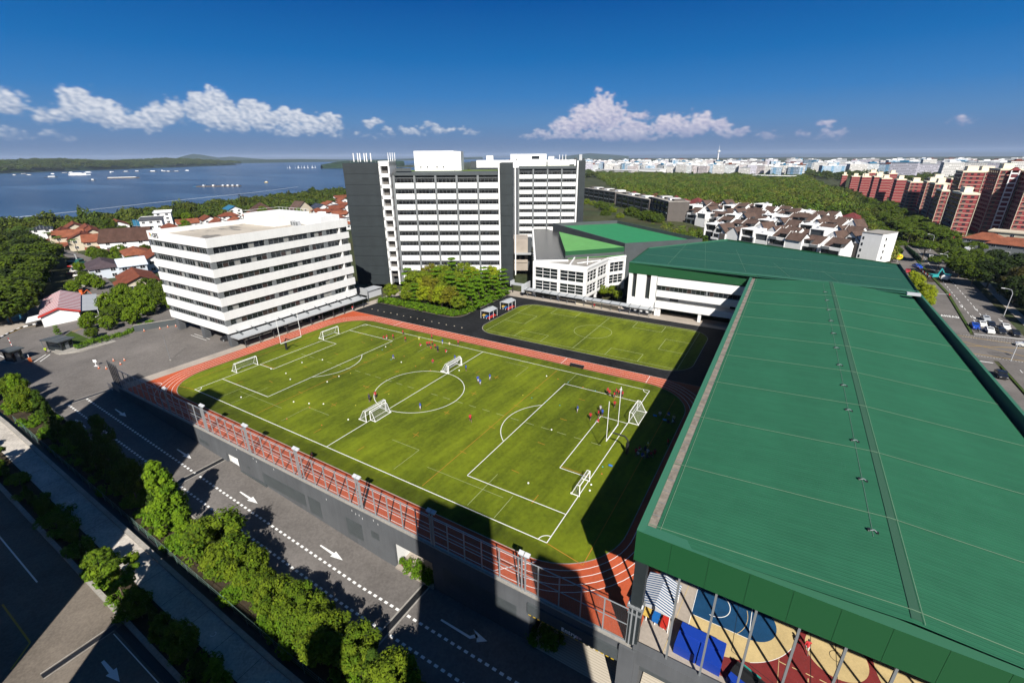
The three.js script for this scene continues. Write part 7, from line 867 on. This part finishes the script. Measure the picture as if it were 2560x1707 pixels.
{ // ---- red brick apartment towers: storeys of brick and cream bands
  mat('brick', white, .85, { map: mottle([.30, .058, .062], .14, 6, 641) }); mat('creamband', [.55, .47, .36], .8); mat('creamroof', white, .8, { map: mottle([.70, .62, .47], .1, 8, 643) });
  const tower = (label, x, z, w, d, top, ry = 0, detail = 1) => { const t = thing('red_tower', label, 'apartment tower', [x, -6, z], ry, 'red brick apartment towers'), H = top + 6, n = Math.max(6, Math.round(H / 2.75)), fh = H / n;
    for (let f = 0; f < n; f++) { obj('brick_storey', bx(0, w, f * fh, (f + 1) * fh - .3, -d, 0), M.brick, t); obj('cream_band', bx(-.06, w + .06, (f + 1) * fh - .3, (f + 1) * fh, -d - .06, .06), M.creamband, t); if (f && detail) { for (let k = 0; k < Math.max(1, Math.floor(w / 3.4)); k++) { const X = 1 + k * 3.4; obj('window', bx(X, X + 1.6, f * fh + .8, f * fh + 2, .0, .05), M.glassB, t); if (k % 3 === 0) obj('window_sill', bx(X - .2, X + 1.8, f * fh + .62, f * fh + .78, 0, .35), M.creamband, t); } for (let k = 0; k < Math.floor(d / 4.2); k++) { obj('window', bx(-.05, 0, f * fh + .8, f * fh + 2, -d + 1.2 + k * 4.2, -d + 3 + k * 4.2), M.glassB, t); obj('ledge', bx(-.5, 0, f * fh + .5, f * fh + .68, -d + 1 + k * 4.2, -d + 3.2 + k * 4.2), M.creamband, t); } } }
    obj('parapet', bx(-.2, w + .2, H, H + .9, -d - .2, .2), M.creamroof, t); obj('roof_house', bx(w * .25, w * .75, H + .9, H + 4, -d * .7, -d * .3), M.creamroof, t); if (detail) for (const X of [-.25, w - .1]) obj('corner_pipe', bx(X, X + .35, 0, H, .06, .4), M.creamband, t); return t; };
  tower('front low red tower with lit brick end beside the tall pair', 144.6, -331.5, 8, 22, 21, .02); tower('low red tower just behind the front low tower', 145, -386, 4.2, 18, 19.5); tower('tall red tower with red panelled stair shaft', 168, -372, 10, 24, 34); tower('tall red tower behind the pair of low towers', 158, -410, 12, 22, 31.5); tower('tallest red tower at the frame edge with cream balconies', 178.5, -357, 16, 30, 33); tower('tall red tower rear block left of the panelled shaft', 172, -440, 14, 20, 31);
  tower('cream striped red tower with round openings in the middle cluster', 153.3, -492, 9, 18, 20.7, 0, .5); tower('broad red tower in the middle cluster', 146, -520, 10, 22, 19, 0, 1); tower('red tower behind the middle cluster', 162, -530, 12, 18, 22, 0, 0); tower('red tower with cream roof house beyond the middle cluster', 148, -690, 8, 18, 21, 0, 0); tower('red tower left of the cream roof house', 130, -647, 10, 24, 18.8, 0, 0); tower('slim red tower among the far cluster', 126, -749, 4, 16, 15, 0, 0); tower('far red tower with banded lit front', 113.6, -726, 9, 20, 16, 0, 0); tower('farthest red tower at the wood edge', 104, -750, 6, 16, 16.7, 0, 0); tower('red tower at the wood edge before the far cluster', 122, -690, 9, 20, 17, 0, 0); tower('banded red tower between far and middle clusters', 133, -606, 9, 22, 18.5, 0, 0); tower('red tower tucked beside the banded tower', 142, -572, 8, 20, 19, 0, 0); tower('cream topped red tower behind the low front towers', 152, -452, 9, 20, 21, 0, 1); tower('red tower behind the cream topped tower', 166, -478, 12, 18, 24, 0, 0); tower('red tower seen between the far pair', 140, -730, 9, 18, 18, 0, 0); tower('red tower behind the far cluster', 136, -790, 12, 18, 19, 0, 0);
  const sh = thing('stair_shaft', 'red panelled stair shaft with pitched cap on the tall tower', 'tower', [173, -6, -370]); for (let f = 0; f < 13; f++) obj('red_panel', bx(0, 3.2, 1 + f * 2.9, 2.9 + f * 2.9, 0, .3), mat('panelred', [.16, .02, .03], .7), sh); obj('shaft_frame', [bx(-.5, 0, 0, 40, -.2, .5), bx(3.2, 3.7, 0, 40, -.2, .5), ...Array.from({ length: 14 }, (_, f) => bx(0, 3.2, f * 2.9, f * 2.9 + .9, -.1, .4))], M.wallwhite, sh); obj('cap', tris([[-.8, 40, .5], [4, 40, .5], [1.6, 42, .5], [-.8, 40, -3], [4, 40, -3], [1.6, 42, -3]]), M.brick, sh); obj('cap_roof', [quad([-.9, 40, .6], [1.6, 42, .6], [1.6, 42, -3], [-.9, 40, -3]), quad([4.1, 40, .6], [1.6, 42, .6], [1.6, 42, -3], [4.1, 40, -3])], M.brick, sh);
}
// ---- reserve wood
woods('reserve_wood', 'broad green wood between the terraces and the far estate', 3600, 811, r => { const v = r(), z = lerp(-425, -1150, Math.pow(v, .8)), k = (-425 - z) / 725, x0 = lerp(-40, -430, k) - (z > -560 ? (-425 - z) * .9 : 40 - k * 60), x1 = lerp(112, 60, k); const x = lerp(x0, x1, r()); const edge = -368 - (92 - x) * .587; if (z > edge - 16) return null; if (x > 96 && z < -640) return null; return [x, -6, z, 4.4 + r() * 3.6, (7 + r() * 4.5) / 1.6]; }, farCrown);
woods('tower_wood', 'dark trees at the feet of the red towers', 260, 815, r => { const z = -300 - r() * 480, x = lerp(136, 100, clamp((-330 - z) / 420)) + (r() - .7) * 22; return [x, -6.5, z, 4 + r() * 2.4, (7 + r() * 3) / 1.5]; }, darkCrown);
{ // ---- the far estate: white and pale blue blocks along the horizon
  const r = rng(121), pal = [[.52, .51, .49], [.54, .53, .51], [.48, .5, .52], [.36, .45, .54], [.5, .45, .45], [.45, .44, .5]];
  const mats = pal.map((c, i) => new THREE.MeshStandardMaterial({ color: col(1, 1, 1), roughness: .8, map: tex(128, 128, (u, v) => { const f = (v * 8) % 1 < .42 && (u * 8) % 1 < .74 && hash2(Math.floor(u * 8), Math.floor(v * 8), i) > .12; const s = Math.floor(u * 4) % 4 === 3; return f ? c.map(q => q * .30) : s && i === 3 ? [.14, .3, .46] : c; }, 26, 24) }));
  const roofs = [M.wallwhite, M.terracotta, M.canopy, M.bluetile];
  let n = 0; const blk = (x, z, w, d, h, ry) => { const t = thing('estate_block', 'white slab block in the dense far housing estate on the horizon', 'apartment block', [x, -6, z], ry, 'far estate blocks'); obj('body', bx(-w / 2, w / 2, 0, h, -d / 2, d / 2), mats[Math.floor(r() * 6)], t); obj('roof', [bx(-w / 2 - .5, w / 2 + .5, h, h + 1, -d / 2 - .5, d / 2 + .5), bx(-w * .2, w * .1, h + 1, h + 4, -d * .3, d * .3)], roofs[Math.floor(r() * 4) % (n++ % 3 ? 1 : 4)], t); };
  // front rank, right behind the wood
  for (let i = 0; i < 40; i++) { const k = i / 40, x = lerp(-430, 60, k) + r() * 8, z = lerp(-1290, -1080, k) - r() * 60 - 40; blk(x, z, 14 + r() * 12, 12, 22 + r() * 7, -.5 + r() * .8); }
  for (let rank = 0; rank < 5; rank++) for (let i = 0; i < 38; i++) { const az = lerp(-2.13, -1.28, (i + r()) / 38), D = 1450 + rank * 330 + r() * 200, x = 60 + Math.cos(az) * D, z = 64 + Math.sin(az) * D; blk(x, z, 26 + r() * 34, 14, 20 + r() * 9, -az - Math.PI / 2 + (r() - .5) * 1.2); }
  for (let i = 0; i < 26; i++) { const z = -1150 - i * 28, x = 130 + r() * 520 + i * 6; blk(x, z, 24 + r() * 20, 13, 26 + r() * 8, (r() - .5)); }
  const mall = (label, x, z, w, d, h, m, ry) => { const t = thing('low_block', label, 'building', [x, -6, z], ry); obj('body', bx(-w / 2, w / 2, 0, h, -d / 2, d / 2), m, t); obj('roof', bx(-w / 2 - 1, w / 2 + 1, h, h + .8, -d / 2 - 1, d / 2 + 1), M.wallwhite, t); obj('window_band', bx(-w / 2, w / 2, h * .35, h * .6, d / 2, d / 2 + .1), M.glassB, t); };
  mall('long white banded school block beyond the wood', -390, -1255, 120, 30, 13, mats[0], -.3); mall('plain white hall block beyond the wood', -285, -1235, 60, 30, 17, M.wallwhite, -.3); mall('dark blue long hall at the wood edge', 6, -1060, 74, 26, 10, M.panelgrey, -.35); mall('low school block with green trim near the red towers', 62, -850, 40, 18, 6, M.wallwhite, -.2);
  const tw = thing('radio_tower', 'slim white radio tower on the horizon', 'tower', [-330, -6, -2600]); obj('shaft', rod([0, 0, 0], [0, 70, 0], 4, 2, 8), M.wallwhite, tw); obj('pod', rod([0, 62, 0], [0, 68, 0], 7, 7, 12), M.wallwhite, tw); obj('mast', rod([0, 70, 0], [0, 92, 0], .9, .5), M.white, tw);
  woods('estate_trees', 'dark trees between the far estate blocks', 700, 817, r2 => { const az = lerp(-2.2, -1.3, r2()), D = 1180 + r2() * 500; return [60 + Math.cos(az) * D, -6, 64 + Math.sin(az) * D, 6 + r2() * 5, (8 + r2() * 6) / 1.5]; }, darkCrown);
}

// ================================================================ strait: island, hills, boats
function ridge(name, label, pts, w, m, seed) { // a hill strip: [x, z, height] along its axis
  const L = [], n = 12, r = rng(seed), P = pts.map(([x, z, h], i) => { const a = pts[Math.max(0, i - 1)], b = pts[Math.min(pts.length - 1, i + 1)], d = Math.hypot(b[0] - a[0], b[1] - a[1]), nx = -(b[1] - a[1]) / d, nz = (b[0] - a[0]) / d, W = w * (i === 0 || i === pts.length - 1 ? .1 : 1); return Array.from({ length: n + 1 }, (_, k) => { const t = k / n * 2 - 1; return [x + nx * W * t, -11 + (h + 11) * Math.pow(Math.cos(t * Math.PI / 2), .6) * (.85 + .3 * vnoise(i * .7, k * .6, seed)), z + nz * W * t]; }); });
  for (let i = 0; i < P.length - 1; i++) for (let k = 0; k < n; k++) L.push(P[i][k], P[i + 1][k], P[i + 1][k + 1], P[i][k], P[i + 1][k + 1], P[i][k + 1]);
  return struct(name, tris(upward(L)), m, label);
}
mat('hillgreen', white, 1, { map: mottle([.022, .045, .022], .8, 90, 701, 40) });
const islePts = []; for (let i = 0; i <= 26; i++) { const k = i / 26, x = lerp(-2500, -4300, Math.pow(k, 1.3)) - 160, z = lerp(600, -2300, k); islePts.push([x - (1 - k) * 120, z, (15 + 18 * vnoise(i * .35, 2, 5) + 8 * vnoise(i * .9, 7, 6)) * (k > .9 ? .6 : 1)]); }
ridge('island', 'long low wooded island across the strait', islePts, 330, M.hillgreen, 51);
{ const far = []; for (let i = 0; i <= 14; i++) far.push([-6100 + i * 60, 900 - i * 620, 8 + 22 * vnoise(i * .5, 1, 8)]); ridge('far_coast', 'thin blue far coastline on the horizon', far, 260, M.hillgreen, 53);
  ridge('hill', 'blue pointed hill far beyond the island', [[-9000, -4150, 20], [-9000, -4300, 48], [-9000, -4420, 88], [-9000, -4560, 112], [-9000, -4720, 84], [-9000, -4900, 50], [-9000, -5150, 66], [-9000, -5400, 50], [-9000, -5800, 20]], 380, M.hillgreen, 55); ridge('hill', 'low blue hill seen over the slab roofs', [[-4100, -8800, 20], [-3900, -8900, 50], [-3600, -9000, 74], [-3200, -9200, 48], [-2900, -9300, 20]], 380, M.hillgreen, 57);
  ridge('headland', 'small wooded headland beside the dark classroom tower', [[-2160, -1690, 8], [-2150, -1790, 24], [-2130, -1900, 26], [-2080, -2020, 24], [-2000, -2150, 20]], 110, M.hillgreen, 59); }
woods('island_wood', 'dark tree cover on the wooded island', 2600, 821, r => { const i = r() * 25.9, k = Math.floor(i), f = i - k, a = islePts[k], b = islePts[k + 1], t = r() * 2 - 1, d = Math.hypot(b[0] - a[0], b[1] - a[1]), nx = -(b[1] - a[1]) / d, nz = (b[0] - a[0]) / d, h = lerp(a[2], b[2], f); return [lerp(a[0], b[0], f) + nx * 320 * t, -12 + (h + 8) * Math.pow(Math.cos(t * 1.5), .6) * .95, lerp(a[1], b[1], f) + nz * 320 * t, 14 + r() * 12, 8 + r() * 7]; }, darkCrown);
{
  const hull = (L, w, h) => { const s = new THREE.Shape([[-L / 2, -w / 2], [L * .3, -w / 2], [L / 2, 0], [L * .3, w / 2], [-L / 2, w / 2]].map(p => new THREE.Vector2(...p))), g = new THREE.ExtrudeGeometry(s, { depth: h, bevelEnabled: false }); g.rotateX(-Math.PI / 2); return uvm(g); };
  const boat = (label, x, z, ry, L, w, h, sup, hm = M.darkgrey) => { const t = thing('boat', label, 'boat', [x, -10.2, z], ry); obj('hull', hull(L, w * .8, h * .7), hm, t); obj('deck_house', sup.map(([x0, x1, y1]) => bx(x0 * L, x1 * L, h * .7, h * .7 + y1 * .5, -w * .3, w * .3)), M.white, t); return t; };
  boat('large white ferry moored below the island shore', -2241, -688, 1.1, 62, 14, 4, [[-.4, .3, 8], [-.3, .1, 12]], M.white); boat('small dark tug in mid strait', -1625, -510, 1.2, 16, 6, 2.4, [[-.1, .2, 5]]); boat('long low barge with pale deck in mid strait', -1723, -622, 1.05, 78, 16, 3.5, [[-.48, .4, 2.5]], M.bark); boat('white boat farther along the island shore', -2454, -1022, 1, 32, 9, 3, [[-.3, .2, 6]]); boat('dark barge below the island near its tip', -2427, -1070, 1, 50, 10, 2.5, [[-.4, -.2, 4]]); boat('small yellow workboat in the near strait', -1042, -644, .6, 8, 4, 2, [[-.2, .2, 3]], M.yellow); boat('boat group end vessel at the left of the strait', -2056, -551, 1.2, 34, 9, 3, [[-.2, .3, 5]]);
  const r = rng(131); for (let i = 0; i < 16; i++) { const t = boat('small white work boat in the moored row under the island', -2450 - r() * 300 + i * 6, -560 - i * 40 - r() * 20, r() * 3, 16 + r() * 12, 6, 2, [[-.3, .3, 3 + r() * 3]], r() < .5 ? M.white : M.bark); t.userData.group = 'boats moored under the island'; }
  for (let i = 0; i < 9; i++) { const x = -2390 + i * 11 + r() * 8, z = -1640 - i * 14 - r() * 10, t = thing('sailing_boat', 'white sailing boat at the far moorings beside the dark tower', 'boat', [x, -10.1, z], r() * 3, 'sailing boats at the far moorings'); obj('hull', hull(12, 3.6, 1.6), M.white, t); obj('mast', rod([0, 1.6, 0], [0, 17, 0], .25, .12, 5), M.white, t); obj('sail', tris([[-.2, 3, 0], [-.2, 15, 0], [-4.6, 3, 0]]), M.wallwhite, t); }
  const ff = thing('fish_farm', 'floating fish farm of timber rafts and huts in the strait', 'raft', [-985, -10, -500], .55); for (let i = 0; i < 9; i++) { obj('raft', [bx(-44 + i * 10, -35 + i * 10, -.2, .7, -5, 5), ...[-4.6, 0, 4.2].map(z => bx(-44 + i * 10, -35 + i * 10, .7, 1.2, z, z + .5))], M.bark, ff); if (i % 2 || i > 5) obj('hut', bx(-42 + i * 10, -38 + i * 10, .7, 3.4, -3, 2), i % 3 ? M.paleblue : M.wallwhite, ff); } obj('boom', bx(-52, -46, 0, .8, -2, 2), M.bluetile, ff);
  const vl = thing('shore_terminal', 'white terminal building on the small headland', 'building', [-2205, -10, -1760], -.9); obj('hall', bx(-34, 34, 1, 10, -10, 10), M.wallwhite, vl); obj('roof', quad([-36, 12, 0], [36, 12, 0], [36, 9, 12], [-36, 9, 12]), M.wallwhite, vl); obj('pier', bx(-60, 60, 0, 1.2, 10, 16), M.concrete, vl);
  const bm = thing('boom_line', 'thin pale floating barrier line along the coast', 'barrier', [0, -9.9, 0]); let pz = null; for (let z = 160; z > -600; z -= 40) { const x = coastX(z) - 165 - Math.max(0, (-z) * .12); if (pz) obj('float', bar([pz[0], 0, pz[1]], [x, 0, z], 1.2, .5), M.paleblue, bm); pz = [x, z]; }
}
// ================================================================ buildings behind the camera that shade the road and pitch
{
  const blk = (label, boxes) => { const [x0, x1, , z0, z1] = boxes[0], t = thing('campus_tower', label, 'building', [(x0 + x1) / 2, 0, z0], 0); for (const [a, b, h, c, d] of boxes) { const cx = (x0 + x1) / 2; obj('wall', bx(a - cx, b - cx, -8, h, c - z0, d - z0), M.wallwhite, t); for (let y = 2; y < h - 3; y += 3.7) obj('window_band', bx(a - cx + .6, b - cx - .6, y, y + 1.6, c - z0 - .04, c - z0), M.glassB, t); } };
  blk('white campus tower behind the viewpoint', [[54.5, 59.4, 45.2, 66.2, 68.2], [59.4, 65, 46.4, 66.2, 68.2], [71.8, 77, 44.2, 66.2, 68.2], [55.8, 77, 36, 68.2, 69.8]]);
  blk('white slab tower behind the lower driveway', [[-28.4, -1.5, 48.5, 71, 73.5], [-1.5, 4, 53.5, 71, 73.5]]);
  blk('low white block behind the footpath hedges', [[14.4, 45.6, 21.5, 71.5, 74], [45.6, 48.6, 28.5, 71.5, 74]]);
  blk('white block behind the forecourt gate', [[-68, -47, 48, 80, 83]]);
}

// haze over the strait and the far estate
scene.fog = new THREE.FogExp2(new THREE.Color(.62, .76, 1), .000042);
// ---------------------------------------------------------------- shadows for every mesh, then draw
scene.traverse(o => { if (o.isMesh) { o.castShadow = true; o.receiveShadow = true; } });
renderer.render(scene, camera);
